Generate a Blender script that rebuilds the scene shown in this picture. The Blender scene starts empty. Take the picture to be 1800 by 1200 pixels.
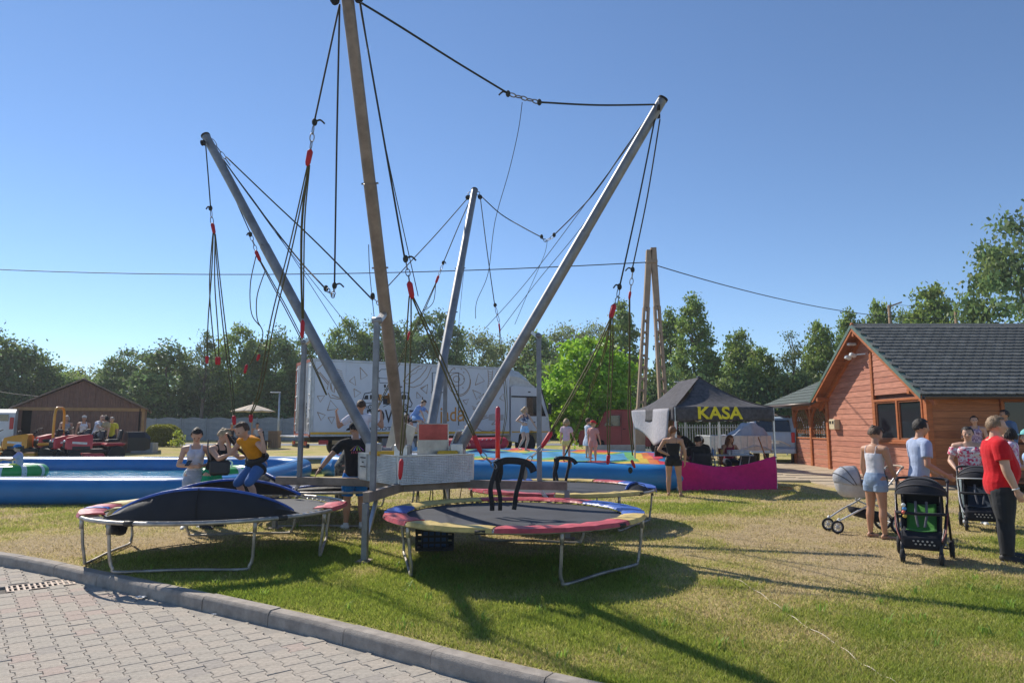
import bpy, bmesh, math, random
import numpy as np
from mathutils import Vector, Matrix, noise as mnoise
R_ = math.radians
pi = math.pi
scene = bpy.context.scene
COL = scene.collection

# ------------------------------------------------------------------ camera
CAM_H = 1.7
PITCH = math.atan(149 / 1200.0)
FPX = 1200.0                      # focal length in pixels of an 1800 px wide picture (24 mm on 36 mm)
cam_d = bpy.data.cameras.new('camera')
cam_d.lens = 24.0
cam_d.sensor_width = 36.0
cam_d.clip_start = 0.05
cam_d.clip_end = 2000
cam = bpy.data.objects.new('camera', cam_d)
cam.location = (0, 0, CAM_H)
cam.rotation_euler = (pi / 2 + PITCH, 0, 0)
COL.objects.link(cam)
scene.camera = cam

# ------------------------------------------------------------------ world, sun, exposure
SUN_DIR = Vector((-0.775, 0.90, 1.0)).normalized()      # towards the sun
SUN_EL = math.asin(SUN_DIR.z)
SUN_AZ = math.atan2(SUN_DIR.x, SUN_DIR.y)
world = bpy.data.worlds.new('World')
scene.world = world
world.use_nodes = True
wn = world.node_tree
sky = wn.nodes.new('ShaderNodeTexSky')
sky.sky_type = 'NISHITA'
sky.sun_disc = False
sky.sun_elevation = SUN_EL
sky.sun_rotation = SUN_AZ
sky.altitude = 0
sky.air_density = 0.85
sky.dust_density = 0.0
sky.ozone_density = 5.0
bg = wn.nodes['Background']
bg.inputs['Strength'].default_value = 0.125
wn.links.new(sky.outputs['Color'], bg.inputs['Color'])
sun_d = bpy.data.lights.new('sun', 'SUN')
sun_d.energy = 5.0
sun_d.angle = R_(0.55)
sun_d.color = (1.0, 0.93, 0.82)
sun = bpy.data.objects.new('sun', sun_d)
sun.rotation_euler = (-SUN_DIR).to_track_quat('-Z', 'Y').to_euler()
sun.location = SUN_DIR * 60
COL.objects.link(sun)
vs = scene.view_settings
vs.view_transform = 'Standard'
vs.look = 'None'
vs.exposure = 0.22
vs.gamma = 1.0
vs.use_curve_mapping = False

# ------------------------------------------------------------------ pixel helpers (1800 x 1200 picture)
def ray(u, v):
	a = (u - 900) / FPX
	b = (600 - v) / FPX
	return Vector((a, math.cos(PITCH) - b * math.sin(PITCH), math.sin(PITCH) + b * math.cos(PITCH)))
def aty(u, v, y):
	r = ray(u, v)
	return Vector((0, 0, CAM_H)) + r * (y / r.y)
def atz(u, v, z):
	r = ray(u, v)
	return Vector((0, 0, CAM_H)) + r * ((z - CAM_H) / r.z)

def sstep(t):
	t = min(1.0, max(0.0, t))
	return t * t * (3 - 2 * t)
def gz(x, y):
	"""height of the lawn"""
	return 0.48 * sstep((y - 15) / 15) * (1 - 0.7 * sstep((x - 4) / 6)) + 0.25 * sstep((y - 45) / 40)
def gpt(u, y):
	"""point on the lawn at depth y under picture column u"""
	x = (u - 900) / FPX * y
	for _ in range(3):
		z = gz(x, y)
		d = y * math.cos(PITCH) + (z - CAM_H) * math.sin(PITCH)
		x = (u - 900) / FPX * d
	return Vector((x, y, gz(x, y)))

# ------------------------------------------------------------------ materials
MATS = {}
def M(name, col, rough=0.65, metal=0.0, var=0.14, scale=5.0, bump=0.12, bscale=60.0, spec=0.4, trans=0.0, sheen=0.0, col2=None, coords='Object', alpha=1.0):
	"""procedural material: base colour broken up by two noises, plus fine bump"""
	if name in MATS:
		return MATS[name]
	m = bpy.data.materials.new(name)
	m.use_nodes = True
	nt = m.node_tree
	b = nt.nodes['Principled BSDF']
	tc = nt.nodes.new('ShaderNodeTexCoord')
	n1 = nt.nodes.new('ShaderNodeTexNoise')
	n1.inputs['Scale'].default_value = scale
	n1.inputs['Detail'].default_value = 5
	n1.inputs['Roughness'].default_value = 0.65
	nt.links.new(tc.outputs[coords], n1.inputs['Vector'])
	ramp = nt.nodes.new('ShaderNodeValToRGB')
	lo = [max(0, c * (1 - var * 1.6)) for c in col[:3]]
	hi = [min(1, c * (1 + var * 1.2)) for c in (col2 or col)[:3]]
	ramp.color_ramp.elements[0].position = 0.3
	ramp.color_ramp.elements[1].position = 0.72
	ramp.color_ramp.elements[0].color = (*lo, 1)
	ramp.color_ramp.elements[1].color = (*hi, 1)
	nt.links.new(n1.outputs['Fac'], ramp.inputs['Fac'])
	nt.links.new(ramp.outputs['Color'], b.inputs['Base Color'])
	b.inputs['Roughness'].default_value = rough
	b.inputs['Metallic'].default_value = metal
	b.inputs['Specular IOR Level'].default_value = spec
	if sheen:
		b.inputs['Sheen Weight'].default_value = sheen
	if trans:
		b.inputs['Transmission Weight'].default_value = trans
	if bump:
		n2 = nt.nodes.new('ShaderNodeTexNoise')
		n2.inputs['Scale'].default_value = bscale
		n2.inputs['Detail'].default_value = 4
		nt.links.new(tc.outputs[coords], n2.inputs['Vector'])
		bp = nt.nodes.new('ShaderNodeBump')
		bp.inputs['Strength'].default_value = bump
		bp.inputs['Distance'].default_value = 0.02
		nt.links.new(n2.outputs['Fac'], bp.inputs['Height'])
		nt.links.new(bp.outputs['Normal'], b.inputs['Normal'])
	MATS[name] = m
	return m

def cloth(name, col, fold=0.55, **k):
	"""fabric: broad soft folds as relief, matte"""
	if name in MATS:
		return MATS[name]
	m = M(name, col, rough=0.85, var=k.pop('var', 0.1), scale=9, bump=fold, bscale=13, spec=0.15, sheen=0.08, **k)
	return m

def pattern_cloth(name, c1, c2, c3, scale=26):
	if name in MATS:
		return MATS[name]
	m = cloth(name, c1)
	nt = m.node_tree
	b = nt.nodes['Principled BSDF']
	tc = [n for n in nt.nodes if n.type == 'TEX_COORD'][0]
	v = nt.nodes.new('ShaderNodeTexVoronoi')
	v.inputs['Scale'].default_value = scale
	nt.links.new(tc.outputs['Object'], v.inputs['Vector'])
	r = nt.nodes.new('ShaderNodeValToRGB')
	r.color_ramp.interpolation = 'CONSTANT'
	r.color_ramp.elements[0].color = (*c1, 1)
	r.color_ramp.elements[1].position = 0.45
	r.color_ramp.elements[1].color = (*c2, 1)
	e = r.color_ramp.elements.new(0.72)
	e.color = (*c3, 1)
	sep = nt.nodes.new('ShaderNodeSeparateColor')
	nt.links.new(v.outputs['Color'], sep.inputs['Color'])
	nt.links.new(sep.outputs[0], r.inputs['Fac'])
	nt.links.new(r.outputs['Color'], b.inputs['Base Color'])
	return m

def glass(name, col=(0.05, 0.07, 0.08), rough=0.05):
	if name in MATS:
		return MATS[name]
	m = bpy.data.materials.new(name)
	m.use_nodes = True
	b = m.node_tree.nodes['Principled BSDF']
	b.inputs['Base Color'].default_value = (*col, 1)
	b.inputs['Roughness'].default_value = rough
	b.inputs['Specular IOR Level'].default_value = 0.9
	n = m.node_tree.nodes.new('ShaderNodeTexNoise')
	n.inputs['Scale'].default_value = 1.5
	bp = m.node_tree.nodes.new('ShaderNodeBump')
	bp.inputs['Strength'].default_value = 0.03
	m.node_tree.links.new(n.outputs['Fac'], bp.inputs['Height'])
	m.node_tree.links.new(bp.outputs['Normal'], b.inputs['Normal'])
	MATS[name] = m
	return m

def attr_mat(name, rough=0.8, attr='Col', trans=0.0, spec=0.25, bump=0.0, bscale=90):
	"""colour comes from a per-face / per-vertex attribute holding the thing's own colour"""
	if name in MATS:
		return MATS[name]
	m = bpy.data.materials.new(name)
	m.use_nodes = True
	nt = m.node_tree
	b = nt.nodes['Principled BSDF']
	a = nt.nodes.new('ShaderNodeAttribute')
	a.attribute_name = attr
	nt.links.new(a.outputs['Color'], b.inputs['Base Color'])
	b.inputs['Roughness'].default_value = rough
	b.inputs['Specular IOR Level'].default_value = spec
	if bump:
		n = nt.nodes.new('ShaderNodeTexNoise')
		n.inputs['Scale'].default_value = bscale
		n.inputs['Detail'].default_value = 6
		tc = nt.nodes.new('ShaderNodeTexCoord')
		nt.links.new(tc.outputs['Object'], n.inputs['Vector'])
		bp = nt.nodes.new('ShaderNodeBump')
		bp.inputs['Strength'].default_value = bump
		bp.inputs['Distance'].default_value = 0.03
		nt.links.new(n.outputs['Fac'], bp.inputs['Height'])
		nt.links.new(bp.outputs['Normal'], b.inputs['Normal'])
	if trans:
		out = nt.nodes['Material Output']
		tr = nt.nodes.new('ShaderNodeBsdfTranslucent')
		nt.links.new(a.outputs['Color'], tr.inputs['Color'])
		mx = nt.nodes.new('ShaderNodeMixShader')
		mx.inputs['Fac'].default_value = trans
		nt.links.new(b.outputs['BSDF'], mx.inputs[1])
		nt.links.new(tr.outputs['BSDF'], mx.inputs[2])
		nt.links.new(mx.outputs['Shader'], out.inputs['Surface'])
	MATS[name] = m
	return m

# ------------------------------------------------------------------ mesh builder
def basis(d, up=Vector((0, 0, 1))):
	d = Vector(d).normalized()
	if abs(d.dot(up)) > 0.98:
		up = Vector((0, 1, 0))
	s = d.cross(up).normalized()
	t = s.cross(d).normalized()
	return d, s, t

class MB:
	def __init__(self):
		self.v = []
		self.f = []
		self.mi = []
		self.cur = 0
	def add(self, vs_, fs_):
		o = len(self.v)
		self.v += [tuple(p) for p in vs_]
		self.f += [tuple(i + o for i in f) for f in fs_]
		self.mi += [self.cur] * len(fs_)
		return self
	def box(self, c, s, rz=0.0, rot=None, bev=0.0):
		c = Vector(c)
		hx, hy, hz = s[0] / 2, s[1] / 2, s[2] / 2
		mt = rot if rot is not None else Matrix.Rotation(rz, 3, 'Z')
		if bev <= 0:
			pts = [Vector((sx * hx, sy * hy, sz * hz)) for sz in (-1, 1) for sx, sy in ((-1, -1), (1, -1), (1, 1), (-1, 1))]
			fs = [(3, 2, 1, 0), (4, 5, 6, 7), (0, 1, 5, 4), (1, 2, 6, 5), (2, 3, 7, 6), (3, 0, 4, 7)]
			return self.add([c + mt @ p for p in pts], fs)
		b = min(bev, hx * .9, hy * .9, hz * .9)
		pts = []
		for z, k in ((-hz, 1), (-hz + b, 0), (hz - b, 0), (hz, 1)):
			ex, ey = hx - b * k, hy - b * k
			cb = b * (1 - k) + b * k
			for px, py in ((-ex + cb, -ey), (ex - cb, -ey), (ex, -ey + cb), (ex, ey - cb), (ex - cb, ey), (-ex + cb, ey), (-ex, ey - cb), (-ex, -ey + cb)):
				pts.append(Vector((px, py, z)))
		fs = [tuple(reversed(range(8))), tuple(range(24, 32))]
		for r in range(3):
			for i in range(8):
				j = (i + 1) % 8
				fs.append((r * 8 + i, r * 8 + j, r * 8 + 8 + j, r * 8 + 8 + i))
		return self.add([c + mt @ p for p in pts], fs)
	def bar(self, p0, p1, w, h, up=Vector((0, 0, 1)), bev=0.0):
		p0, p1 = Vector(p0), Vector(p1)
		d, s, t = basis(p1 - p0, Vector(up))
		m = Matrix((d, s, t)).transposed()
		return self.box((p0 + p1) / 2, ((p1 - p0).length, w, h), rot=m, bev=bev)
	def rings(self, rr, closed=True, caps=True):
		"""rr: list of rings (lists of points with equal count)"""
		n = len(rr[0])
		vs_ = [p for r in rr for p in r]
		fs = []
		for k in range(len(rr) - 1):
			for i in range(n if closed else n - 1):
				j = (i + 1) % n
				fs.append((k * n + i, k * n + j, (k + 1) * n + j, (k + 1) * n + i))
		if caps and closed:
			fs.append(tuple(reversed(range(n))))
			fs.append(tuple(range((len(rr) - 1) * n, len(rr) * n)))
		return self.add(vs_, fs)
	def tube(self, pts, r, n=8, caps=True, closed=False):
		pts = [Vector(p) for p in pts]
		rs = r if isinstance(r, (list, tuple)) else [r] * len(pts)
		rr = []
		prev = None
		m = len(pts)
		for i, p in enumerate(pts):
			if closed:
				d = pts[(i + 1) % m] - pts[(i - 1) % m]
			else:
				d = pts[min(i + 1, m - 1)] - pts[max(i - 1, 0)]
			if d.length < 1e-9:
				d = Vector((0, 0, 1))
			d.normalize()
			if prev is None:
				_, s, t = basis(d)
			else:
				s = (prev - d * prev.dot(d))
				if s.length < 1e-6:
					_, s, t = basis(d)
				s.normalize()
				t = s.cross(d).normalized()
			prev = s
			rr.append([p + s * (rs[i] * math.cos(2 * pi * k / n)) + t * (rs[i] * math.sin(2 * pi * k / n)) for k in range(n)])
		if closed:
			rr.append(rr[0])
			return self.rings(rr, caps=False)
		return self.rings(rr, caps=caps)
	def capsule(self, p0, p1, r0, r1, n=12, e=1.0, side=None):
		"""tapered capsule with round ends; e squashes along the t axis"""
		p0, p1 = Vector(p0), Vector(p1)
		d, s, t = basis(p1 - p0, side or Vector((0, 0, 1)))
		L = (p1 - p0).length
		prof = []
		for k in range(5):
			a = -pi / 2 + (pi / 2) * k / 4
			prof.append((r0 * math.sin(a), max(1e-4, r0 * math.cos(a))))
		for k in range(5):
			a = (pi / 2) * k / 4
			prof.append((L + r1 * math.sin(a), max(1e-4, r1 * math.cos(a))))
		rr = [[p0 + d * x + s * (r * math.cos(2 * pi * i / n)) + t * (r * e * math.sin(2 * pi * i / n)) for i in range(n)] for x, r in prof]
		return self.rings(rr)
	def ell(self, c, r, rot=None, nu=16, nv=10):
		c = Vector(c)
		r = (r, r, r) if isinstance(r, (int, float)) else r
		mt = rot or Matrix.Identity(3)
		rr = []
		for j in range(nv + 1):
			a = -pi / 2 + pi * j / nv
			cz, cr = math.sin(a), max(1e-3, math.cos(a))
			rr.append([c + mt @ Vector((r[0] * cr * math.cos(2 * pi * i / nu), r[1] * cr * math.sin(2 * pi * i / nu), r[2] * cz)) for i in range(nu)])
		return self.rings(rr)
	def lathe(self, prof, c=(0, 0, 0), axis=(0, 0, 1), n=24, caps=True):
		"""prof: (radius, offset along axis)"""
		c = Vector(c)
		d, s, t = basis(axis)
		rr = [[c + d * z + s * (r * math.cos(2 * pi * i / n)) + t * (r * math.sin(2 * pi * i / n)) for i in range(n)] for r, z in prof]
		return self.rings(rr, caps=caps)
	def prism(self, poly, ext, closed=True):
		"""polygon points (3d) extruded by vector ext"""
		poly = [Vector(p) for p in poly]
		ext = Vector(ext)
		n = len(poly)
		vs_ = poly + [p + ext for p in poly]
		fs = [tuple(reversed(range(n))), tuple(range(n, 2 * n))]
		for i in range(n):
			j = (i + 1) % n
			fs.append((i, j, n + j, n + i))
		return self.add(vs_, fs)
	def grid(self, fn, nu, nv):
		vs_ = [fn(i / nu, j / nv) for j in range(nv + 1) for i in range(nu + 1)]
		fs = [(j * (nu + 1) + i, j * (nu + 1) + i + 1, (j + 1) * (nu + 1) + i + 1, (j + 1) * (nu + 1) + i) for j in range(nv) for i in range(nu)]
		return self.add(vs_, fs)
	def mesh(self, name):
		me = bpy.data.meshes.new(name)
		me.from_pydata(self.v, [], self.f)
		if any(self.mi):
			me.polygons.foreach_set('material_index', self.mi)
		return me
	def build(self, name, mat, parent=None, smooth=False, world=False, loc=None, recalc=True, solid=0.0, angle=None):
		if world and parent is not None:
			inv = PMAT[parent.name].inverted()
			self.v = [tuple(inv @ Vector(p)) for p in self.v]
		me = self.mesh(name)
		if recalc:
			bm = bmesh.new()
			bm.from_mesh(me)
			bmesh.ops.recalc_face_normals(bm, faces=bm.faces)
			if solid:
				bmesh.ops.solidify(bm, geom=bm.faces[:], thickness=solid)
			bm.to_mesh(me)
			bm.free()
		for m in (mat if isinstance(mat, (list, tuple)) else [mat]):
			me.materials.append(m)
		if smooth:
			me.polygons.foreach_set('use_smooth', [True] * len(me.polygons))
			if angle is not None:
				me.set_sharp_from_angle(angle=R_(angle))
		o = bpy.data.objects.new(name, me)
		if parent is not None:
			o.parent = parent
		if loc is not None:
			o.location = loc
		COL.objects.link(o)
		return o

PMAT = {}
def thing(name, label, cat, loc=(0, 0, 0), rz=0.0, group=None):
	o = bpy.data.objects.new(name, None)
	o.empty_display_size = 0.2
	o.location = loc
	o.rotation_euler = (0, 0, rz)
	o['label'] = label
	o['category'] = cat
	if group:
		o['group'] = group
	COL.objects.link(o)
	PMAT[o.name] = Matrix.Translation(Vector(loc)) @ Matrix.Rotation(rz, 4, 'Z')
	return o
def tag(o, label, cat, group=None):
	o['label'] = label
	o['category'] = cat
	if group:
		o['group'] = group
	return o
def struct(o):
	o['kind'] = 'structure'
	return o
def stuff(o):
	o['kind'] = 'stuff'
	return o
def part(mb, name, mat, parent, **k):
	return mb.build(name, mat, parent, **k)
def copy_tree(o, parent=None):
	c = o.copy()
	COL.objects.link(c)
	if parent is not None:
		c.parent = parent
	for ch in o.children:
		copy_tree(ch, c)
	return c
def share(mesh, name, parent, loc=(0, 0, 0), rot=None, scale=None):
	o = bpy.data.objects.new(name, mesh)
	o.parent = parent
	o.location = loc
	if rot is not None:
		o.rotation_euler = rot
	if scale is not None:
		o.scale = scale
	COL.objects.link(o)
	return o
def smooth_path(pts, n=6):
	"""Catmull-Rom through points"""
	pts = [Vector(p) for p in pts]
	out = []
	for i in range(len(pts) - 1):
		p0 = pts[max(i - 1, 0)]
		p1, p2 = pts[i], pts[i + 1]
		p3 = pts[min(i + 2, len(pts) - 1)]
		for k in range(n):
			t = k / n
			out.append(0.5 * ((2 * p1) + (p2 - p0) * t + (2 * p0 - 5 * p1 + 4 * p2 - p3) * t * t + (3 * p1 - p0 - 3 * p2 + p3) * t ** 3))
	out.append(pts[-1])
	return out
def text_part(txt, name, mat, parent, loc, rot, size, extrude=0.002, align='CENTER', bold=0.0, sx=1.0):
	"""lettering as mesh"""
	cu = bpy.data.curves.new('lettering', 'FONT')
	cu.body = txt
	cu.size = size
	cu.extrude = extrude
	cu.offset = bold
	cu.align_x = align
	cu.align_y = 'CENTER'
	cu.resolution_u = 4
	to = bpy.data.objects.new('lettering_tmp', cu)
	COL.objects.link(to)
	dg = bpy.context.evaluated_depsgraph_get()
	me = bpy.data.meshes.new_from_object(to.evaluated_get(dg))
	bpy.data.objects.remove(to)
	bpy.data.curves.remove(cu)
	me.materials.clear()
	me.materials.append(mat)
	o = bpy.data.objects.new(name, me)
	o.parent = parent
	o.location = loc
	o.rotation_euler = rot
	o.scale = (sx, 1, 1)
	COL.objects.link(o)
	return o

def vnoise(x, y, seed=0):
	return mnoise.noise(Vector((x, y, seed * 7.31)))
rng = random.Random(7)
# ================================================================== GROUND, ROAD, KERB
KERB = [(-60, 16.0), (-30, 14.2), (-20, 13.3), (-12, 11.75), (-6.98, 9.58), (-4.65, 8.24), (-2.13, 6.66), (-1.5, 6.25), (-.31, 5.39), (.54, 4.83), (2.6, 3.62), (6, 2.1), (12, .4), (30, -2.5), (60, -5)]
_kp = smooth_path([(x, y, 0) for x, y in KERB], 10)
_kx = np.array([p.x for p in _kp]); _ky = np.array([p.y for p in _kp])
def kerb_y(x):
	return np.interp(x, _kx, _ky)

def _hash(ix, iy, s):
	n = (ix * 374761393 + iy * 668265263 + s * 974711) & 0x7fffffff
	n = ((n ^ (n >> 13)) * 1274126177) & 0x7fffffff
	return ((n ^ (n >> 16)) & 0xffff) / 65535.0
def nval(x, y, s=0):
	x = np.asarray(x, float); y = np.asarray(y, float)
	ix = np.floor(x).astype(np.int64); iy = np.floor(y).astype(np.int64)
	fx = x - ix; fy = y - iy
	fx = fx * fx * (3 - 2 * fx); fy = fy * fy * (3 - 2 * fy)
	a = _hash(ix, iy, s); b = _hash(ix + 1, iy, s); c = _hash(ix, iy + 1, s); d = _hash(ix + 1, iy + 1, s)
	return (a * (1 - fx) + b * fx) * (1 - fy) + (c * (1 - fx) + d * fx) * fy
def fbm(x, y, s=0, o=4):
	t = 0; amp = .5; tot = 0
	for k in range(o):
		t = t + amp * nval(np.asarray(x) * 2 ** k + 13 * k, np.asarray(y) * 2 ** k, s + k)
		tot += amp; amp *= .55
	return t / tot
TRAMP = {'FL': (-4.0, 9.6), 'FR': (0.03, 8.95), 'BL': (-3.25, 13.2), 'BR': (0.9, 12.6)}
def greenness(x, y):
	"""0 dry straw and soil, 1 lush grass"""
	x = np.asarray(x, float); y = np.asarray(y, float)
	g = 0.22 + 1.05 * (fbm(x * .42, y * .42, 3) - .5) + 0.75 * (fbm(x * 1.7, y * 1.7, 9) - .5)
	for (cx, cy), w in ((( -3.6, 9.2), .55), ((0.5, 8.4), .5), ((0.3, 6.3), .5), ((-1.6, 7.3), .3), ((1.9, 4.6), .35), ((4.2, 14.4), .4), ((2.6, 11.6), .25), ((3.6, 6.0), .28), ((5.2, 7.2), .22), ((1.8, 15.3), .2)):
		g = g + w * np.exp(-(((x - cx) / 1.75) ** 2 + ((y - cy) / 1.1) ** 2))
	for (cx, cy), w in (((-6.3, 10.2), .45), ((3.3, 8.9), .33), ((4.0, 11.2), .35), ((-5.0, 12.3), .15), ((2.6, 13.6), .25), ((7.4, 14), .3), ((6.3, 9.4), .2)):
		g = g - w * np.exp(-(((x - cx) / 1.7) ** 2 + ((y - cy) / 1.0) ** 2))
	g = g + 0.12 * (y > 20)
	return np.clip(g, 0, 1)
def lawn_col(g, r):
	soil = np.array([.46, .36, .22]); straw = np.array([.52, .43, .20]); green = np.array([.33, .365, .07]); deep = np.array([.22, .30, .04])
	g = np.asarray(g)[..., None]
	c = soil + (straw - soil) * np.clip(g / .25, 0, 1)
	c = c + (green - c) * np.clip((g - .25) / .3, 0, 1)
	c = c + (deep - c) * np.clip((g - .6) / .4, 0, 1)
	return c * np.asarray(r)[..., None]

def gz_np(x, y):
	s = lambda t: (lambda q: q * q * (3 - 2 * q))(np.clip(t, 0, 1))
	return 0.48 * s((y - 15) / 15) * (1 - 0.7 * s((x - 4) / 6)) + 0.25 * s((y - 45) / 40)

def lawn_material():
	m = attr_mat('lawn_soil', rough=.95, spec=.1, bump=.9, bscale=55)
	nt = m.node_tree
	b = nt.nodes['Principled BSDF']
	a = [n for n in nt.nodes if n.type == 'ATTRIBUTE'][0]
	tc = [n for n in nt.nodes if n.type == 'TEX_COORD'][0]
	n = nt.nodes.new('ShaderNodeTexNoise')
	n.inputs['Scale'].default_value = 9
	n.inputs['Detail'].default_value = 9
	n.inputs['Roughness'].default_value = .75
	nt.links.new(tc.outputs['Object'], n.inputs['Vector'])
	r = nt.nodes.new('ShaderNodeValToRGB')
	r.color_ramp.elements[0].position = .3
	r.color_ramp.elements[0].color = (.55, .55, .5, 1)
	r.color_ramp.elements[1].position = .7
	r.color_ramp.elements[1].color = (1.25, 1.2, 1.15, 1)
	nt.links.new(n.outputs['Fac'], r.inputs['Fac'])
	mx = nt.nodes.new('ShaderNodeMixRGB')
	mx.blend_type = 'MULTIPLY'
	mx.inputs['Fac'].default_value = 1
	nt.links.new(a.outputs['Color'], mx.inputs[1])
	nt.links.new(r.outputs['Color'], mx.inputs[2])
	nt.links.new(mx.outputs['Color'], b.inputs['Base Color'])
	return m

def make_lawn():
	xs = np.concatenate([np.linspace(-170, -60, 10)[:-1], np.linspace(-60, -12, 40)[:-1], np.linspace(-12, 14, 190)[:-1], np.linspace(14, 60, 36)[:-1], np.linspace(60, 170, 10)])
	ts = np.concatenate([np.linspace(0, 14, 120)[:-1], np.linspace(14, 34, 70)[:-1], np.linspace(34, 100, 40)[:-1], np.linspace(100, 190, 10)])
	X, T = np.meshgrid(xs, ts)
	Y = kerb_y(np.clip(X, -60, 60)) - 0.02 + T
	Z = gz_np(X, Y) + 0.02 * (fbm(X * .8, Y * .8, 5) - .5) * (T > .3) * (T < 60)
	nx, ny = len(xs), len(ts)
	V = np.stack([X.ravel(), Y.ravel(), Z.ravel()], 1)
	idx = np.arange(nx * ny).reshape(ny, nx)
	F = np.stack([idx[:-1, :-1].ravel(), idx[:-1, 1:].ravel(), idx[1:, 1:].ravel(), idx[1:, :-1].ravel()], 1)
	me = bpy.data.meshes.new('lawn')
	me.from_pydata(V.tolist(), [], F.tolist())
	g = greenness(V[:, 0], V[:, 1])
	c = lawn_col(g * .8, np.full(len(V), 1.0))
	col = np.ones((len(V), 4)); col[:, :3] = c
	at = me.color_attributes.new('Col', 'FLOAT_COLOR', 'POINT')
	at.data.foreach_set('color', col.ravel())
	me.polygons.foreach_set('use_smooth', [True] * len(me.polygons))
	me.materials.append(lawn_material())
	o = bpy.data.objects.new('lawn', me)
	COL.objects.link(o)
	return struct(o)
lawn = make_lawn()

def make_grass(n, ymin, ymax, name, hscale, wscale, seed):
	rs = np.random.RandomState(seed)
	# depth drawn so that the density falls off with distance
	q = rs.rand(n * 3)
	a, b = ymin ** -0.35, ymax ** -0.35
	y = (a + (b - a) * q) ** (-1 / .35)
	x = (rs.rand(n * 3) * 2 - 1) * (.86 * y + 1.6)
	ok = y > kerb_y(x) + .04
	# open platforms and soil keep few blades
	g = greenness(x, y)
	ok &= rs.rand(n * 3) < (.22 + .95 * g)
	ok &= ~((x > 8.2) & (y > 17.6))
	x, y, g = x[ok][:n], y[ok][:n], g[ok][:n]
	n = len(x)
	z = gz_np(x, y)
	h = (.010 + .022 * rs.rand(n) ** 1.6 + .022 * g * rs.rand(n)) * hscale * (1 + y / 30)
	w = (.0028 + .0028 * rs.rand(n)) * wscale * (.6 + y / 9)
	ang = rs.rand(n) * 2 * np.pi
	lean = (.25 + .9 * rs.rand(n)) * h
	la = rs.rand(n) * 2 * np.pi
	dx, dy = np.cos(ang) * w, np.sin(ang) * w
	V = np.empty((n, 3, 3))
	V[:, 0] = np.stack([x - dx, y - dy, z - .004], 1)
	V[:, 1] = np.stack([x + dx, y + dy, z - .004], 1)
	V[:, 2] = np.stack([x + np.cos(la) * lean, y + np.sin(la) * lean, z + h], 1)
	gg = np.clip(g + .5 * (rs.rand(n) - .42), .12, 1)
	c = lawn_col(gg, .7 + .7 * rs.rand(n))
	me = bpy.data.meshes.new(name)
	me.vertices.add(3 * n)
	me.vertices.foreach_set('co', V.ravel())
	me.loops.add(3 * n)
	me.loops.foreach_set('vertex_index', np.arange(3 * n))
	me.polygons.add(n)
	me.polygons.foreach_set('loop_start', np.arange(0, 3 * n, 3))
	me.update()
	col = np.ones((n, 3, 4)); col[:, :, :3] = c[:, None, :]
	at = me.color_attributes.new('Col', 'FLOAT_COLOR', 'POINT')
	at.data.foreach_set('color', col.ravel())
	me.materials.append(attr_mat('grass_blade', rough=.55, trans=.5, spec=.35))
	o = bpy.data.objects.new(name, me)
	COL.objects.link(o)
	o['label'] = 'short patchy green and straw coloured grass covering the lawn'
	o['category'] = 'grass'
	return stuff(o)
make_grass(500000, 3.2, 20, 'grass', 1.0, 1.0, 3)

# --- weeds: a few taller tufts as in the lawn in front of the trampolines
def make_weeds():
	rs = random.Random(5)
	V = []; F = []; C = []
	for _ in range(300):
		y = rs.uniform(5.2, 13); x = rs.uniform(-.75, .75) * y
		if y < float(kerb_y(x)) + .15 or greenness(x, y) < .45:
			continue
		for b in range(rs.randint(5, 10)):
			a = rs.uniform(0, 2 * pi); l = rs.uniform(.04, .1); bx, by = x + rs.gauss(0, .025), y + rs.gauss(0, .025)
			w = rs.uniform(.004, .008)
			o = len(V)
			d = Vector((math.cos(a), math.sin(a), 0)); s = Vector((-d.y, d.x, 0)) * w
			p0 = Vector((bx, by, gz(bx, by)))
			V += [p0 - s, p0 + s, p0 + d * l * .3 + Vector((0, 0, l * .7)) + s * .9, p0 + d * l * .3 + Vector((0, 0, l * .7)) - s * .9, p0 + d * l * .75 + Vector((0, 0, l))]
			F += [(o, o + 1, o + 2, o + 3), (o + 3, o + 2, o + 4)]
			k = rs.uniform(.7, 1.25)
			C += [(.24 * k, .36 * k, .06 * k, 1)] * 5
	me = bpy.data.meshes.new('weeds')
	me.from_pydata([tuple(v) for v in V], [], F)
	at = me.color_attributes.new('Col', 'FLOAT_COLOR', 'POINT')
	at.data.foreach_set('color', np.array(C).ravel())
	me.materials.append(attr_mat('grass_blade'))
	o = bpy.data.objects.new('weeds', me)
	COL.objects.link(o)
	o['label'] = 'scattered taller weed tufts in the greener parts of the lawn'
	o['category'] = 'weeds'
	stuff(o)
make_weeds()

# ------------------------------------------------------------------ road bedding, pavers, kerb stones, drain grate
ROAD_Z = -0.12
mat_bed = M('paving_bed', (.13, .115, .10), rough=.95, scale=20, bump=.4, bscale=120)
def make_road():
	mb = MB()
	xs = list(np.linspace(-60, -12, 20)) + list(np.linspace(-12, 8, 60))[1:] + list(np.linspace(8, 60, 20))[1:]
	ts = [0.03, .5, 1, 2, 4, 8, 16, 40]
	mb.v = [(x, float(kerb_y(x)) - t, ROAD_Z - .03) for t in ts for x in xs]
	n = len(xs)
	mb.f = [(j * n + i, j * n + i + 1, (j + 1) * n + i + 1, (j + 1) * n + i) for j in range(len(ts) - 1) for i in range(n - 1)]
	mb.mi = [0] * len(mb.f)
	return struct(mb.build('road', mat_bed, smooth=True))
road = make_road()

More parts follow.
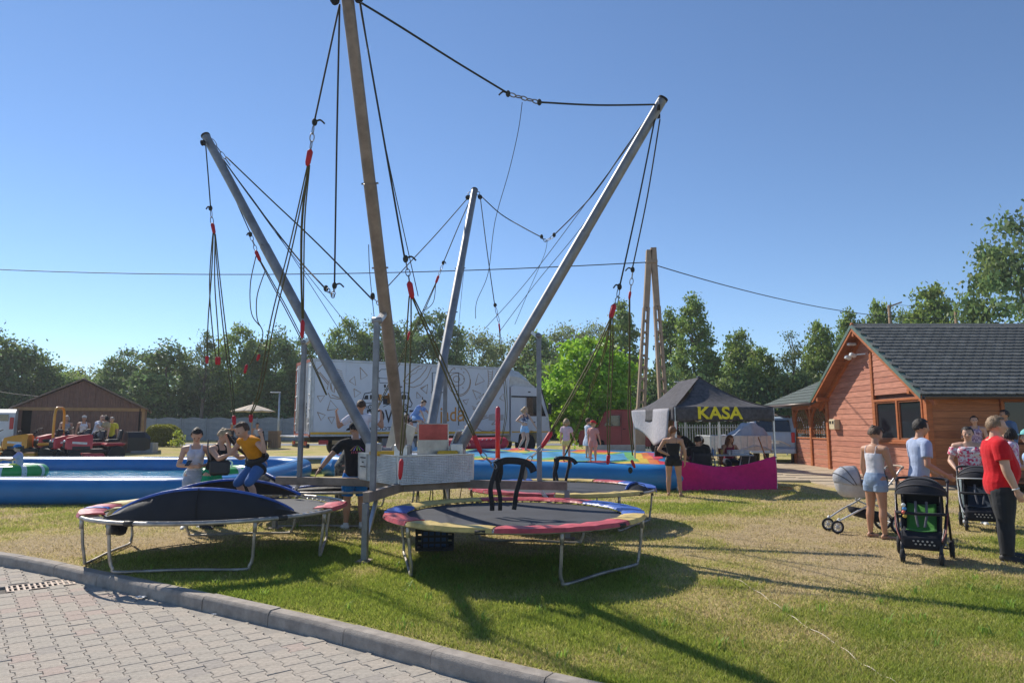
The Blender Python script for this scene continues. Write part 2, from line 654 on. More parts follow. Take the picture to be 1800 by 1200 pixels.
def paver_material(name, c):
	return M(name, c, rough=.92, var=.16, scale=24, bump=.35, bscale=260, spec=.2)
PAVE_MATS = [paver_material('paver_grey', (.43, .385, .325)), paver_material('paver_warm', (.45, .395, .33)), paver_material('paver_rose', (.45, .365, .31)), paver_material('paver_dark', (.385, .345, .30))]
def paver_outline(L=.2, W=.163, k=.0125):
	hl = L / 2 - .0018
	pts = []
	for y, s in ((-hl, 1), (-.062, 1), (-.04, -1), (.04, -1), (.062, 1), (hl, 1)):
		pts.append((W / 2 + s * k - .0018, y))
	pts += [(-x, y) for x, y in reversed(pts)]
	return pts
def make_pavers():
	out = paver_outline()
	def pav_mesh(name):
		mb = MB()
		n = len(out)
		low = [(x, y, -.03) for x, y in out]
		mid = [(x, y, -.005) for x, y in out]
		top = [(x * .955 if abs(x) > .01 else x, y * .97, 0) for x, y in out]
		mb.rings([low, mid, top], caps=False)
		mb.f.append(tuple(range(2 * n, 3 * n))); mb.mi.append(0)
		return mb
	metas = []
	for m in PAVE_MATS:
		mb = pav_mesh('paver')
		me = mb.mesh('paver')
		me.materials.append(m)
		metas.append(me)
	th = R_(39)
	e1 = Vector((math.cos(th), math.sin(th), 0)); e2 = Vector((math.sin(th), -math.cos(th), 0))
	org = Vector((-3.31, 6.27, 0))
	cand = []
	for i in range(-75, 75):
		for j in range(-75, 75):
			p = org + e1 * (i * .163) + e2 * (j * .2 + (.1 if i % 2 else 0))
			if not (-14 < p.x < 5 and 0.5 < p.y):
				continue
			# keep clear of the kerb face
			dk = float(kerb_y(p.x)) - p.y
			if dk < .27 or dk > 6.5:
				continue
			g = p - GR_C
			if abs(g.dot(e1)) < .37 and abs(g.dot(e2)) < .21:
				continue
			# seen?
			d = p.y * math.cos(PITCH) + (ROAD_Z - CAM_H) * math.sin(PITCH)
			u = 900 + FPX * p.x / d if d > .5 else -9999
			v = 600 - FPX * (-p.y * math.sin(PITCH) + (ROAD_Z - CAM_H) * math.cos(PITCH)) / max(d, .5)
			seen = -10 < u < 1810 and v < 1215
			cand.append((0 if seen else 1, p.length, p))
	cand.sort(key=lambda c: (c[0], c[1]))
	rs = random.Random(3)
	rest = [MB() for _ in PAVE_MATS]
	rest_all = MB()
	for k, (s, d, p) in enumerate(cand):
		redpatch = math.exp(-(((p.x + 4.6) / .8) ** 2 + ((p.y - 7.55) / .45) ** 2))
		q = rs.random()
		mi = 2 if q < .03 + .6 * redpatch else (3 if q > .9 else (1 if q > .5 else 0))
		rot = (rs.gauss(0, .006), rs.gauss(0, .006), th + pi / 2 * 0 + rs.gauss(0, .006))
		loc = Vector((p.x, p.y, ROAD_Z + rs.gauss(0, .0015)))
		if k < 300:
			share(metas[mi], 'paver', road, loc, rot)
		else:
			rm = Matrix.Rotation(rot[2], 3, 'Z')
			rest_all.cur = mi
			n = len(out)
			vv = [loc + rm @ Vector((x, y, z)) for z, f in ((-.03, 1), (-.005, 1), (0, .965)) for x, y in ((a * f, b * f) for a, b in out)]
			ff = [(r * n + i, r * n + (i + 1) % n, (r + 1) * n + (i + 1) % n, (r + 1) * n + i) for r in range(2) for i in range(n)] + [tuple(range(2 * n, 3 * n))]
			rest_all.add(vv, ff)
	o = rest_all.build('paving', PAVE_MATS, road, recalc=False)
	stuff(o)
GR_C = atz(72, 1027, ROAD_Z)
make_pavers()

# strip of mortar and sand between the cut pavers and the kerb
mat_mortar = M('kerb_mortar', (.36, .325, .28), rough=.95, scale=14, bump=.6, bscale=90)
def make_mortar():
	mb = MB()
	xs = np.linspace(-13, 5, 160)
	a = []; b = []
	for i, x in enumerate(xs):
		ky = float(kerb_y(x))
		a.append((x, ky - .13, ROAD_Z - .004))
		b.append((x - .02, ky - .36 - .05 * rng.random(), ROAD_Z - .012))
	mb.rings([a, b], closed=False, caps=False)
	return struct(mb.build('mortar_strip', mat_mortar, smooth=True))
make_mortar()

mat_kerb = M('kerb_concrete', (.36, .315, .27), rough=.9, scale=7, bump=.5, bscale=110, var=.2)
kerb = thing('kerb', 'curved row of grey concrete kerb stones between paving and lawn', 'kerb', (0, 0, 0))
kerb['kind'] = 'structure'
def make_kerb():
	pts = [p for p in _kp if -32 < p.x < 20]
	# arc-length table
	dens = []
	for i in range(len(pts) - 1):
		for k in range(12):
			dens.append(pts[i].lerp(pts[i + 1], k / 12))
	L = [0]
	for i in range(1, len(dens)):
		L.append(L[-1] + (dens[i] - dens[i - 1]).length)
	def at(s):
		i = int(np.searchsorted(L, s)); i = min(max(i, 1), len(L) - 1)
		t = (s - L[i - 1]) / max(1e-9, L[i] - L[i - 1])
		d = (dens[min(i + 3, len(dens) - 1)] - dens[max(i - 4, 0)]).normalized()
		return dens[i - 1].lerp(dens[i], t), d
	# stone joints phased to the joints seen in the picture
	s0 = min(range(len(dens)), key=lambda i: (dens[i] - Vector((-2.17, 6.69, 0))).length)
	base = L[s0] % 1.0
	s = base
	rs = random.Random(2)
	while s + 1 < L[-1]:
		mb = MB()
		rr = []
		dz = rs.gauss(0, .003); dn = rs.gauss(0, .003)
		for k in range(5):
			p, d = at(s + .004 + (.992) * k / 4)
			nrm = Vector((d.y, -d.x, 0))      # towards the road
			prof = [(0, -.2), (0, .004), (.004, .01), (.118, .01), (.137, -.006), (.148, -.03), (.152, -.22)]
			rr.append([p + nrm * (a + dn) + Vector((0, 0, z + dz)) for a, z in prof])
		mb.rings(rr)
		mb.build('kerb_stone', mat_kerb, kerb, smooth=True, angle=35)
		s += 1.0
make_kerb()

def make_grate():
	e = R_(39)
	g = thing('drain_grate', 'rusty slotted iron drain grate set in the paving beside the kerb', 'drain grate', (GR_C.x, GR_C.y, ROAD_Z - .03), e)
	iron = M('grate_iron', (.30, .24, .20), rough=.65, metal=.5, scale=18, var=.35, bump=.5, bscale=80)
	dark = M('drain_dark', (.012, .012, .012), rough=1, bump=0)
	MB().box((0, 0, -.028), (.68, .38, .02)).build('pit', dark, g)
	f = MB()
	for y in (-.17, .17):
		f.box((0, y, .012), (.66, .03, .035), bev=.004)
	for x in (-.315, .315):
		f.box((x, 0, .012), (.03, .31, .035), bev=.004)
	f.box((0, 0, .012), (.60, .03, .033))
	f.build('frame', iron, g)
	mb = MB(); mb.box((0, 0, 0), (.028, .138, .03), bev=.004)
	me = mb.mesh('slat'); me.materials.append(iron)
	for k in range(11):
		for y in (-.085, .085):
			share(me, 'slat', g, (-.27 + k * .054, y, .013))
make_grate()

# paper litter on the paving, as in the picture
for u, v, s in ((247, 1051, .07), (376, 1082, .025)):
	p = atz(u, v, ROAD_Z)
	mb = MB()
	mb.grid(lambda a, b: (s * (a - .5) * 1.4 + .01 * math.sin(9 * b), s * (b - .5), .008 + .012 * math.sin(7 * a + 3 * b) ** 2), 5, 4)
	o = mb.build('paper_scrap', M('litter_paper', (.78, .77, .75), bump=.2), None, loc=(p.x, p.y, ROAD_Z + .004), solid=.001)
	tag(o, 'larger crumpled white paper scrap lying on the paving' if s > .05 else 'tiny white paper speck lying on the paving by the kerb', 'litter')

# thin pale rope lying across the dry lawn
rp = smooth_path([atz(1270, 1010, .012), atz(1300, 1020, .012), atz(1340, 1045, .012), atz(1372, 1068, .012), atz(1410, 1095, .012), atz(1470, 1130, .012), atz(1515, 1165, .012), atz(1560, 1190, .012), atz(1600, 1215, .012)], 8)
rp = [Vector((p.x, p.y, .012 + .008 * math.sin(i * .9))) for i, p in enumerate(rp)]
o = MB().tube(rp, .0035, 5).build('rope', M('pale_rope', (.6, .52, .4)), None)
tag(o, 'thin pale rope lying loosely across the dry grass', 'rope')

# ------------------------------------------------------------------ paved areas behind
mat_asph = M('path_asphalt', (.20, .205, .215), rough=.9, scale=3, bump=.2, bscale=80)
def far_path():
	mb = MB()
	xs = np.linspace(-70, 26, 60)
	y0, y1 = 44.0, 49.0
	mb.v = [(x, y0 + .4 * math.sin(x * .1), gz(x, y0) + .02) for x in xs] + [(x, y1 + .4 * math.sin(x * .1), gz(x, y1) + .02) for x in xs]
	n = len(xs)
	mb.f = [(i, i + 1, n + i + 1, n + i) for i in range(n - 1)]
	mb.mi = [0] * len(mb.f)
	struct(mb.build('path', mat_asph, smooth=True))
far_path()
mat_slab = M('terrace_slab', (.47, .385, .27), rough=.9, scale=3, bump=.25, bscale=70, var=.12)
def terrace():
	t = thing('terrace', 'sand coloured concrete slab terrace beside the timber house', 'terrace', (10.3, 24, 0))
	t['kind'] = 'structure'
	# slabs 0.5 m square in rows
	mb = MB(); mb.box((0, 0, 0), (.994, .994, .1), bev=.006)
	me = mb.mesh('slab'); me.materials.append(mat_slab)
	k = 0
	for i in range(-4, 2):
		for j in range(-5, 6):
			x, y = i * 1.0, j * 1.0
			if x < -2.6 + .22 * abs(j + 1):
				continue
			share(me, 'slab', t, (x, y, gz(x + 10.3, y + 24) + rng.gauss(0, .002)))
terrace()
# bare worn soil strip by the tent and terrace uses the lawn's own colour
# ================================================================== TREES AND SHRUBS
def leaf_mesh(name, pts, size, cols, seed, up=.35, aspect=1.5):
	"""one small bent leaf-clump face per point"""
	rs = np.random.RandomState(seed)
	n = len(pts)
	P = np.asarray(pts)
	d = rs.normal(size=(n, 3)); d[:, 2] -= .25
	d /= np.linalg.norm(d, axis=1)[:, None]
	u = rs.normal(size=(n, 3)); u[:, 2] += up * 2
	s = np.cross(d, u); s /= np.linalg.norm(s, axis=1)[:, None] + 1e-9
	L = (size * (.6 + .8 * rs.rand(n)))[:, None]
	W = L / aspect * .5
	V = np.empty((n, 4, 3))
	V[:, 0] = P - d * L * .5
	V[:, 1] = P + s * W
	V[:, 2] = P + d * L * .5
	V[:, 3] = P - s * W
	me = bpy.data.meshes.new(name)
	me.vertices.add(4 * n)
	me.vertices.foreach_set('co', V.ravel())
	me.loops.add(4 * n)
	me.loops.foreach_set('vertex_index', np.arange(4 * n))
	me.polygons.add(n)
	me.polygons.foreach_set('loop_start', np.arange(0, 4 * n, 4))
	me.update()
	col = np.ones((n, 4, 4)); col[:, :, :3] = np.asarray(cols)[:, None, :]
	at = me.color_attributes.new('Col', 'FLOAT_COLOR', 'POINT')
	at.data.foreach_set('color', col.ravel())
	me.materials.append(attr_mat('foliage', rough=.5, trans=.48, spec=.35))
	return me
ENV = {
	'round': lambda t: math.sin(pi * min(1, (t * .93 + .07))) ** .62,
	'oval': lambda t: (math.sin(pi * min(1, t * .9 + .1)) ** .8) * (1.05 - .35 * t),
	'cone': lambda t: (1 - t) ** .75 * (.35 + .65 * min(1, t * 6)),
	'poplar': lambda t: (1 - t ** 1.7) ** .8 * (.55 + .45 * min(1, t * 4)),
	'dome': lambda t: math.sqrt(max(0, 1 - t * t)) * (.8 + .2 * min(1, t * 3)),
}
def tree_proto(kind, h, rx, z0, col, seed, clumps=130, per=80, leaf=.3, spread=.55, fill=.35, hue=.12, bare=0.0):
	"""crown mesh and trunk mesh of a tree of height h, crown radius rx, crown starting at z0"""
	rs = random.Random(seed)
	nr = np.random.RandomState(seed)
	env = ENV[kind]
	pts = []; cols = []; centres = []
	lobes = [(rs.uniform(0, 2 * pi), rs.uniform(.1, .95), rs.uniform(.75, 1.25)) for _ in range(9)]
	for k in range(clumps):
		for _ in range(30):
			t = rs.random()
			if rs.random() < env(t):
				break
		a = rs.uniform(0, 2 * pi)
		# uneven outline: some lobes bulge, others hang back
		f = 1.0
		for la, lt, lf in lobes:
			dd = abs((a - la + pi) % (2 * pi) - pi)
			f += (lf - 1) * math.exp(-(dd / .6) ** 2 - ((t - lt) / .16) ** 2)
		r = rx * env(t) * f * math.sqrt(fill + (1 - fill) * rs.random())
		c = Vector((r * math.cos(a), r * math.sin(a), z0 + (h - z0) * t))
		centres.append((c, t))
		n = int(per * rs.uniform(.5, 1.4))
		sp = spread * rs.uniform(.6, 1.25)
		q = nr.normal(size=(n, 3)) * np.array([sp, sp, sp * .62]) + np.array(c)
		tone = rs.uniform(.72, 1.3)
		warm = rs.uniform(-hue, hue)
		cc = np.tile(np.array([col[0] * tone * (1 + warm), col[1] * tone, col[2] * tone * (1 - warm)]), (n, 1)) * (.75 + .5 * nr.rand(n, 1))
		pts.append(q); cols.append(cc)
	P = np.concatenate(pts); C = np.concatenate(cols)
	crown = leaf_mesh('crown', P, leaf, C, seed)
	mb = MB()
	wob = [Vector((rs.gauss(0, .06 * rx) * (k / 8), rs.gauss(0, .06 * rx) * (k / 8), z0 * 0 + (h * .93) * k / 8)) for k in range(9)]
	r0 = .035 * h * .6
	mb.tube(smooth_path(wob, 3), [max(.02, r0 * (1 - .9 * i / 24)) for i in range(25)], 7)
	for c, t in rs.sample(centres, min(16, len(centres))):
		zz = max(z0 * .7, c.z - rx * .55)
		st = wob[0].lerp(wob[8], min(.95, zz / (h * .93)))
		mid = st.lerp(c, .5) + Vector((0, 0, -.05 * rx))
		mb.tube([st, mid, c], [r0 * .32, r0 * .2, .02], 5)
	trunk = mb.mesh('trunk')
	trunk.materials.append(M('bark', (.13, .105, .085), rough=.95, scale=8, bump=.8, bscale=30))
	trunk.polygons.foreach_set('use_smooth', [True] * len(trunk.polygons))
	return crown, trunk
DARK = (.15, .225, .075); MID = (.205, .295, .07); PALE = (.25, .30, .11); FRESH = (.2, .33, .04); PINEC = (.14, .195, .085)
PROTO = {
	'alder': tree_proto('oval', 11, 3.3, 1.2, DARK, 11, clumps=190, per=75, spread=.5),
	'alder2': tree_proto('round', 11, 3.6, .8, MID, 12, clumps=200, per=75, spread=.52),
	'ash': tree_proto('round', 11, 3.8, 1.5, DARK, 13, clumps=170, per=80, spread=.5, fill=.5),
	'birch': tree_proto('dome', 10, 4.2, .6, PALE, 14, clumps=210, per=75, spread=.55, leaf=.24),
	'poplar': tree_proto('poplar', 13, 2.9, .8, MID, 15, clumps=260, per=60, spread=.36, fill=.45),
	'larch': tree_proto('cone', 11, 2.4, 1.5, PINEC, 16, clumps=110, per=60, spread=.4, leaf=.2, fill=.15),
	'thin': tree_proto('cone', 12, 1.9, 4.2, PINEC, 17, clumps=80, per=60, spread=.36, leaf=.22, fill=.2),
	'conic': tree_proto('oval', 11, 3.0, .6, MID, 18, clumps=190, per=75, spread=.45),
	'bush': tree_proto('dome', 5, 3.0, .05, DARK, 19, clumps=90, per=90, spread=.5, leaf=.3),
}
PH = {'alder': 11, 'alder2': 11, 'ash': 11, 'birch': 10, 'poplar': 13, 'larch': 11, 'thin': 12, 'conic': 11, 'bush': 5}
PW = {'alder': 3.3, 'alder2': 3.6, 'ash': 3.8, 'birch': 4.2, 'poplar': 2.9, 'larch': 2.4, 'thin': 1.9, 'conic': 3.0, 'bush': 3.0}
KINDWORD = {'alder': 'dark green alder', 'alder2': 'bushy mid green alder', 'ash': 'dark broad crowned ash', 'birch': 'pale olive birch', 'poplar': 'tall pointed mid green poplar', 'larch': 'narrow dark conical larch', 'thin': 'thin sparse conifer with bare lower trunk', 'conic': 'leafy mid green maple', 'bush': 'low dark green bush'}
def place_tree(kind, u, vtop, halfw, y, label, group=None, name='tree', rz=None):
	b = gpt(u, y)
	top = aty(u, vtop, y).z
	hh = top - b.z
	w = halfw / FPX * y
	t = thing(name, label, 'bush' if kind == 'bush' else 'tree', b, rng.uniform(0, 6.28) if rz is None else rz, group)
	cr, tr = PROTO[kind]
	sz, sx = hh / (PH[kind] * 1.03), w / (PW[kind] * 1.12)
	share(cr, 'crown', t, scale=(sx, sx, sz))
	share(tr, 'trunk', t, scale=(sx, sx, sz))
	return t
TREES = [
	('alder', -28, 560, 62, 56, 'shaggy dark alder beyond the white van and shed'),
	('alder', 32, 592, 58, 58, 'dark alder rising behind the left eave of the brown shed'),
	('alder2', 92, 640, 52, 60, 'low rounded tree behind the roof slope of the brown shed'),
	('birch', 150, 640, 62, 66, 'pale low tree showing over the ridge of the brown shed'),
	('ash', 222, 612, 56, 64, 'dark broad tree behind the right eave of the brown shed'),
	('alder', 288, 590, 62, 60, 'tall full alder standing behind the clipped yellow green shrub'),
	('thin', 352, 572, 30, 58, 'thin sparse conifer with bare trunk between alders behind the concrete fence'),
	('alder2', 412, 572, 52, 62, 'mid green tree above the beige parasol, beside the thin conifer'),
	('alder', 478, 566, 52, 61, 'dark alder between the beige parasol and the truck doors'),
	('ash', 528, 592, 42, 66, 'broad dark tree half hidden by the rear doors of the white truck'),
	('alder2', 606, 560, 48, 68, 'rounded tree showing alone over the rear end of the white truck roof'),
	('ash', 664, 560, 60, 70, 'dark ash over the truck roof next to the front bungee pole'),
	('alder', 706, 556, 50, 74, 'dark alder behind the front bungee pole above the truck'),
	('ash', 762, 545, 62, 70, 'tallest dark ash over the truck roof beside the rear bungee pole'),
	('birch', 832, 572, 62, 74, 'pale birch over the truck roof right beside the rear bungee pole'),
	('birch', 892, 585, 60, 76, 'olive birch above the truck cab roof'),
	('conic', 944, 575, 52, 74, 'leafy tree above the truck cab behind the right prop post'),
	('birch', 1000, 562, 60, 78, 'pale birch behind the bright green small tree'),
	('birch', 1052, 558, 52, 76, 'pale birch between the bright green tree and the twin legged pole'),
	('poplar', 1097, 524, 46, 60, 'pointed poplar just left of the twin legged utility pole'),
	('poplar', 1184, 538, 40, 57, 'shorter poplar just right of the twin legged utility pole'),
	('poplar', 1226, 512, 50, 54, 'tallest pointed poplar above the black sales tent'),
	('conic', 1305, 572, 48, 58, 'leafy maple behind the right half of the black sales tent'),
	('conic', 1345, 604, 46, 52, 'fresh green maple between the black tent and the shingled side roof'),
	('larch', 1402, 566, 42, 50, 'dark larch with bare spiky top above the shingled side roof'),
	('conic', 1452, 556, 44, 52, 'leafy maple beside the gable peak of the timber house'),
	('poplar', 1505, 540, 42, 54, 'poplar directly behind the gable peak of the timber house'),
	('conic', 1562, 518, 46, 55, 'round topped tree over the house ridge beside the first roof pole'),
	('alder2', 1606, 546, 44, 57, 'lower tree over the house ridge between two roof poles'),
	('conic', 1656, 490, 66, 52, 'tall pointed tree over the middle of the house ridge'),
	('alder2', 1722, 560, 46, 56, 'low tree over the house ridge next to the second roof pole'),
	('ash', 1832, 372, 100, 44, 'largest dark tree rising past the end of the house ridge'),
]
for k, u, v, w, y, lab in TREES:
	place_tree(k, u, v, w * 1.12, y, lab, 'trees along the edge of the grounds')
BUSH = [(-20, 668, 46), (34, 672, 52), (120, 690, 50), (250, 690, 50), (330, 684, 52), (385, 688, 50), (440, 672, 56), (500, 668, 56), (580, 680, 60), (690, 690, 60), (800, 690, 60), (915, 660, 56), (968, 640, 56), (1120, 662, 50), (1170, 648, 52), (1215, 660, 50), (1268, 668, 52), (1330, 672, 52), (1385, 665, 52), (1432, 660, 50)]
BUSHWHERE = ['behind the white van', 'left of the brown shed', 'behind the ridge of the brown shed', 'right of the brown shed', 'behind the clipped globe shrub', 'under the thin conifer', 'left of the beige parasol', 'beside the short steel lamp post', 'behind the truck rear doors', 'behind the truck lettering', 'behind the rear bungee pole', 'behind the truck wind deflector', 'right of the truck cab', 'between the bright green tree and utility pole', 'right of the twin legged utility pole', 'above the peak of the black tent', 'behind the slim lamp post and tent', 'right of the black tent roof', 'left of the shingled side roof', 'behind the shingled side roof']
for (u, v, w), wh in zip(BUSH, BUSHWHERE):
	place_tree('bush', u, v, w * 1.3, 61.5 if u < 1100 else 49.5, 'low dark green undergrowth bush ' + wh, 'undergrowth bushes below the tree line', name='bush')
# far wood closing the gaps between the trees: reads as one mass
def far_wood():
	nr = np.random.RandomState(77)
	n = 26000
	x = nr.uniform(-85, 85, n); y = nr.uniform(84, 92, n)
	top = 7.4 + 2.2 * (fbm(x * .16, x * 0 + 2, 4) - .5) * 2
	z = nr.rand(n) ** .8 * top + .4
	c = np.stack([.14 + .06 * nr.rand(n), .21 + .08 * nr.rand(n), .07 + .03 * nr.rand(n)], 1)
	me = leaf_mesh('wood', np.stack([x, y, z], 1), .75, c, 5)
	o = bpy.data.objects.new('wood', me)
	COL.objects.link(o)
	o['label'] = 'far dark green wood closing the view behind the trees'
	o['category'] = 'wood'
	stuff(o)
far_wood()

# bright fresh green tree left of the red van
def fresh_tree():
	b = gpt(1040, 34)
	t = thing('tree', 'small bright fresh green tree with low hanging crown beside the red van', 'tree', b)
	cr, tr = tree_proto('round', 5.6, 2.35, .55, (.27, .46, .045), 31, clumps=190, per=75, leaf=.22, spread=.27, fill=.45, hue=.1)
	share(cr, 'crown', t)
	share(tr, 'trunk', t)
fresh_tree()

# clipped globe shrub and the small shrub beside it
def globe():
	b = gpt(284, 42)
	t = thing('clipped_shrub', 'large clipped yellow green globe shrub on the lawn beside the shed', 'shrub', b)
	nr = np.random.RandomState(9)
	n = 9000
	a = nr.normal(size=(n, 3)); a /= np.linalg.norm(a, axis=1)[:, None]
	a[:, 2] = np.abs(a[:, 2])
	r = 1 - .12 * nr.rand(n) ** 2
	lump = 1 + .05 * np.sin(a[:, 0] * 7 + a[:, 2] * 5) + .04 * np.sin(a[:, 1] * 9)
	P = a * (r * lump)[:, None] * np.array([1.12, 1.1, .9]) 
	P[:, 2] = P[:, 2] ** .82 * 1.0 + .42 * 0
	P = np.concatenate([P * [1, 1, 1] + [0, 0, .42], nr.uniform(-1, 1, (2500, 3)) * [.98, .98, .25] + [0, 0, .3]])
	k = .75 + .5 * nr.rand(len(P))
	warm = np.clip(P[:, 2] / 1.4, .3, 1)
	# leaf colour gets yellower and brighter with height
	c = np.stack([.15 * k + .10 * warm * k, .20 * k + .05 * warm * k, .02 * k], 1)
	me = leaf_mesh('foliage', P, .10, c, 10)
	share(me, 'foliage', t)
	mb = MB(); mb.tube([(0, 0, 0), (.02, 0, .3), (0, 0, .7)], [.08, .07, .05], 7)
	mb.build('trunk', M('bark', (.1, .1, .1)), t, smooth=True)
	b = gpt(309, 40.3)
	t = thing('small_shrub', 'small loose yellow leaved shrub in front of the clipped globe shrub', 'shrub', b)
	cr, tr = tree_proto('dome', .95, .42, .15, (.36, .42, .05), 33, clumps=18, per=14, leaf=.14, spread=.12)
	share(cr, 'foliage', t); share(tr, 'stem', t)
globe()
# ================================================================== TIMBER HOUSE
def wood_mat(name, c, **k):
	"""stained timber with grain streaks along local x"""
	m = M(name, c, rough=.55, var=.18, scale=2.2, bump=.25, bscale=22, spec=.35, **k)
	nt = m.node_tree
	if 'mapped' not in m:
		tc = [n for n in nt.nodes if n.type == 'TEX_COORD'][0]
		mp = nt.nodes.new('ShaderNodeMapping')
		mp.inputs['Scale'].default_value = (1.0, 1.0, 9.0)
		nt.links.new(tc.outputs['Object'], mp.inputs['Vector'])
		for n in nt.nodes:
			if n.type == 'TEX_NOISE':
				nt.links.new(mp.outputs['Vector'], n.inputs['Vector'])
		m['mapped'] = 1
	return m
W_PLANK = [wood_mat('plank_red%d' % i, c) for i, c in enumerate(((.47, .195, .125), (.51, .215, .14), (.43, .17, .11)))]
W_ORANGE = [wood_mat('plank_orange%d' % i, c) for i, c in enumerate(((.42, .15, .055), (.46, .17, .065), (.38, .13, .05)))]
W_TRIM = wood_mat('trim_timber', (.40, .125, .04))
W_DARK = wood_mat('soffit_timber', (.30, .105, .04))
ROOFM = M('shingle_grey', (.135, .14, .135), rough=.95, scale=30, var=.35, bump=.6, bscale=160)
ROOFM2 = M('shingle_grey_light', (.17, .175, .168), rough=.95, scale=30, var=.35, bump=.6, bscale=160)
ROOFM3 = M('shingle_green_grey', (.115, .14, .13), rough=.95, scale=30, var=.35, bump=.6, bscale=160)
GREEN_TRIM = M('verge_metal_green', (.13, .19, .16), rough=.45, metal=.2, bump=.05)
GUT = M('gutter_brown', (.10, .062, .045), rough=.4, metal=.1, bump=.05)
GLASS = glass('window_glass', (.02, .025, .03), .08)
GLASS.node_tree.nodes['Principled BSDF'].inputs['Specular IOR Level'].default_value = .35
CURTAIN = M('curtain_white', (.62, .62, .62), rough=.9)
HX, HY0, HY1 = 11.65, 19.2, 25.2
HYM, EAVE, RIDGE = 22.2, 2.75, 4.83
HX1 = 22.0
def house():
	h = thing('timber_house', 'red brown timber plank house with grey shingle gable roof', 'house', (HX, HY0, 0))
	L = lambda x, y, z: Vector((x - HX, y - HY0, z))
	rs = random.Random(4)
	# core walls (behind the planks)
	core = wood_mat('plank_backing', (.12, .042, .025))
	mb = MB()
	poly = [L(HX + .04, HY0 + .04, 0), L(HX + .04, HY1 - .04, 0), L(HX + .04, HY1 - .04, EAVE), L(HX + .04, HYM, EAVE + (RIDGE - EAVE) * .93), L(HX + .04, HY0 + .04, EAVE)]
	mb.prism(poly, (HX1 - HX - .08, 0, 0))
	mb.build('wall', core, h)
	# plinth
	mb = MB(); mb.box(L((HX + HX1) / 2, HYM, .02), (HX1 - HX + .02, HY1 - HY0 + .02, .14))
	mb.build('plinth', M('plinth_concrete', (.30, .28, .26), rough=.9), h)
	pitch = .185
	def gable_half(z):   # half width of gable wall at height z
		if z <= EAVE:
			return (HY1 - HY0) / 2
		return max(0, (RIDGE - z) / (RIDGE - EAVE) * (HY1 - HY0) / 2)
	WIN = (19.42, 21.86, 1.30, 2.46)
	post_y = 21.98
	k = 0
	z = .09
	while z < RIDGE - .12:
		z1 = min(z + pitch - .008, RIDGE - .02)
		ha, hb = gable_half(z), gable_half(z1)
		segs = []
		ya0, ya1 = HYM - ha + .06, HYM + ha - .06
		yb0, yb1 = HYM - hb + .06, HYM + hb - .06
		# right piece (near) and left piece (far) split at the centre post
		for (a0, a1, b0, b1) in ((ya0, post_y - .06, yb0, post_y - .06), (post_y + .06, ya1, post_y + .06, yb1)):
			if a1 - a0 < .1:
				continue
			b0_, b1_ = max(b0, a0), min(b1, a1)
			if b1_ - b0_ < .02:
				b0_ = b1_ = (a0 + a1) / 2
			cut = []
			if a0 < WIN[1] and a1 > WIN[0] and z1 > WIN[2] - .1 and z < WIN[3] + .1 and a1 < post_y:
				if WIN[0] - .1 - a0 > .05:
					cut.append((a0, WIN[0] - .08, a0, WIN[0] - .08))
				if a1 - WIN[1] - .08 > .05:
					cut.append((WIN[1] + .08, a1, WIN[1] + .08, a1))
			else:
				cut.append((a0, a1, b0_, b1_))
			for c0, c1, d0, d1 in cut:
				mbp = MB()
				o = .026
				pts = [L(HX + .045, c0, z), L(HX + .045, c1, z), L(HX + .045, d1, z1), L(HX + .045, d0, z1)]
				out = [Vector((-.07 - .012, p.y, p.z)) + Vector((.045, 0, 0)) for p in pts]
				# lower edge stands proud of the plank below
				out[0].x -= .012; out[1].x -= .012
				mbp.add(pts + out, [(3, 2, 1, 0), (4, 5, 6, 7), (0, 1, 5, 4), (1, 2, 6, 5), (2, 3, 7, 6), (3, 0, 4, 7)])
				mbp.build('plank', W_PLANK[rs.randrange(3)], h)
		z += pitch
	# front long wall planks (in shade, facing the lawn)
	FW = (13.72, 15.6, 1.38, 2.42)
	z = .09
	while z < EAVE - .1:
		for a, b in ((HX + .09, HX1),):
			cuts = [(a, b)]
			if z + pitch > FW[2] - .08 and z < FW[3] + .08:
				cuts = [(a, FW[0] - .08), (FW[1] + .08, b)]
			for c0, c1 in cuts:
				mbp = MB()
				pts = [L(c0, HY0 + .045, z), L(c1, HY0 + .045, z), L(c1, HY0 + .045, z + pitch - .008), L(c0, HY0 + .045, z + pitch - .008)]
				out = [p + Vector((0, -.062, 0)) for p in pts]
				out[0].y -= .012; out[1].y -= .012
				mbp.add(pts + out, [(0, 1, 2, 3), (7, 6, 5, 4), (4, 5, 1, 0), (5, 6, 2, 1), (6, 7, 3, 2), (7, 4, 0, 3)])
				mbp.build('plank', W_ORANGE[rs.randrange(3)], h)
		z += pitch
	# corner posts, centre post
	for x, y, zt in ((HX - .02, HY0 - .02, EAVE), (HX - .02, HY1 + .02, EAVE)):
		MB().box(L(x, y, zt / 2), (.17, .17, zt), bev=.012).build('post', W_TRIM, h)
	MB().box(L(HX - .03, post_y, (RIDGE - .25) / 2), (.1, .13, RIDGE - .25), bev=.01).build('post', W_TRIM, h)
	# gable window: two sashes
	def window(name, y0, y1, z0, z1, face):
		w = bpy.data.objects.new('window', None)
		w.parent = h
		COL.objects.link(w)
		def V(a, zz, o):     # along wall, up, outwards
			return L(HX - o, a, zz) if face == 'gable' else L(a, HY0 - o, zz)
		f = MB()
		def bar(a0, za, a1, zb, o=.05, d=.07):
			c = (V(a0, za, o) + V(a1, zb, o)) / 2
			sa, sz = abs(a1 - a0), abs(zb - za)
			f.box(c, (d, sa, sz) if face == 'gable' else (sa, d, sz), bev=.008)
		t = .075
		bar(y0 - t, z0 - t, y1 + t, z0); bar(y0 - t, z1, y1 + t, z1 + t)
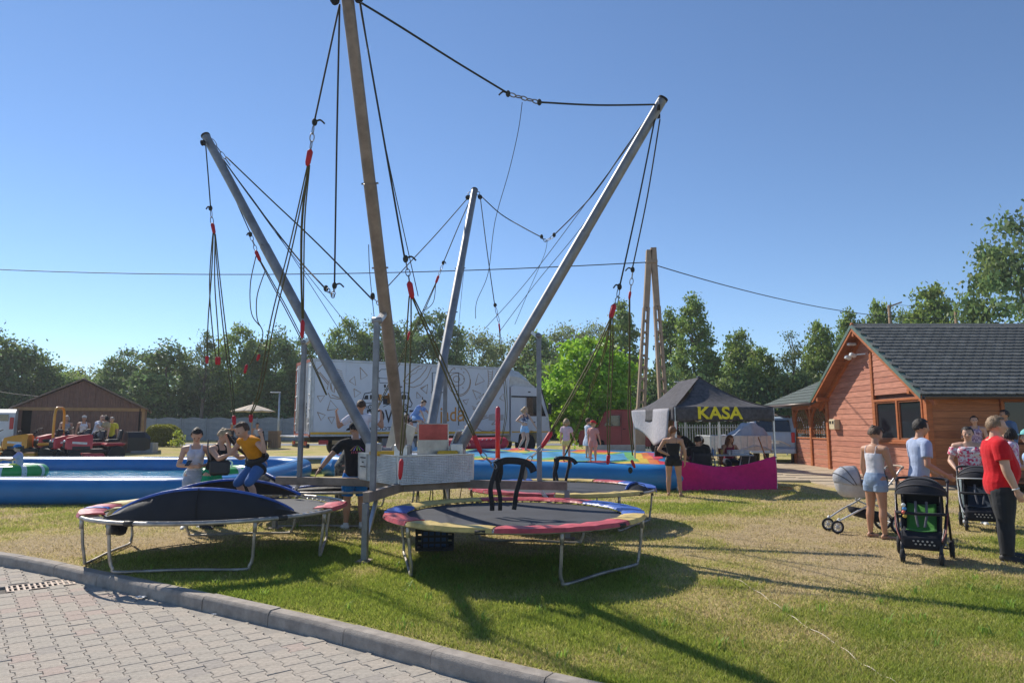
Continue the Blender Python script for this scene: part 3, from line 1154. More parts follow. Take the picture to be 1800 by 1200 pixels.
		bar(y0 - t, z0, y0, z1); bar(y1, z0, y1 + t, z1)
		m = (y0 + y1) / 2
		bar(m - .05, z0, m + .05, z1)
		fo = f.build('frame', W_TRIM, w)
		for s0, s1 in ((y0, m - .05), (m + .05, y1)):
			f = MB()
			e = .05
			bar(s0, z0, s1, z0 + e, .03, .05); bar(s0, z1 - e, s1, z1, .03, .05); bar(s0, z0 + e, s0 + e, z1 - e, .03, .05); bar(s1 - e, z0 + e, s1, z1 - e, .03, .05)
			f.build('sash', W_DARK, w)
			g = MB()
			c = (V(s0, z0, .012) + V(s1, z1, .012)) / 2
			g.box(c, (.008, s1 - s0 - .02, z1 - z0 - .02) if face == 'gable' else (s1 - s0 - .02, .008, z1 - z0 - .02))
			g.build('pane', GLASS, w)
		s = MB()
		c = (V(y0 - .1, z0 - .095, .07) + V(y1 + .1, z0 - .095, .07)) / 2
		s.box(c, (.16, y1 - y0 + .24, .035) if face == 'gable' else (y1 - y0 + .24, .16, .035), bev=.006)
		s.build('sill', W_TRIM, w)
		return w
	window('window', WIN[0], WIN[1], WIN[2], WIN[3], 'gable')
	window('window', FW[0], FW[1], FW[2], FW[3], 'front')
	# roof: two slopes with overhang, boards under, verge boards, shingles on the near slope
	ox = .48                           # overhang past the gable
	oy = .55                           # overhang past the eaves (horizontal)
	slope = (RIDGE - EAVE) / ((HY1 - HY0) / 2)
	rz_ = RIDGE + .16
	x0, x1 = HX - ox, HX1 + ox
	ye0, ye1 = HY0 - oy, HY1 + oy
	ze = rz_ - slope * (HYM - ye0)
	for (ye, nm) in ((ye0, 'near'), (ye1, 'far')):
		mb = MB()
		mb.prism([L(x0, ye, ze), L(x0, HYM, rz_), L(x0, HYM, rz_ - .09), L(x0, ye, ze - .09)], (x1 - x0, 0, 0))
		mb.build('roof_slope', ROOFM, h)
		# tongue and groove soffit boards below the overhang, running up the slope
		n = int((ox + .2) / .12)
		for i in range(5):
			xx = x0 + .012 + i * .115
			mb = MB()
			mb.prism([L(xx, ye, ze - .092), L(xx, HYM, rz_ - .092), L(xx, HYM, rz_ - .115), L(xx, ye, ze - .115)], (.11, 0, 0))
			mb.build('soffit_board', W_DARK, h)
		# rafter pair at the gable and purlin ends
		mb = MB()
		mb.prism([L(x0 + .34, ye + (.05 if ye < HYM else -.05), ze - .1), L(x0 + .34, HYM, rz_ - .117), L(x0 + .34, HYM, rz_ - .3), L(x0 + .34, ye + (.05 if ye < HYM else -.05), ze - .26)], (.1, 0, 0))
		mb.build('rafter', W_TRIM, h)
		# barge board with green metal verge
		mb = MB()
		mb.prism([L(x0 - .032, ye, ze + .0), L(x0 - .032, HYM, rz_ + .0), L(x0 - .032, HYM, rz_ - .2), L(x0 - .032, ye, ze - .19)], (.03, 0, 0))
		mb.build('barge_board', W_TRIM, h)
		mb = MB()
		mb.prism([L(x0 - .05, ye, ze + .03), L(x0 - .05, HYM, rz_ + .03), L(x0 - .05, HYM, rz_ - .085), L(x0 - .05, ye, ze - .085)], (.016, 0, 0))
		mb.prism([L(x0 - .05, ye, ze + .03), L(x0 - .05, HYM, rz_ + .03), L(x0 - .05, HYM, rz_ + .045), L(x0 - .05, ye, ze + .045)], (.16, 0, 0))
		mb.build('verge_flashing', GREEN_TRIM, h)
	# purlin stubs under the verge
	for yy in (HY0 + .1, HY1 - .1, HYM):
		zz = rz_ - slope * abs(yy - HYM) - .3
		MB().box(L(x0 + .3, yy, zz), (.6, .13, .15), bev=.01).build('purlin_end', W_TRIM, h)
	# ridge ball and ridge caps
	MB().ell(L(x0 + .0, HYM, rz_ + .02), (.06, .07, .07)).build('ridge_end', W_TRIM, h, smooth=True)
	cap = MB(); cap.prism([(0, -.13, -.075), (0, 0, .012), (0, .13, -.075), (0, .13, -.09), (0, 0, -.006), (0, -.13, -.09)], (.3, 0, 0))
	cme = cap.mesh('ridge_cap'); cme.materials.append(ROOFM)
	for i in range(24):
		share(cme, 'ridge_cap', h, L(x0 + .02 + i * .24, HYM, rz_ + .045 + .004 * (i % 2)), (0, R_(-1.5), 0))
	# shingles on the near slope: each tab its own piece
	sl = math.hypot(HYM - ye0, rz_ - ze)
	ang = math.atan2(rz_ - ze, HYM - ye0)
	rows = int(sl / .2)
	tabm = []
	for m in (ROOFM, ROOFM2):
		tb = MB()
		w, d = .285, .24
		prof = [(-w / 2, -d * .5 + .035), (-w / 2 + .05, -d / 2), (w / 2 - .05, -d / 2), (w / 2, -d * .5 + .035), (w / 2, d / 2), (-w / 2, d / 2)]
		tb.prism([(a, b, 0) for a, b in prof], (0, 0, .03))
		me = tb.mesh('shingle'); me.materials.append(m)
		tabm.append(me)
	cnt = 0
	rest = MB()
	for r in range(rows + 1):
		s = .1 + r * .2
		if s > sl - .02:
			break
		for c in range(38):
			xx = x0 + .1 + c * .29 + (.145 if r % 2 else 0)
			yy = ye0 + s * math.cos(ang); zz = ze + s * math.sin(ang)
			p = L(xx, yy, zz) + Vector((0, -math.sin(ang), math.cos(ang))) * (.03 + rs.random() * .004)
			tilt = ang - .13
			if c < 14 and cnt < 300:
				share(tabm[rs.random() < .3], 'shingle', h, p, (tilt, 0, rs.gauss(0, .004)))
				cnt += 1
			else:
				rm = Matrix.Rotation(tilt, 3, 'X')
				w, d = .285, .24
				prof = [(-w / 2, -d * .5 + .035), (-w / 2 + .05, -d / 2), (w / 2 - .05, -d / 2), (w / 2, -d * .5 + .035), (w / 2, d / 2), (-w / 2, d / 2)]
				rest.prism([p + rm @ Vector((a, b, 0)) for a, b in prof], rm @ Vector((0, 0, .03)))
	stuff(rest.build('shingles', ROOFM, h))
	# gutter on the near eave
	gp = [L(x0 + .02, ye0 - .06, ze - .03), L(x1, ye0 - .06, ze - .03)]
	mb = MB()
	rr = [[p + Vector((0, .065 * math.cos(a), .065 * math.sin(a))) for a in np.linspace(pi, 2 * pi, 8)] + [p + Vector((0, .058 * math.cos(a), .058 * math.sin(a))) for a in np.linspace(2 * pi, pi, 8)] for p in gp]
	mb.rings(rr)
	mb.build('gutter', GUT, h, smooth=True, angle=40)
	mb = MB(); mb.box(L((HX + HX1) / 2, HY0 - .06, EAVE - .02), (HX1 - HX, .1, .14), bev=.01)
	mb.build('wall_plate', W_DARK, h)
	# cash-box like meter on the gable wall and the flood lamps under the verge
	mb = MB(); mb.box(L(HX - .14, 24.55, 1.77), (.2, .42, .36), bev=.02)
	o = mb.build('meter_box', M('meter_cream', (.62, .52, .33), rough=.5), h)
	mb = MB()
	for yy in (24.45, 24.65):
		mb.box(L(HX - .245, yy, 1.84), (.012, .1, .1))
	mb.build('meter_window', M('meter_dark', (.03, .03, .03), rough=.3), o)
	lampw = M('lamp_white', (.7, .72, .73), rough=.35, bump=0)
	mb = MB()
	mb.box(L(HX - .3, 22.95, 4.0), (.2, .16, .12), bev=.02, rot=Matrix.Rotation(.35, 3, 'Y'))
	mb.box(L(HX - .3, 22.62, 4.05), (.2, .16, .12), bev=.02, rot=Matrix.Rotation(.35, 3, 'Y'))
	mb.bar(L(HX - .2, 22.5, 4.06), L(HX - .2, 23.05, 4.06), .04, .04)
	mb.bar(L(HX - .2, 22.5, 4.06), L(HX - .02, 22.3, 4.06), .04, .04)
	mb.build('flood_lamp', lampw, h)
	mb = MB(); mb.box(L(HX - .3, 22.65, 4.42), (.28, .12, .09), bev=.02)
	mb.build('camera_housing', lampw, h)
	# light curtains tied up behind the gable panes: thin cloth just inside the glass
	return h
house()

# ---- lower side building with lattice openings, continuing behind the house
def annex():
	y0, y1 = 25.42, 30.6
	zt = 2.5
	ax = HX + .12
	h = thing('open_shelter', 'open timber shelter with lattice panels and pale shingle roof behind the house', 'shelter', (ax, y0, 0))
	L = lambda x, y, z: Vector((x - ax, y - y0, z))
	ys = [y0 + .06, 27.0, 28.6]
	for yy in ys:
		MB().box(L(ax, yy, zt / 2), (.16, .16, zt), bev=.012).build('post', W_TRIM, h)
	MB().box(L(ax, (y0 + 28.6) / 2, zt - .05), (.18, 28.76 - y0, .16), bev=.01).build('beam', W_TRIM, h)
	# low plank wall between posts
	for a, b in ((ys[0], ys[1]), (ys[1], ys[2])):
		z = .1
		while z < 1.08:
			MB().box(L(ax, (a + b) / 2, z + .088), (.05, b - a - .165, .174), bev=.008).build('plank', W_PLANK[rng.randrange(3)], h)
			z += .185
		MB().box(L(ax, (a + b) / 2, 1.24), (.12, b - a - .165, .06), bev=.01).build('rail', W_TRIM, h)
		# lattice of diagonal laths in two layers
		lz0, lz1 = 1.42, 2.36
		for d in (1, -1):
			c = a + .1
			n = 0
			for k in range(-8, 14):
				s = a + .1 + k * .19
				# clip the diagonal to the opening
				pts = []
				w, hh = b - a - .2, lz1 - lz0
				q0 = (s, lz0) if d > 0 else (s, lz1)
				pa = max(0, (a + .1) - s); pb = min(hh, (b - .1) - s)
				if pb - pa < .06:
					continue
				za, zb = (lz0 + pa, lz0 + pb) if d > 0 else (lz1 - pa, lz1 - pb)
				MB().bar(L(ax - .012 * d, s + pa, za), L(ax - .012 * d, s + pb, zb), .028, .012, up=(1, 0, 0)).build('lath', W_DARK, h)
		# curved braces
		for p, q in ((a, 1), (b, -1)):
			pts = smooth_path([L(ax - .04, p + q * .08, 1.75), L(ax - .04, p + q * .16, 2.1), L(ax - .04, p + q * .45, 2.42)], 4)
			mb = MB()
			for i in range(len(pts) - 1):
				mb.bar(pts[i], pts[i + 1] + (pts[i + 1] - pts[i]) * .12, .07, .07, up=(1, 0, 0))
			mb.build('brace', W_TRIM, h)
		mb = MB(); mb.box(L(ax + .45, (a + b) / 2, 1.33), (.5, b - a - .2, .05)); mb.build('counter', W_DARK, h)
	# pitched roof running up to the house gable
	e = L(ax - .55, 0, 2.62)
	mb = MB()
	A = [L(ax - .62, y0 - .02, 2.52), L(ax - .62, 30.4, 2.52), L(ax + 3.4, 27.5, 4.55), L(ax + 3.4, y0 - .02, 4.55)]
	mb.prism(A, (0, 0, .09))
	mb.build('roof', ROOFM3, h)
	mb = MB()
	mb.prism([L(ax - .62, 30.4, 2.50), L(ax + 3.4, 27.5, 4.53), L(ax + 6, 27.5, 4.53), L(ax + 6, 30.4, 2.5)], (0, 0, .09))
	mb.build('roof_end', ROOFM3, h)
	# shingle courses as raised strips
	for k in range(14):
		t = k / 14
		a0 = A[0].lerp(A[3], t); a1 = A[1].lerp(A[2], t)
		b0 = A[0].lerp(A[3], t + .071); b1 = A[1].lerp(A[2], t + .071)
		mb = MB()
		mb.prism([a0 + Vector((0, 0, .118)), a1 + Vector((0, 0, .118)), b1 + Vector((0, 0, .096)), b0 + Vector((0, 0, .096))], (0, 0, -.012))
		mb.build('shingle_course', ROOFM3, h)
	mb = MB(); mb.tube([L(ax - .68, y0 - .02, 2.53), L(ax - .68, 30.4, 2.53)], .06, 8); mb.build('gutter', GUT, h, smooth=True)
	pth = smooth_path([L(ax - .68, 29.8, 2.5), L(ax - .66, 29.6, 2.25), L(ax - .3, 28.95, 2.1), L(ax - .12, 28.78, 1.95), L(ax - .12, 28.78, .1)], 5)
	MB().tube(pth, .045, 8).build('downpipe', GUT, h, smooth=True)
	MB().box(L(ax + 1.9, 27, .07), (3.9, 3.2, .08)).build('floor', mat_slab, h)
annex()

# ================================================================== BROWN SHED
def shed():
	p = gpt(138, 31.2)
	h = thing('garage_shed', 'brown corrugated metal garage with pitched roof behind the mowers', 'shed', p, R_(27))
	w, d, ev, rg = 5.1, 5.6, 2.05, 3.35
	brown = M('sheet_brown', (.20, .105, .075), rough=.5, metal=.15, var=.12, bump=.05)
	tan = M('sheet_tan', (.38, .21, .09), rough=.5, metal=.1)
	roofm = M('sheet_roof', (.36, .34, .31), rough=.45, metal=.4)
	dark = M('shed_dark', (.015, .012, .012), rough=1, bump=0)
	hw = w / 2
	# inner shell
	mb = MB(); mb.prism([(-hw + .03, .06, 0), (hw - .03, .06, 0), (hw - .03, .06, ev), (0, .06, rg - .05), (-hw + .03, .06, ev)], (0, d, 0))
	mb.build('wall', brown, h)
	# corrugated front sheets, one piece each, ribs as geometry
	def sheet(x0, x1, z0, zt, y, name='sheet'):
		mb = MB()
		n = max(1, int(round((x1 - x0) / .2)))
		pts = []
		for i in range(n):
			a = x0 + (x1 - x0) * i / n; s = (x1 - x0) / n
			pts += [(a, 0), (a + s * .55, 0), (a + s * .62, -.03), (a + s * .93, -.03)]
		pts.append((x1, 0))
		vs_ = []
		for a, o in pts:
			vs_ += [(a, y + o, z0), (a, y + o, zt(a))]
		fs = [(2 * i, 2 * i + 2, 2 * i + 3, 2 * i + 1) for i in range(len(pts) - 1)]
		mb.add(vs_, fs)
		return mb.build(name, brown, h)
	gab = lambda a: rg - .06 - (rg - ev) * abs(a) / hw
	for i in range(5):
		a = -hw + .02 + i * (w - .04) / 5
		sheet(a, a + (w - .04) / 5 - .008, ev + .02, lambda q: max(ev + .03, gab(q)), .02, 'gable_sheet')
	for i in range(4):
		a = -hw + .72 + i * (w - .74) / 4
		sheet(a, a + (w - .74) / 4 - .01, .03, lambda q: ev - .14, .03, 'door_sheet')
	MB().box((-hw + .5, .045, (ev - .1) / 2), (.34, .02, ev - .12)).build('door_opening', dark, h)
	MB().box((-hw + .17, .02, (ev) / 2), (.3, .06, ev)).build('corner_sheet', brown, h)
	MB().box((0, -.012, ev - .06), (w, .05, .15), bev=.01).build('lintel', tan, h)
	MB().box((hw - .22, -.02, ev / 2), (.05, .05, ev), bev=.01).build('downpipe', dark, h)
	MB().box((hw - .08, -.012, ev / 2 - .07), (.12, .05, ev - .15)).build('corner_trim', tan, h)
	for s in (-1, 1):
		mb = MB()
		mb.prism([(s * (hw + .12), -.25, ev - .07), (0, -.25, rg), (0, -.25, rg + .04), (s * (hw + .12), -.25, ev - .03)], (0, d + .5, 0))
		mb.build('roof_sheet', roofm, h)
		mb = MB()
		mb.prism([(s * (hw + .12), -.27, ev - .08), (0, -.27, rg - .01), (0, -.27, rg + .05), (s * (hw + .12), -.27, ev - .02)], (0, .018, 0))
		mb.build('verge_trim', M('sheet_verge', (.24, .17, .13), rough=.5), h)
	MB().tube([(hw + .17, -.25, ev - .09), (hw + .17, d + .2, ev - .09)], .05, 8).build('gutter', GUT, h, smooth=True)
shed()

# pile of grey concrete blocks beside the shed
bl = M('block_grey', (.36, .35, .34), rough=.95, bump=.4, bscale=60)
base = gpt(251, 31.4)
bm_ = MB(); bm_.box((0, 0, 0), (.48, .24, .16), bev=.01)
bme = bm_.mesh('concrete_block'); bme.materials.append(bl)
for i in range(2):
	for j in range(2):
		for k in range(3):
			o = bpy.data.objects.new('concrete_block', bme)
			o.location = base + Vector((-.26 + i * .5 + .02 * (k % 2), j * .26, .08 + k * .162))
			o.rotation_euler = (0, 0, rng.gauss(0, .03))
			COL.objects.link(o)
			tag(o, 'grey concrete block in the %s layer of the pile beside the brown shed' % ('bottom', 'middle', 'top')[k], 'block', 'concrete blocks stacked beside the shed')

# ================================================================== FENCES
def concrete_fence():
	f = thing('concrete_fence', 'long grey precast concrete panel fence in front of the trees', 'fence', (-18, 57, gz(-18, 57)))
	cm = M('fence_concrete', (.27, .285, .30), rough=.9, scale=2, bump=.3, bscale=40)
	pan = MB(); pan.box((0, 0, 0), (1.96, .05, .47), bev=.01)
	pme = pan.mesh('panel'); pme.materials.append(cm)
	# top panel with wavy crest
	tp = MB()
	pts = [(-.98, 0, -.235), (.98, 0, -.235)] + [(.98 - 1.96 * k / 12, 0, .10 + .13 * math.sin(pi * k / 12) ** 2) for k in range(13)]
	tp.prism(pts, (0, .05, 0))
	tme = tp.mesh('crest_panel'); tme.materials.append(cm)
	po = MB(); po.box((0, 0, .95), (.12, .12, 1.95), bev=.01)
	pom = po.mesh('post'); pom.materials.append(cm)
	for i in range(-8, 10):
		x = i * 2.1
		z = gz(x - 18, 57) - gz(-18, 57)
		share(pom, 'post', f, (x - 1.05, 0, z - .05))
		for k in range(3):
			share(pme, 'panel', f, (x, 0, z + .26 + k * .475))
		share(tme, 'crest_panel', f, (x, -.025, z + .26 + 3 * .475))
concrete_fence()
def bar_fence():
	p = gpt(1250, 38)
	f = thing('metal_fence', 'pale grey metal bar fence behind the black tent', 'fence', p)
	gm = M('fence_grey', (.48, .49, .50), rough=.5, metal=.2)
	bar = MB(); bar.box((0, 0, .85), (.028, .02, 1.6)); bme = bar.mesh('bar'); bme.materials.append(gm)
	for i in range(-48, 46):
		share(bme, 'bar', f, (i * .14, 0, 0))
	for z in (.2, 1.5):
		MB().box((-.1, 0, z), (13.3, .035, .04)).build('rail', gm, f)
	for i in range(-3, 4):
		MB().box((i * 2.1, .03, .9), (.07, .06, 1.85)).build('post', gm, f)
bar_fence()

# ================================================================== UTILITY POLES, LAMP, WIRES
conc = M('pole_concrete', (.33, .245, .175), rough=.9, scale=3, bump=.3, bscale=50)
def twin_pole():
	y = 28.0
	a, b = gpt(1122, y), gpt(1172, y)
	topL, topR = aty(1141, 440, y), aty(1148, 436, y)
	t = thing('utility_pole', 'tall twin legged concrete utility pole shaped like a narrow letter A', 'utility pole', (a + b) / 2)
	for base, top in ((a, topL), (b, topR)):
		# ladder-like leg: two chords and rungs, solid at top and bottom
		leg = bpy.data.objects.new('leg', None); leg.parent = t; COL.objects.link(leg)
		c = PMAT[t.name].inverted()
		p0, p1 = c @ base, c @ top
		p0 = p0 + Vector((0, 0, -.1))
		s = Vector((1, 0, 0))
		def at(k):
			return p0.lerp(p1, k)
		def wid(k):
			return .21 - .10 * k
		MB().bar(at(0), at(.24), .30, .42, up=(1, 0, 0)).build('solid_end', conc, leg)
		MB().bar(at(.72), at(1), .24, .23, up=(1, 0, 0)).build('solid_end', conc, leg)
		for q in (-1, 1):
			MB().bar(at(.24) + s * q * (wid(.24) - .055), at(.72) + s * q * (wid(.72) - .05), .26, .10, up=(1, 0, 0)).build('chord', conc, leg)
		for k in range(9):
			f = .27 + k * .055
			MB().box(at(f), (wid(f) * 2 - .16, .22, .09)).build('rung', conc, leg)
	MB().box(PMAT[t.name].inverted() @ ((topL + topR) / 2 + Vector((0, 0, -.55))), (.45, .34, .12)).build('clamp', conc, t)
	MB().ell(PMAT[t.name].inverted() @ (aty(1137, 461, y)), (.08, .08, .08)).build('insulator', M('insulator_dark', (.05, .04, .035), rough=.3), t, smooth=True)
	return topL, topR
twin_pole()
wire_m = M('wire_black', (.02, .02, .022), rough=.6, bump=0)
def wire(p, q, sag, label, r=.016, n=24):
	pts = [Vector(p).lerp(Vector(q), i / n) - Vector((0, 0, sag * 4 * (i / n) * (1 - i / n))) for i in range(n + 1)]
	o = MB().tube(pts, r, 5).build('overhead_cable', wire_m, None, smooth=True)
	tag(o, label, 'cable')
wire(aty(1135, 461, 27.9), aty(-60, 471, 34), .42, 'black overhead cable running from the twin legged pole across the sky behind the bungee poles', .022)
wire(aty(1152, 466, 28.0), aty(1700, 556, 52), .9, 'black overhead cable dropping from the twin legged pole towards the poles behind the house', .022)
def round_pole(u, vt, y, label, arm=None):
	b = gpt(u, y); top = aty(u, vt, y)
	t = thing('wooden_pole', label, 'pole', b)
	MB().tube([(0, 0, 0), (0, 0, top.z - b.z)], [.13, .10], 8).build('shaft', M('pole_wood', (.28, .19, .12), rough=.9, bump=.5), t, smooth=True)
	if arm:
		MB().bar((-.1, 0, top.z - b.z - .15), (arm, 0, top.z - b.z + .2), .1, .1).build('arm', M('pole_wood', (.2, .2, .2)), t)
	return top
tp1 = round_pole(1580, 536, 47, 'wooden pole standing up behind the house ridge with a short lamp arm', .9)
tp2 = round_pole(1699, 547, 47, 'plain wooden pole standing up behind the house ridge')
wire(tp1, aty(1900, 536, 47), .25, 'thin cable strung from the wooden poles behind the house ridge', .014)
def lamp_post(u, vt, y, label, metal=True):
	b = gpt(u, y); top = aty(u, vt, y)
	t = thing('lamp_post', label, 'lamp post', b)
	gm = M('lamp_steel', (.42, .46, .5), rough=.4, metal=.5)
	hh = top.z - b.z
	MB().tube([(0, 0, 0), (0, 0, hh)], [.09, .06], 8).build('shaft', gm, t, smooth=True)
	MB().box((0, 0, .1), (.26, .26, .2), bev=.03).build('foot', gm, t)
	mb = MB(); mb.box((-.3, 0, hh + .03), (.75, .2, .08), bev=.03); mb.build('lamp_head', M('lamp_head_grey', (.55, .56, .58), rough=.4), t)
lamp_post(488, 690, 50, 'short grey steel lamp post between the beige parasol and the truck')
lamp_post(1206, 672, 46, 'slim grey lamp post rising behind the black tent')
wire(aty(-30, 683, 33.2), aty(76, 697, 31.0), .05, 'thin grey cable reaching the roof of the brown shed', .018)

# ================================================================== WHITE TRUCK
def truck():
	A = Vector((-7.62, 26.0, 0)); B = Vector((-.13, 30.35, 0))
	gz0 = .44
	ang = math.atan2(B.y - A.y, B.x - A.x)
	Lb = (B - A).length
	t = thing('box_truck', 'white box truck painted with brown food sketches behind the inflatable', 'truck', (A.x, A.y, gz0), ang)
	# local: x along the body towards the cab, y to the far side, z up
	white = M('truck_white', (.60, .62, .66), rough=.38, var=.05, scale=1.2, bump=.03)
	trim = M('truck_alu', (.42, .42, .43), rough=.4, metal=.6)
	rust = M('truck_rustred', (.42, .11, .06), rough=.6)
	yel = M('truck_yellow', (.75, .42, .03), rough=.5)
	dk = M('truck_black', (.02, .02, .022), rough=.6)
	zb, zt = .95, 3.84
	W = 2.5
	body = MB().box((Lb / 2, W / 2, (zb + zt) / 2), (Lb, W, zt - zb), bev=.02).build('box_body', white, t)
	# side wall sheets with thin seams, standing 3 mm proud
	n = 7
	for i in range(n):
		x0 = .1 + i * (Lb - .2) / n
		MB().box((x0 + (Lb - .2) / n / 2, -.006, (zb + zt) / 2 + .03), ((Lb - .2) / n - .006, .012, zt - zb - .22)).build('side_panel', white, body)
	# frame profiles
	for z, hgt in ((zt - .05, .1),):
		MB().box((Lb / 2, -.014, z), (Lb, .03, hgt), bev=.005).build('top_rail', trim, body)
	MB().box((.05, -.014, (zb + zt) / 2), (.1, .032, zt - zb), bev=.005).build('corner_post', trim, body)
	MB().box((Lb - .05, -.014, (zb + zt) / 2), (.1, .032, zt - zb), bev=.005).build('corner_post', white, body)
	MB().box((Lb / 2, -.02, zb + .05), (Lb, .035, .085)).build('yellow_stripe', yel, body)
	MB().box((Lb / 2, -.02, zb - .04), (Lb, .035, .07)).build('bottom_rail', trim, body)
	# rear doors with frame, hinges, lock rods
	rw = W / 2
	for k, y0 in enumerate((.1, rw + .01)):
		d = MB().box((-.015, y0 + (rw - .11) / 2, (zb + zt) / 2), (.035, rw - .12, zt - zb - .22), bev=.008).build('rear_door', white, t)
		for q in (.28, .5):
			MB().tube([(-.055, y0 + (rw - .11) * (q + .15), zb + .1), (-.055, y0 + (rw - .11) * (q + .15), zt - .15)], .018, 6).build('lock_rod', trim, d, smooth=True)
		mb = MB()
		for m_ in range(5):
			mb.box((-.045, (y0 + .06) if k == 0 else (y0 + rw - .2), zb + .4 + m_ * .55), (.05, .2, .06), bev=.01)
		mb.build('hinge', trim, d)
		MB().box((-.04, y0 + (rw - .11) / 2, zb + .38), (.02, rw - .2, .5)).build('kick_plate', trim, d)
		# column of small dark marks on each door
		for m_ in range(4):
			MB().box((-.036, y0 + (rw - .11) * .45 + .012 * (m_ % 2), zb + .72 + m_ * .15), (.008, .15, .1), bev=.003).build('dark_mark', dk, d)
	fr = MB()
	fr.box((-.02, W / 2, zt - .06), (.06, W, .12)); fr.box((-.02, W / 2, zb - .02), (.06, W, .1))
	fr.box((-.02, W - .05, (zb + zt) / 2), (.06, .1, zt - zb))
	fr.build('rear_frame', rust, t)
	MB().box((-.02, .05, (zb + zt) / 2), (.062, .1, zt - zb)).build('rear_post', trim, t)
	# rear bumper, lamps, plate, tail lift platform
	MB().box((-.05, W / 2, .52), (.12, W - .1, .16), bev=.02).build('bumper', dk, t)
	MB().box((-.3, W / 2 + .05, .87), (.55, W, .06), bev=.01).build('tail_lift', trim, t)
	for y0 in (.3, W - .3):
		l = MB().box((-.1, y0, .62), (.05, .42, .16), bev=.02).build('tail_lamp', M('lamp_red', (.5, .03, .03), rough=.25, bump=0), t)
		MB().box((-.128, y0 + .1, .62), (.01, .1, .12)).build('amber_lens', M('lamp_amber', (.75, .35, .03), rough=.25, bump=0), l)
	MB().box((.5, -.03, .66), (.36, .05, .16), bev=.01).build('side_lamp_board', M('lamp_red', (.5, .03, .03)), t)
	MB().box((1.05, -.03, .65), (.42, .03, .15)).build('plate', M('plate_rust', (.45, .3, .15)), t)
	# chassis and wheels
	MB().box((Lb / 2, W / 2, .78), (Lb - .4, 1.0, .28)).build('chassis', dk, t)
	MB().box((3.6, .28, .55), (1.5, .5, .5), bev=.03).build('side_tank', M('tank_grey', (.18, .18, .19), rough=.4, metal=.4), t)
	MB().box((5.7, .28, .58), (1.0, .45, .45), bev=.03).build('battery_box', dk, t)
	def wheel(x, y, dual=False):
		w = bpy.data.objects.new('wheel', None); w.parent = t; w.location = (x, y, .49); COL.objects.link(w)
		s = -1 if y < 1 else 1
		MB().lathe([(.28, -.14), (.40, -.15), (.48, -.11), (.49, 0), (.48, .11), (.40, .15), (.28, .14)], (0, -s * .0, 0), (0, 1, 0), 28).build('tyre', M('rubber', (.022, .022, .023), rough=.85, bump=.2), w, smooth=True, angle=40)
		MB().lathe([(.28, -.02), (.285, s * .12), (.25, s * .10), (.14, s * .06), (.13, s * .1), (.05, s * .11)], (0, 0, 0), (0, 1, 0), 24).build('rim', M('rim_steel', (.42, .42, .43), rough=.4, metal=.5), w, smooth=True, angle=30)
	for x in (1.75, Lb + .95):
		wheel(x, .2); wheel(x, W - .2)
	# cab
	cx = Lb + .12
	prof = [(0, .62), (0, 3.0), (.15, 3.06), (1.55, 2.98), (1.98, 1.75), (2.05, 1.15), (2.05, .55), (1.5, .5), (1.42, .95), (1.1, 1.08), (.72, 1.05), (.42, .9), (.36, .55)]
	mb = MB(); mb.prism([(cx + a, .04, b) for a, b in prof], (0, W - .08, 0))
	cab = mb.build('cab', white, t)
	# door window, black band, mirror, roof wind deflector
	mb = MB(); mb.prism([(cx + .82, .028, 1.72), (cx + .82, .028, 2.55), (cx + 1.5, .028, 2.55), (cx + 1.84, .028, 1.72)], (0, .01, 0)); mb.build('side_window', glass('truck_glass', (.015, .02, .025)), cab)
	MB().box((cx + .72, .03, 2.58), (1.4, .02, .07)).build('dark_band', dk, cab)
	mb = MB()
	for x in (cx + .78, cx + 1.9):
		mb.box((x, .034, 1.6), (.012, .012, 1.9 if x < cx + 1 else .1))
	mb.build('door_gap', dk, cab)
	MB().box((cx + 1.2, .03, 1.45), (.14, .03, .04), bev=.01).build('door_handle', dk, cab)
	MB().box((cx + 1.0, .03, 1.02), (1.9, .016, .05)).build('stripe', yel, cab)
	MB().box((cx + 1.92, -.18, 2.05), (.12, .2, .5), bev=.04).build('mirror', dk, cab)
	mb = MB(); mb.prism([(cx + 1.62, .06, 2.93), (cx + 2.0, .06, 1.82), (cx + 2.03, .06, 1.82), (cx + 1.66, .06, 2.93)], (0, W - .12, 0)); mb.build('windscreen', glass('truck_glass'), cab)
	MB().box((cx + .95, .028, 2.8), (.12, .02, .05)).build('marker_lamp', dk, cab)
	rr = []
	for x, z0, z1 in ((.0, 3.0, 3.78), (.25, 3.0, 3.8), (.6, 3.0, 3.72), (1.0, 3.0, 3.45), (1.35, 2.98, 3.1)):
		rr.append([Vector((cx + x, .18 + .04 * x, z0)), Vector((cx + x, .14 + .05 * x, z0 + (z1 - z0) * .6)), Vector((cx + x, .4, z1)), Vector((cx + x, W - .4, z1)), Vector((cx + x, W - .14 - .05 * x, z0 + (z1 - z0) * .6)), Vector((cx + x, W - .18 - .04 * x, z0))])
	mb = MB(); mb.rings(rr); mb.build('wind_deflector', M('deflector_cream', (.58, .57, .54), rough=.45), cab, smooth=True, angle=35)
	# ---------------- sketches on the side: thin raised painted strokes, laid on the side wall
	br = M('sketch_brown', (.34, .235, .16), rough=.7, bump=0)
	bk = M('sketch_black', (.03, .028, .03), rough=.7, bump=0)
	og = M('sketch_orange', (.62, .27, .05), rough=.7, bump=0)
	# map picture pixels to the side wall plane
	inv = PMAT[t.name].inverted()
	org = Vector((A.x, A.y, 0)); nrm = Vector((math.sin(ang), -math.cos(ang), 0))
	def S(u, v):
		r = ray(u, v); o = Vector((0, 0, CAM_H))
		k = (org + nrm * .014 - o).dot(nrm) / r.dot(nrm)
		return inv @ (o + r * k)
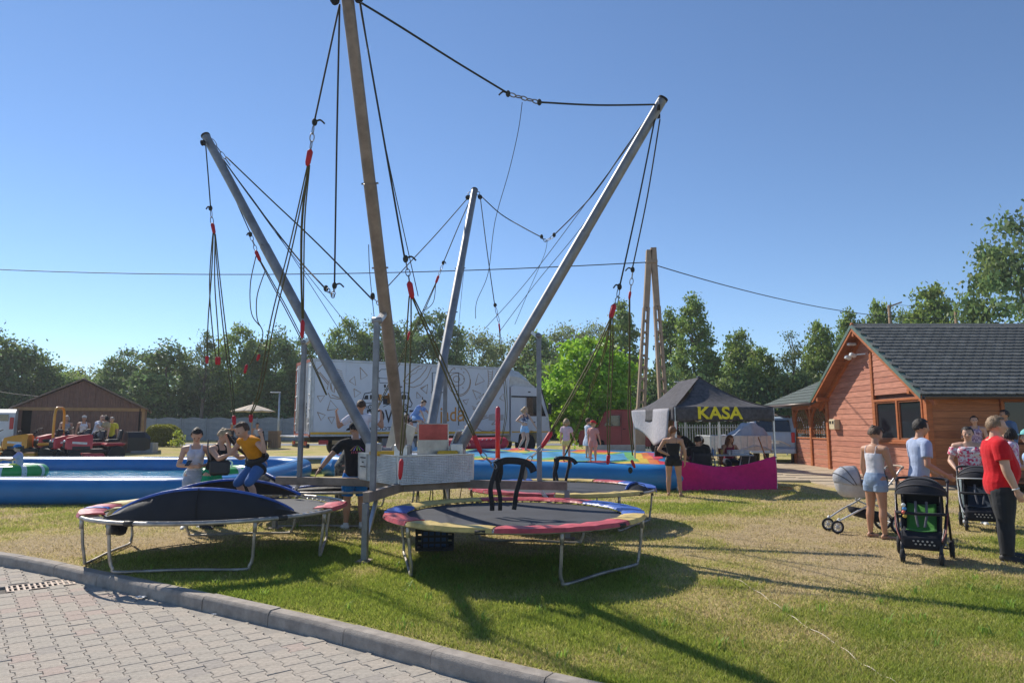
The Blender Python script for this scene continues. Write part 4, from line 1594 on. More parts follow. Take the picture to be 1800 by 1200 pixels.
	def stroke(pts, m=br, w=.016, close=False, name='sketch_stroke'):
		q = [S(*p) for p in pts]
		if close:
			q.append(q[0])
		mb = MB()
		L_, R2 = [], []
		for i, p in enumerate(q):
			d = (q[min(i + 1, len(q) - 1)] - q[max(i - 1, 0)])
			d = d.normalized() if d.length > 1e-6 else Vector((1, 0, 0))
			s = Vector((d.z, 0, -d.x)) * w
			L_.append(Vector((p.x + s.x, -.0165, p.z + s.z))); R2.append(Vector((p.x - s.x, -.0165, p.z - s.z)))
		mb.rings([L_, R2], closed=False, caps=False)
		return mb.build(name, m, body, recalc=False)
	def fill(pts, m, name='sketch_fill'):
		q = [S(*p) for p in pts]
		mb = MB(); mb.add([Vector((p.x, -.0155, p.z)) for p in q], [tuple(range(len(q)))])
		return mb.build(name, m, body)
	def Z(x, y):   # coordinates read in an enlarged crop [500,615]-[760,785], factor 6.923
		return (500 + x / 6.923, 615 + y / 6.923)
	def Y(x, y):   # crop [740,620]-[970,790], factor 7.061
		return (740 + x / 7.061, 620 + y / 7.061)
	def tri(f, a, b, c):
		stroke([f(*a), f(*b), f(*c)], close=True)
	tri(Z, (790, 380), (852, 320), (868, 430)); tri(Z, (845, 470), (930, 520), (855, 575)); tri(Z, (400, 560), (490, 555), (435, 632))
	tri(Z, (400, 755), (497, 790), (445, 855)); tri(Z, (530, 820), (610, 815), (575, 895)); tri(Z, (522, 735), (560, 610), (650, 715))
	tri(Z, (920, 210), (1010, 310), (930, 360)); tri(Z, (1655, 465), (1745, 420), (1728, 530)); tri(Z, (1610, 510), (1610, 585), (1665, 570))
	tri(Y, (672, 400), (712, 255), (788, 350)); tri(Y, (640, 460), (745, 505), (690, 578)); tri(Y, (780, 505), (720, 560), (780, 592)); tri(Y, (520, 590), (592, 575), (562, 640))
	tri(Y, (975, 565), (1020, 505), (1045, 605)); tri(Y, (5, 450), (82, 390), (72, 505)); tri(Y, (875, 890), (935, 830), (945, 880))
	# hot dog, upper middle
	stroke([Z(1445, 380), Z(1500, 300), Z(1580, 230), Z(1660, 185), Z(1700, 178)]); stroke([Z(1445, 380), Z(1490, 410), Z(1560, 395), Z(1650, 330), Z(1720, 240), Z(1745, 180)])
	stroke([Z(1500, 440), Z(1570, 455), Z(1660, 420), Z(1740, 330), Z(1790, 210)]); stroke([Z(1480, 370), Z(1530, 340), Z(1545, 300), Z(1600, 280), Z(1620, 240), Z(1670, 225), Z(1690, 190)], w=.012)
	# doughnut
	c = (470, 345)
	el = lambda rx, ry, c=c: [Y(c[0] + rx * math.cos(a), c[1] + ry * math.sin(a)) for a in np.linspace(0, 2 * pi, 26)]
	stroke(el(140, 175)); stroke(el(95, 78, (445, 330))); stroke(el(40, 36, (440, 325)))
	stroke([Y(c[0] + 146 * math.cos(a), c[1] + 14 + 178 * math.sin(a)) for a in np.linspace(-.2, 1.7, 14)])
	for a, b in ((420, 200), (500, 200), (530, 240), (530, 320), (400, 420), (520, 430), (450, 470), (380, 210)):
		stroke([Y(a - 8, b), Y(a + 8, b + 4)], w=.02)
	# doorway line drawing
	stroke([Y(140, 940), Y(140, 245), Y(468, 245), Y(468, 900)], bk, .02)
	# fries and drink, left of side
	stroke([Z(390, 245), Z(470, 170)]); stroke([Z(390, 245), Z(530, 420)]); stroke([Z(430, 270), Z(540, 400)])
	stroke([Z(520, 480), Z(545, 360), Z(565, 480)]); stroke([Z(565, 410), Z(580, 390), Z(610, 420), Z(605, 520), Z(580, 500), Z(565, 410)]); stroke([Z(530, 520), Z(560, 580), Z(690, 600)]); stroke([Z(575, 545), Z(690, 590)])
	for i in range(9):
		stroke([Z(600 + 8 * i, 220 + 28 * i), Z(700 + 7 * i, 260 + 26 * i)], w=.011)
	# burger, wraps, right of side
	stroke([Y(690, 640), Y(720, 605), Y(780, 600), Y(830, 640)]); 
	for i in range(6):
		stroke([Y(630 + 14 * i, 660 + 26 * i), Y(700 + 20 * i, 690 + 22 * i), Y(760 + 16 * i, 680 + 24 * i), Y(640 + 20 * i, 700 + 26 * i)], w=.012)
		stroke([Y(840, 770 + 12 * i), Y(900, 760 + 14 * i), Y(960, 775 + 12 * i), Y(1025, 768 + 12 * i)], w=.010)
	stroke([Y(830, 210), Y(840, 330), Y(830, 420), Y(850, 510)]); stroke([Y(890, 215), Y(880, 330), Y(900, 420), Y(870, 510)])
	for i in range(9):
		stroke([Y(835, 230 + 30 * i), Y(890, 245 + 28 * i)], w=.010)
	stroke(el(60, 85, (980, 300)), w=.012); stroke(el(35, 50, (975, 310)), w=.012)
	stroke([Y(690, 930), Y(760, 970), Y(850, 975), Y(930, 950)])
	# two vans, skull-like cook figure, lettering
	stroke([Z(950, 610), Z(975, 530), Z(1080, 510), Z(1140, 530), Z(1160, 620), Z(1150, 680), Z(960, 690), Z(945, 630)], bk, .02, True)
	fill([Z(965, 600), Z(985, 550), Z(1020, 548), Z(1020, 600)], bk); fill([Z(1040, 545), Z(1130, 545), Z(1140, 590), Z(1040, 600)], bk)
	stroke([Z(940, 650), Z(1160, 640)], bk, .012); stroke([Z(940, 712), Z(1130, 705)], bk, .012)
	for cx_, cy_ in ((1045, 695), (1470, 690)):
		fill([Z(cx_ + 26 * math.cos(a), cy_ + 34 * math.sin(a)) for a in np.linspace(0, 2 * pi, 16)[:-1]], bk)
		s_ = [Z(cx_ + 12 * math.cos(a), cy_ + 16 * math.sin(a)) for a in np.linspace(0, 2 * pi, 12)]
		stroke(s_, white, .02)
	stroke([Z(1390, 620), Z(1400, 540), Z(1430, 515), Z(1500, 520), Z(1530, 610), Z(1555, 650), Z(1540, 690), Z(1400, 690)], bk, .02, True)
	fill([Z(1420, 600), Z(1430, 545), Z(1480, 545), Z(1485, 600)], bk); fill([Z(1495, 545), Z(1520, 600), Z(1495, 605)], bk)
	stroke([Z(1060, 500), Z(1075, 440), Z(1095, 500)], bk, .014)
	fill([Z(1130, 535), Z(1185, 540), Z(1180, 620), Z(1135, 610)], og); fill([Z(1255, 525), Z(1320, 520), Z(1335, 600), Z(1300, 660), Z(1250, 640)], og); fill([Z(1085, 680), Z(1130, 670), Z(1150, 710), Z(1100, 730)], og)
	fill([Z(1195, 560), Z(1290, 540), Z(1310, 620), Z(1270, 665), Z(1200, 660)], bk)
	fill([Z(1215, 555), Z(1280, 545), Z(1285, 590), Z(1220, 595)], og)
	stroke([Z(1130, 280), Z(1180, 235), Z(1260, 235), Z(1300, 290), Z(1290, 350), Z(1210, 345), Z(1150, 340), Z(1130, 280)], bk, .012); stroke([Z(1150, 330), Z(1160, 400), Z(1280, 400), Z(1290, 340)], bk, .012)
	fill([Z(1210, 420), Z(1235, 420), Z(1235, 455), Z(1212, 460)], bk); fill([Z(1255, 420), Z(1280, 425), Z(1276, 460), Z(1256, 455)], bk); stroke([Z(1210, 480), Z(1290, 480)], bk, .014)
	stroke([Z(1200, 690), Z(1270, 660), Z(1340, 690)], bk, .014)
	def word(txt, u, v, size, m, sx=1.0, bold=0.0):
		p = S(u, v)
		text_part(txt, 'lettering', m, body, (p.x, -.0165, p.z), (pi / 2, 0, 0), size, .001, 'CENTER', bold, sx)
	word('PAROWOZ', *Z(1215, 815), .74, bk, .74, .008)
	word('FOODTRUCK', *Z(1265, 957), .2, bk, 1.5)
	word('jad\u0105', *Y(392, 770), .84, og, .82, .008)
	word('...', *Y(120, 810), .84, og, .82, .008)
	word('FMA', *Y(1005, 210), .16, bk)
truck()

# ================================================================== VANS
def wheel_at(t, x, y, r, wd, s, tyre, rim):
	w = bpy.data.objects.new('wheel', None); w.parent = t; w.location = (x, y, r); COL.objects.link(w)
	MB().lathe([(r * .6, -wd / 2), (r * .86, -wd / 2), (r, -wd / 3), (r, wd / 3), (r * .86, wd / 2), (r * .6, wd / 2)], (0, 0, 0), (0, 1, 0), 24).build('tyre', tyre, w, smooth=True, angle=40)
	MB().lathe([(r * .6, 0), (r * .6, s * wd * .4), (r * .5, s * wd * .3), (r * .2, s * wd * .35), (r * .05, s * wd * .36)], (0, 0, 0), (0, 1, 0), 20).build('rim', rim, w, smooth=True, angle=30)
	return w
def van(name, label, loc, rz, col, prof, W, wheels, r, windows, rough=.4):
	"""side profile (x,z) extruded with inset roof, windows on the sides, lamps"""
	t = thing(name, label, 'van', loc, rz)
	paint = M('paint_' + name, col, rough=rough, var=.12, scale=1.5, bump=.04)
	mb = MB()
	zs = max(p[1] for p in prof)
	def ring(y, k):
		return [Vector((x - (.06 * k if z > zs * .55 else 0) * (1 if x > 0 else -1), y, z - (.03 * k if z > zs * .9 else 0))) for x, z in prof]
	mb.rings([ring(-W / 2 + .06, 1.2), ring(-W / 2, .5), ring(-W / 2 + .0, 0) if False else ring(-W / 2 + .002, .2), ring(W / 2 - .002, .2), ring(W / 2, .5), ring(W / 2 - .06, 1.2)])
	body = mb.build('body', paint, t, smooth=True, angle=28)
	g = glass('van_glass', (.02, .025, .03))
	for s in (-1, 1):
		for w in windows:
			mb = MB(); mb.prism([(x, s * (W / 2 + .004), z) for x, z in w], (0, s * .008, 0)); mb.build('side_window', g, body)
	rub = M('rubber', (.02, .02, .02)); rim = M('rim_steel', (.4, .4, .4))
	for x in wheels:
		for s in (-1, 1):
			wheel_at(t, x, s * (W / 2 - .1), r, .2, s, rub, rim)
	return t, body
rv = gpt(1108, 31.5)
prof = [(-2.1, .42), (-2.15, 1.0), (-2.1, 1.85), (-1.95, 2.0), (.75, 2.02), (1.05, 1.92), (1.35, 1.25), (2.15, 1.08), (2.25, .8), (2.22, .42), (1.75, .42), (1.7, .62), (1.4, .75), (1.1, .62), (1.05, .38), (-.95, .38), (-1.0, .62), (-1.3, .75), (-1.6, .62), (-1.65, .42)]
t, body = van('red_van', 'faded red panel van with sloping bonnet parked behind the inflatable', rv, pi - R_(14), (.30, .06, .06), prof, 1.75, (-1.3, 1.4), .34, [[(.35, 1.28), (.35, 1.75), (.78, 1.75), (1.08, 1.28)]], rough=.5)
MB().box((1.1, 0, 1.6), (.02, 1.4, .5), rot=Matrix.Rotation(-.42, 3, 'Y')).build('windscreen', glass('van_glass'), body)
for s in (-1, 1):
	MB().ell((2.2, s * .62, .92), (.05, .1, .1)).build('headlight', M('lamp_clear', (.7, .7, .68), rough=.15, bump=0), body, smooth=True)
MB().box((2.27, 0, .6), (.1, 1.7, .14), bev=.03).build('bumper', M('bumper_black', (.03, .03, .03)), body)
MB().box((-.55, .882, 1.2), (.012, .012, 1.4)).build('door_gap', M('bumper_black', (.03, .03, .03)), body)
MB().box((.3, .882, 1.2), (.012, .012, 1.4)).build('door_gap', M('bumper_black', (.03, .03, .03)), body)
MB().box((.18, .886, 1.15), (.14, .02, .03)).build('door_handle', M('bumper_black', (.03, .03, .03)), body)
# grey low board in front of the red van
gb = gpt(1088, 27.2)
o = MB().box((0, 0, .27), (2.1, .06, .54), bev=.01).build('grey_board', M('board_grey', (.30, .31, .33), rough=.7), None, loc=gb)
tag(o, 'low grey board panel standing on edge in front of the red van', 'board')

sv = gpt(1372, 30.8)
prof2 = [(-2.2, .45), (-2.25, 1.0), (-2.18, 1.35), (-1.98, 1.9), (-1.8, 1.97), (.7, 1.97), (1.15, 1.9), (1.8, 1.25), (2.4, 1.1), (2.5, .75), (2.45, .42), (1.85, .42), (1.8, .62), (1.5, .74), (1.2, .62), (1.15, .4), (-1.05, .4), (-1.1, .62), (-1.4, .74), (-1.7, .62), (-1.75, .45)]
t, body = van('silver_van', 'silver blue minivan seen from behind beside the timber shelter', sv, R_(62), (.33, .42, .54), prof2, 1.8, (-1.4, 1.5), .33, [[(-1.75, 1.3), (-1.7, 1.78), (-.95, 1.78), (-.95, 1.3)], [(-.85, 1.3), (-.85, 1.78), (.1, 1.78), (.1, 1.3)], [(.2, 1.3), (.2, 1.78), (.75, 1.78), (1.2, 1.3)]])
mb = MB(); mb.prism([(-2.2, -.72, 1.34), (-2.2, .72, 1.34), (-2.04, .64, 1.82), (-2.04, -.64, 1.82)], (-.012, 0, -.004)); mb.build('rear_window', glass('van_glass'), body)
for s in (-1, 1):
	MB().box((-2.24, s * .8, 1.1), (.06, .14, .42), bev=.02).build('tail_lamp', M('lamp_red', (.5, .03, .03)), body)
MB().box((-2.3, 0, .55), (.14, 1.78, .22), bev=.04).build('bumper', M('paint_silver_van', (.33, .42, .54)), body)
MB().box((-2.27, 0, .9), (.02, .52, .12)).build('plate', M('plate_white', (.75, .75, .72)), body)
mb = MB(); mb.tube(smooth_path([(-2.36, -.7, .75), (-2.5, -.3, .95), (-2.5, .3, .95), (-2.36, .7, .75)], 4), .025, 6); mb.build('bike_rack', M('rack_alu', (.55, .55, .52), metal=.5), body, smooth=True)

wv = gpt(-8, 30.5)
prof3 = [(-2.1, .42), (-2.12, 1.3), (-2.0, 1.8), (-1.75, 1.95), (.3, 1.98), (.9, 1.85), (1.5, 1.25), (2.1, 1.05), (2.2, .7), (2.15, .42), (1.7, .42), (1.65, .6), (1.35, .72), (1.05, .6), (1.0, .38), (-1.0, .38), (-1.05, .6), (-1.35, .72), (-1.65, .6), (-1.7, .42)]
t, body = van('white_van', 'small white van parked at the left of the brown shed', wv, R_(118), (.66, .66, .67), prof3, 1.75, (-1.35, 1.35), .32, [[(-.1, 1.25), (-.1, 1.75), (.6, 1.75), (1.1, 1.25)]])
MB().box((-2.06, 0, 1.5), (.03, 1.3, .45)).build('rear_window', glass('van_glass'), body)
for s in (-1, 1):
	MB().box((-2.1, s * .78, 1.35), (.08, .14, .5), bev=.02).build('tail_lamp', M('lamp_red', (.5, .03, .03)), body)
# ================================================================== BUNGEE RIG
STEEL = M('galvanised_steel', (.25, .255, .265), rough=.48, metal=.45, var=.2, scale=4, bump=.02, bscale=30)
STEELW = M('weathered_steel', (.29, .225, .175), rough=.55, metal=.3, var=.25, scale=3, bump=.04, bscale=30)
ALU = M('aluminium', (.60, .60, .60), rough=.35, metal=.85, var=.12, scale=5, bump=.08)
RUB = M('rubber', (.02, .02, .02))
ROPE = M('cord_dark', (.035, .038, .03), rough=.8, bump=.4, bscale=200)
CORD = M('cord_olive', (.115, .10, .035), rough=.8, bump=.4, bscale=200)
REDS = M('red_sleeve', (.52, .02, .03), rough=.6)
def checker_plate():
	m = M('checker_plate', (.52, .52, .51), rough=.33, metal=.85, var=.15, scale=4, bump=0)
	nt = m.node_tree
	b = nt.nodes['Principled BSDF']
	tc = [n for n in nt.nodes if n.type == 'TEX_COORD'][0]
	w1 = nt.nodes.new('ShaderNodeTexVoronoi')
	w1.inputs['Scale'].default_value = 42
	w1.inputs['Randomness'].default_value = .35
	mp = nt.nodes.new('ShaderNodeMapping')
	mp.inputs['Scale'].default_value = (1, 1, 1)
	nt.links.new(tc.outputs['Object'], mp.inputs['Vector'])
	nt.links.new(mp.outputs['Vector'], w1.inputs['Vector'])
	bp = nt.nodes.new('ShaderNodeBump')
	bp.inputs['Strength'].default_value = .8
	bp.inputs['Distance'].default_value = .012
	nt.links.new(w1.outputs['Distance'], bp.inputs['Height'])
	nt.links.new(bp.outputs['Normal'], b.inputs['Normal'])
	return m
CHECK = checker_plate()
RC = Vector((-1.56, 11.14, 0))
ARM = {'F': Vector((-1.86, 8.88, 0)), 'R': Vector((.84, 10.62, 0)), 'L': Vector((-3.95, 11.66, 0)), 'B': Vector((-1.25, 13.4, 0))}
AD = {k: (v - RC).normalized() for k, v in ARM.items()}
TOPD = {'F': (3.49, 7.05), 'R': (4.04, 6.84), 'L': (4.18, 7.0), 'B': (4.81, 7.34)}
rig = thing('bungee_rig', 'steel bungee trampoline rig with four leaning poles and a checker plate box', 'bungee rig', RC)
def rig_build(mb, name, mat, parent=rig, **k):
	inv = PMAT[rig.name].inverted()
	mb.v = [tuple(inv @ Vector(p)) for p in mb.v]
	return mb.build(name, mat, parent, **k)
PTOP = {}
for k in 'FRLB':
	d = AD[k]; s = Vector((-d.y, d.x, 0)); up = Vector((0, 0, 1))
	al = (ARM[k] - RC).length
	# arm beam, leg, foot plate, brace
	rig_build(MB().bar(RC + d * .5 + up * .80, RC + d * al + up * .80, .09, .13, bev=.006), 'arm', STEELW)
	leg = rig_build(MB().bar(ARM[k] + up * .03, ARM[k] + up * .735, .075, .075, up=d, bev=.005), 'leg', STEEL)
	rig_build(MB().box(ARM[k] + up * .015, (.22, .17, .03), rz=math.atan2(d.y, d.x), bev=.004), 'foot_plate', STEELW, leg)
	rig_build(MB().tube([ARM[k] + up * .02, ARM[k] + up * .07], .04, 10), 'levelling_screw', STEEL, leg)
	rig_build(MB().bar(ARM[k] + up * .2, ARM[k] - d * .42 + up * .745, .04, .05, up=s), 'brace', ALU)
	# pole
	r0 = .74
	p0 = RC + d * r0 + up * 1.36
	p1 = RC + d * TOPD[k][0] + up * TOPD[k][1]
	PTOP[k] = p1
	pm = STEELW if k == 'F' else STEEL
	pole = rig_build(MB().tube([p0, p0.lerp(p1, .62), p0.lerp(p1, .621), p1], [.086, .086, .079, .076], 18), 'pole', pm, smooth=True, angle=35)
	ax = (p1 - p0).normalized()
	rig_build(MB().tube([p1 - ax * .004, p1 + ax * .03], [.083, .083], 16), 'end_cap', RUB, pole, smooth=True, angle=35)
	mb = MB()
	for f in (.16, .44, .62):
		c = p0.lerp(p1, f)
		mb.tube([c - s * .115, c + s * .115], .013, 6)
	rig_build(mb, 'bolts', STEEL, pole)
	# eyes and pulleys at the top
	for q in (-1, 1):
		c = p1 - ax * .12 + s * q * .1
		rig_build(MB().tube([c + Vector((0, 0, .045 * math.sin(a))) + s * (.045 * math.cos(a)) for a in np.linspace(0, 2 * pi, 12)[:-1]], .010, 6, closed=True), 'eye_ring', STEEL, pole, smooth=True)
		c2 = c + s * q * .05 - up * .09
		rig_build(MB().lathe([(.02, -.025), (.055, -.02), (.04, 0), (.055, .02), (.02, .025)], c2, d, 14), 'pulley', RUB, pole, smooth=True)
	# foot bracket of the pole on the box
	rig_build(MB().box(RC + d * .72 + up * 1.33, (.2, .20, .2), rz=math.atan2(d.y, d.x), bev=.01), 'pole_bracket', ALU)
	# vertical prop from arm to pole
	pd = 2.03
	pb = RC + d * pd + up * .865
	pt = RC + d * pd + up * 3.12
	prop = rig_build(MB().bar(pb, pt, .07, .07, up=d, bev=.005), 'prop_post', STEEL)
	tt = (pd - r0) / (TOPD[k][0] - r0)
	near = p0 + (p1 - p0) * max(0, (pt - p0).dot(ax) / (p1 - p0).length)
	rig_build(MB().bar(pt - up * .03, near, .05, .09, up=s), 'prop_bracket', ALU, prop)
	rig_build(MB().tube([pt - s * .06, pt + s * .06], .045, 10), 'hinge_bolt', STEEL, prop, smooth=True)
# hub and checker plate box: square with its corners above the arms
hub = MB().box(RC + Vector((0, 0, .78)), (1.15, 1.15, .1), rz=math.atan2(AD['F'].y, AD['F'].x) + pi / 4)
rig_build(hub, 'hub_frame', STEELW)
corn = {k: RC + AD[k] * .97 for k in 'FRLB'}
order = ['F', 'R', 'B', 'L']
for i, k in enumerate(order):
	a, b = corn[k], corn[order[(i + 1) % 4]]
	d = (b - a).normalized(); nrm = Vector((d.y, -d.x, 0))
	rig_build(MB().bar(a + d * .012 + Vector((0, 0, 1.055)), b - d * .012 + Vector((0, 0, 1.055)), .012, .43), 'side_panel', CHECK)
	rig_build(MB().bar(a + Vector((0, 0, 1.055)), a + Vector((0, 0, 1.056)) + Vector((0, 0, .0)) + d * .02, .03, .435), 'edge_trim', ALU)
	rig_build(MB().bar(a + nrm * .008 + Vector((0, 0, 1.268)), b + nrm * .008 + Vector((0, 0, 1.268)), .03, .016), 'top_trim', ALU)
mb = MB(); mb.prism([corn[k] + Vector((0, 0, 1.235)) for k in order], (0, 0, .012)); rig_build(mb, 'box_lid', CHECK)
# door plate with slots on the left face of the box
a, b = corn['L'], corn['F']
d = (b - a).normalized(); nrm = Vector((d.y, -d.x, 0))
nrm = -nrm if nrm.dot(Vector((0, -1, 0))) < 0 else nrm
pl = rig_build(MB().bar(a + d * .06 + nrm * .012 + Vector((0, 0, 1.06)), a + d * .34 + nrm * .012 + Vector((0, 0, 1.06)), .008, .40), 'hatch', ALU)
mb = MB()
for z, w in ((1.2, .2), (1.13, .06), (1.06, .2)):
	mb.bar(a + d * (.2 - w / 2) + nrm * .019 + Vector((0, 0, z)), a + d * (.2 + w / 2) + nrm * .019 + Vector((0, 0, z)), .006, .018)
rig_build(mb, 'slots', RUB, pl)
# two propped-up shiny lids and winch parts on the top of the box
lid = MB(); lid.box(RC + Vector((.30, -.12, 1.5)), (.5, .02, .5), rz=R_(14), bev=.004)
lo_ = rig_build(lid, 'raised_lid', M('lid_steel', (.33, .32, .31), rough=.28, metal=.8, bump=.04))
lid = MB(); lid.box(RC + Vector((.303, -.134, 1.61)), (.46, .006, .25), rz=R_(14), bev=.002)  # red reflection on the lid, put in as a thin coloured plate
rig_build(lid, 'red_reflection', M('lid_red_reflection', (.42, .075, .06), rough=.35, metal=.3, var=.3, scale=3, bump=.05), lo_)
lid = MB(); lid.box(RC + Vector((-.28, .28, 1.52)), (.5, .02, .5), rot=Matrix.Rotation(R_(-30), 3, 'Z') @ Matrix.Rotation(R_(18), 3, 'Y'), bev=.004)
rig_build(lid, 'raised_lid', M('lid_cream', (.6, .55, .45), rough=.4, metal=.3))
lid = MB(); lid.box(RC + Vector((.68, -.02, 1.45)), (.03, .42, .4), rot=Matrix.Rotation(R_(-20), 3, 'Z') @ Matrix.Rotation(R_(24), 3, 'Y'), bev=.004)
rig_build(lid, 'raised_lid', CHECK)
yel = M('winch_yellow', (.72, .42, .03), rough=.5)
for x, y, l in ((-.62, -.28, .12), (-.3, -.42, .5), (.55, -.3, .32)):
	rig_build(MB().box(RC + Vector((x, y, 1.285)), (l, .1, .075), rz=R_(12), bev=.02), 'winch_cover', yel)
for k in range(4):
	rig_build(MB().lathe([(.03, -.09), (.07, -.085), (.07, -.07), (.045, -.06), (.045, .06), (.07, .07), (.07, .085), (.03, .09)], RC + Vector((-.45 + .3 * k, -.05 + .1 * (k % 2), 1.32)), (1, .2, 0), 12), 'winch_drum', STEEL, smooth=True, angle=30)
# cables hanging below the box
for x, y in ((.1, -.25), (.3, -.1), (.55, .1)):
	rig_build(MB().tube(smooth_path([RC + Vector((x, y, .75)), RC + Vector((x + .02, y, .4)), RC + Vector((x + .12, y - .05, .3)), RC + Vector((x + .2, y, .75))], 5), .008, 5), 'loose_cable', ROPE, smooth=True)

# ------------------------------------------------------------------ cords and ropes of the rig (picture columns/rows with depth)
def rope(pts, r=.011, m=ROPE, name='rope', straight=False):
	q = [p if isinstance(p, Vector) else aty(*p) for p in pts]
	if not straight and len(q) > 2:
		q = smooth_path(q, 6)
	return rig_build(MB().tube(q, r, 6), name, m, smooth=True)
def bundle(pts, n=3, sp=.022, r=.0095, m=CORD, name='bungee_cord'):
	q = smooth_path([aty(*p) for p in pts], 6)
	for i in range(n):
		a = 2 * pi * i / n
		off = Vector((math.cos(a) * sp, math.sin(a) * sp, 0))
		mid = len(q) / 2
		qq = [p + off * (.35 + .65 * math.sin(pi * j / (len(q) - 1))) for j, p in enumerate(q)]
		rig_build(MB().tube(qq, r, 6), name, m, smooth=True)
def sleeve(p, q, r=.032):
	a, b = aty(*p), aty(*q)
	return rig_build(MB().tube([a, a.lerp(b, .15), a.lerp(b, .8), b], [.012, r, r * .9, r * .5], 8), 'red_sleeve', REDS, smooth=True)
def knot(p, tail=.1):
	c = aty(*p)
	rig_build(MB().ell(c, (.035, .035, .05)).tube(smooth_path([c, c + Vector((tail * .7, 0, .03)), c + Vector((tail * 1.3, 0, -.02))], 4), .012, 6), 'knot', ROPE, smooth=True)
def links(p, q, n=3, r=.007):
	"""carabiner chain: oval rings end to end"""
	a, b = aty(*p), aty(*q)
	d, s, t = basis(b - a)
	L = (b - a).length / n
	for i in range(n):
		c = a + d * (L * (i + .5))
		ss = s if i % 2 else t
		rig_build(MB().tube([c + d * (L * .58 * math.cos(x)) + ss * (.028 * math.sin(x)) for x in np.linspace(0, 2 * pi, 13)[:-1]], r, 6, closed=True), 'carabiner', STEEL, smooth=True)
F, Rr, Lp, Bp = PTOP['F'], PTOP['R'], PTOP['L'], PTOP['B']
yF, yR, yL, yB = F.y, Rr.y, Lp.y, Bp.y
# front pole, right pulley: cord to the harness on the front trampoline
rope([(632, 4, yF + .2), (672, 230, 7.95), (711, 452, 8.35)], .012)
knot((713, 455, 8.36)); links((714, 462, 8.36), (720, 496, 8.38)); sleeve((719, 494, 8.38), (725, 525, 8.4), .04)
bundle([(724, 520, 8.4), (760, 600, 8.5), (806, 706, 8.65), (838, 775, 8.8)], 3, .03)
sleeve((832, 762, 8.78), (846, 797, 8.82), .035); links((846, 796, 8.82), (872, 822, 8.9), 3)
bundle([(721, 520, 8.4), (718, 600, 8.45), (714, 700, 8.5), (705, 800, 8.5)], 2, .03)
sleeve((706, 806, 8.5), (703, 842, 8.5), .03)
rope([(634, 6, yF + .2), (676, 250, 8.4), (735, 520, 10.2)], .007)
# long rope front pole to right pole with linked middle
rope([(636, 6, yF + .15), (700, 45, 7.8), (800, 108, 8.6), (894, 165, 9.2)], .014)
knot((893, 165, 9.2), -.1); links((896, 166, 9.2), (946, 180, 9.5), 5, .009); knot((948, 180, 9.5), .02)
rope([(950, 180, 9.5), (1050, 185, 9.9), (1153, 184, yR)], .014)
rope([(918, 180, 9.35), (911, 230, 9.6), (895, 300, 9.9), (870, 390, 10.5), (858, 480, 11), (838, 530, 11.2), (836, 560, 11.3)], .005)
# front pole, left pulley
rope([(597, 8, yF + .2), (575, 110, 8.0), (553, 212, 8.4)], .012)
knot((553, 215, 8.4)); links((551, 222, 8.4), (546, 262, 8.45), 3); sleeve((546, 262, 8.45), (540, 292, 8.5), .04)
bundle([(542, 290, 8.5), (512, 430, 8.9), (480, 560, 9.2), (458, 680, 9.45), (441, 728, 9.5)], 2, .025)
bundle([(543, 290, 8.5), (533, 380, 8.7), (531, 470, 8.9), (532, 560, 9.0)], 3, .025)
sleeve((532, 562, 9.0), (531, 594, 9.0), .03); sleeve((441, 728, 9.5), (441, 742, 9.5), .03)
rope([(597, 8, yF + .2), (592, 250, 8.6), (588, 500, 9.4)], .012)
knot((588, 502, 9.4)); links((588, 505, 9.4), (585, 520, 9.45), 2)
# left pole
rope([(361, 248, yL), (366, 310, yL - .1), (370, 362, yL - .2)], .012)
knot((370, 366, yL - .2), -.06); links((371, 370, yL - .2), (373, 394, yL - .25), 2); sleeve((373, 392, yL - .25), (377, 412, yL - .25), .035)
bundle([(375, 410, 11.7), (372, 480, 11.6), (366, 560, 11.6), (364, 626, 11.6)], 1, 0.0, .011)
bundle([(376, 410, 11.7), (373, 500, 11.7), (379, 590, 11.7), (382, 628, 11.7)], 2, .05, .011)
for u, v in ((364, 628), (381, 630), (385, 630)):
	sleeve((u, v - 3, 11.65), (u, v + 11, 11.65), .03)
bundle([(378, 412, 11.7), (385, 490, 11.2), (396, 590, 10.4), (408, 690, 9.8), (411, 736, 9.5)], 2, .02)
sleeve((411, 730, 9.5), (412, 746, 9.5), .03)
rope([(392, 300, yL - .05), (418, 360, yL), (440, 410, yL)], .010)
knot((440, 412, yL), -.05); links((441, 414, yL), (450, 440, yL), 3); sleeve((449, 440, yL), (458, 460, yL), .035)
bundle([(457, 458, 12), (480, 500, 12.2), (506, 548, 12.5), (537, 610, 12.7), (574, 694, 12.9)], 2, .02)
rope([(450, 450, 12), (440, 500, 12.1), (442, 550, 12.3), (456, 572, 12.4)], .010, CORD, 'bungee_cord'); rope([(466, 476, 12), (452, 520, 12.2), (452, 560, 12.4), (462, 590, 12.5), (440, 640, 12.6)], .010, CORD, 'bungee_cord')
sleeve((456, 622, 12.5), (452, 634, 12.5), .03); sleeve((434, 640, 12.6), (430, 656, 12.6), .03)
links((372, 245, yL), (404, 290, yL), 4)
rope([(398, 276, yL), (470, 345, 11.4), (560, 430, 10.7), (655, 527, 10.0)], .012)
knot((655, 520, 10.0), .02); links((652, 520, 10), (668, 535, 10), 3)
rope([(392, 280, yL), (450, 360, 11.3), (520, 450, 10.4), (570, 505, 9.6)], .012); knot((573, 507, 9.6), .02); links((575, 508, 9.5), (587, 522, 9.45), 3)
rope([(385, 272, yL), (480, 400, 12), (600, 585, 12.6)], .006); rope([(400, 290, yL), (500, 430, 12), (610, 570, 12.6)], .006)
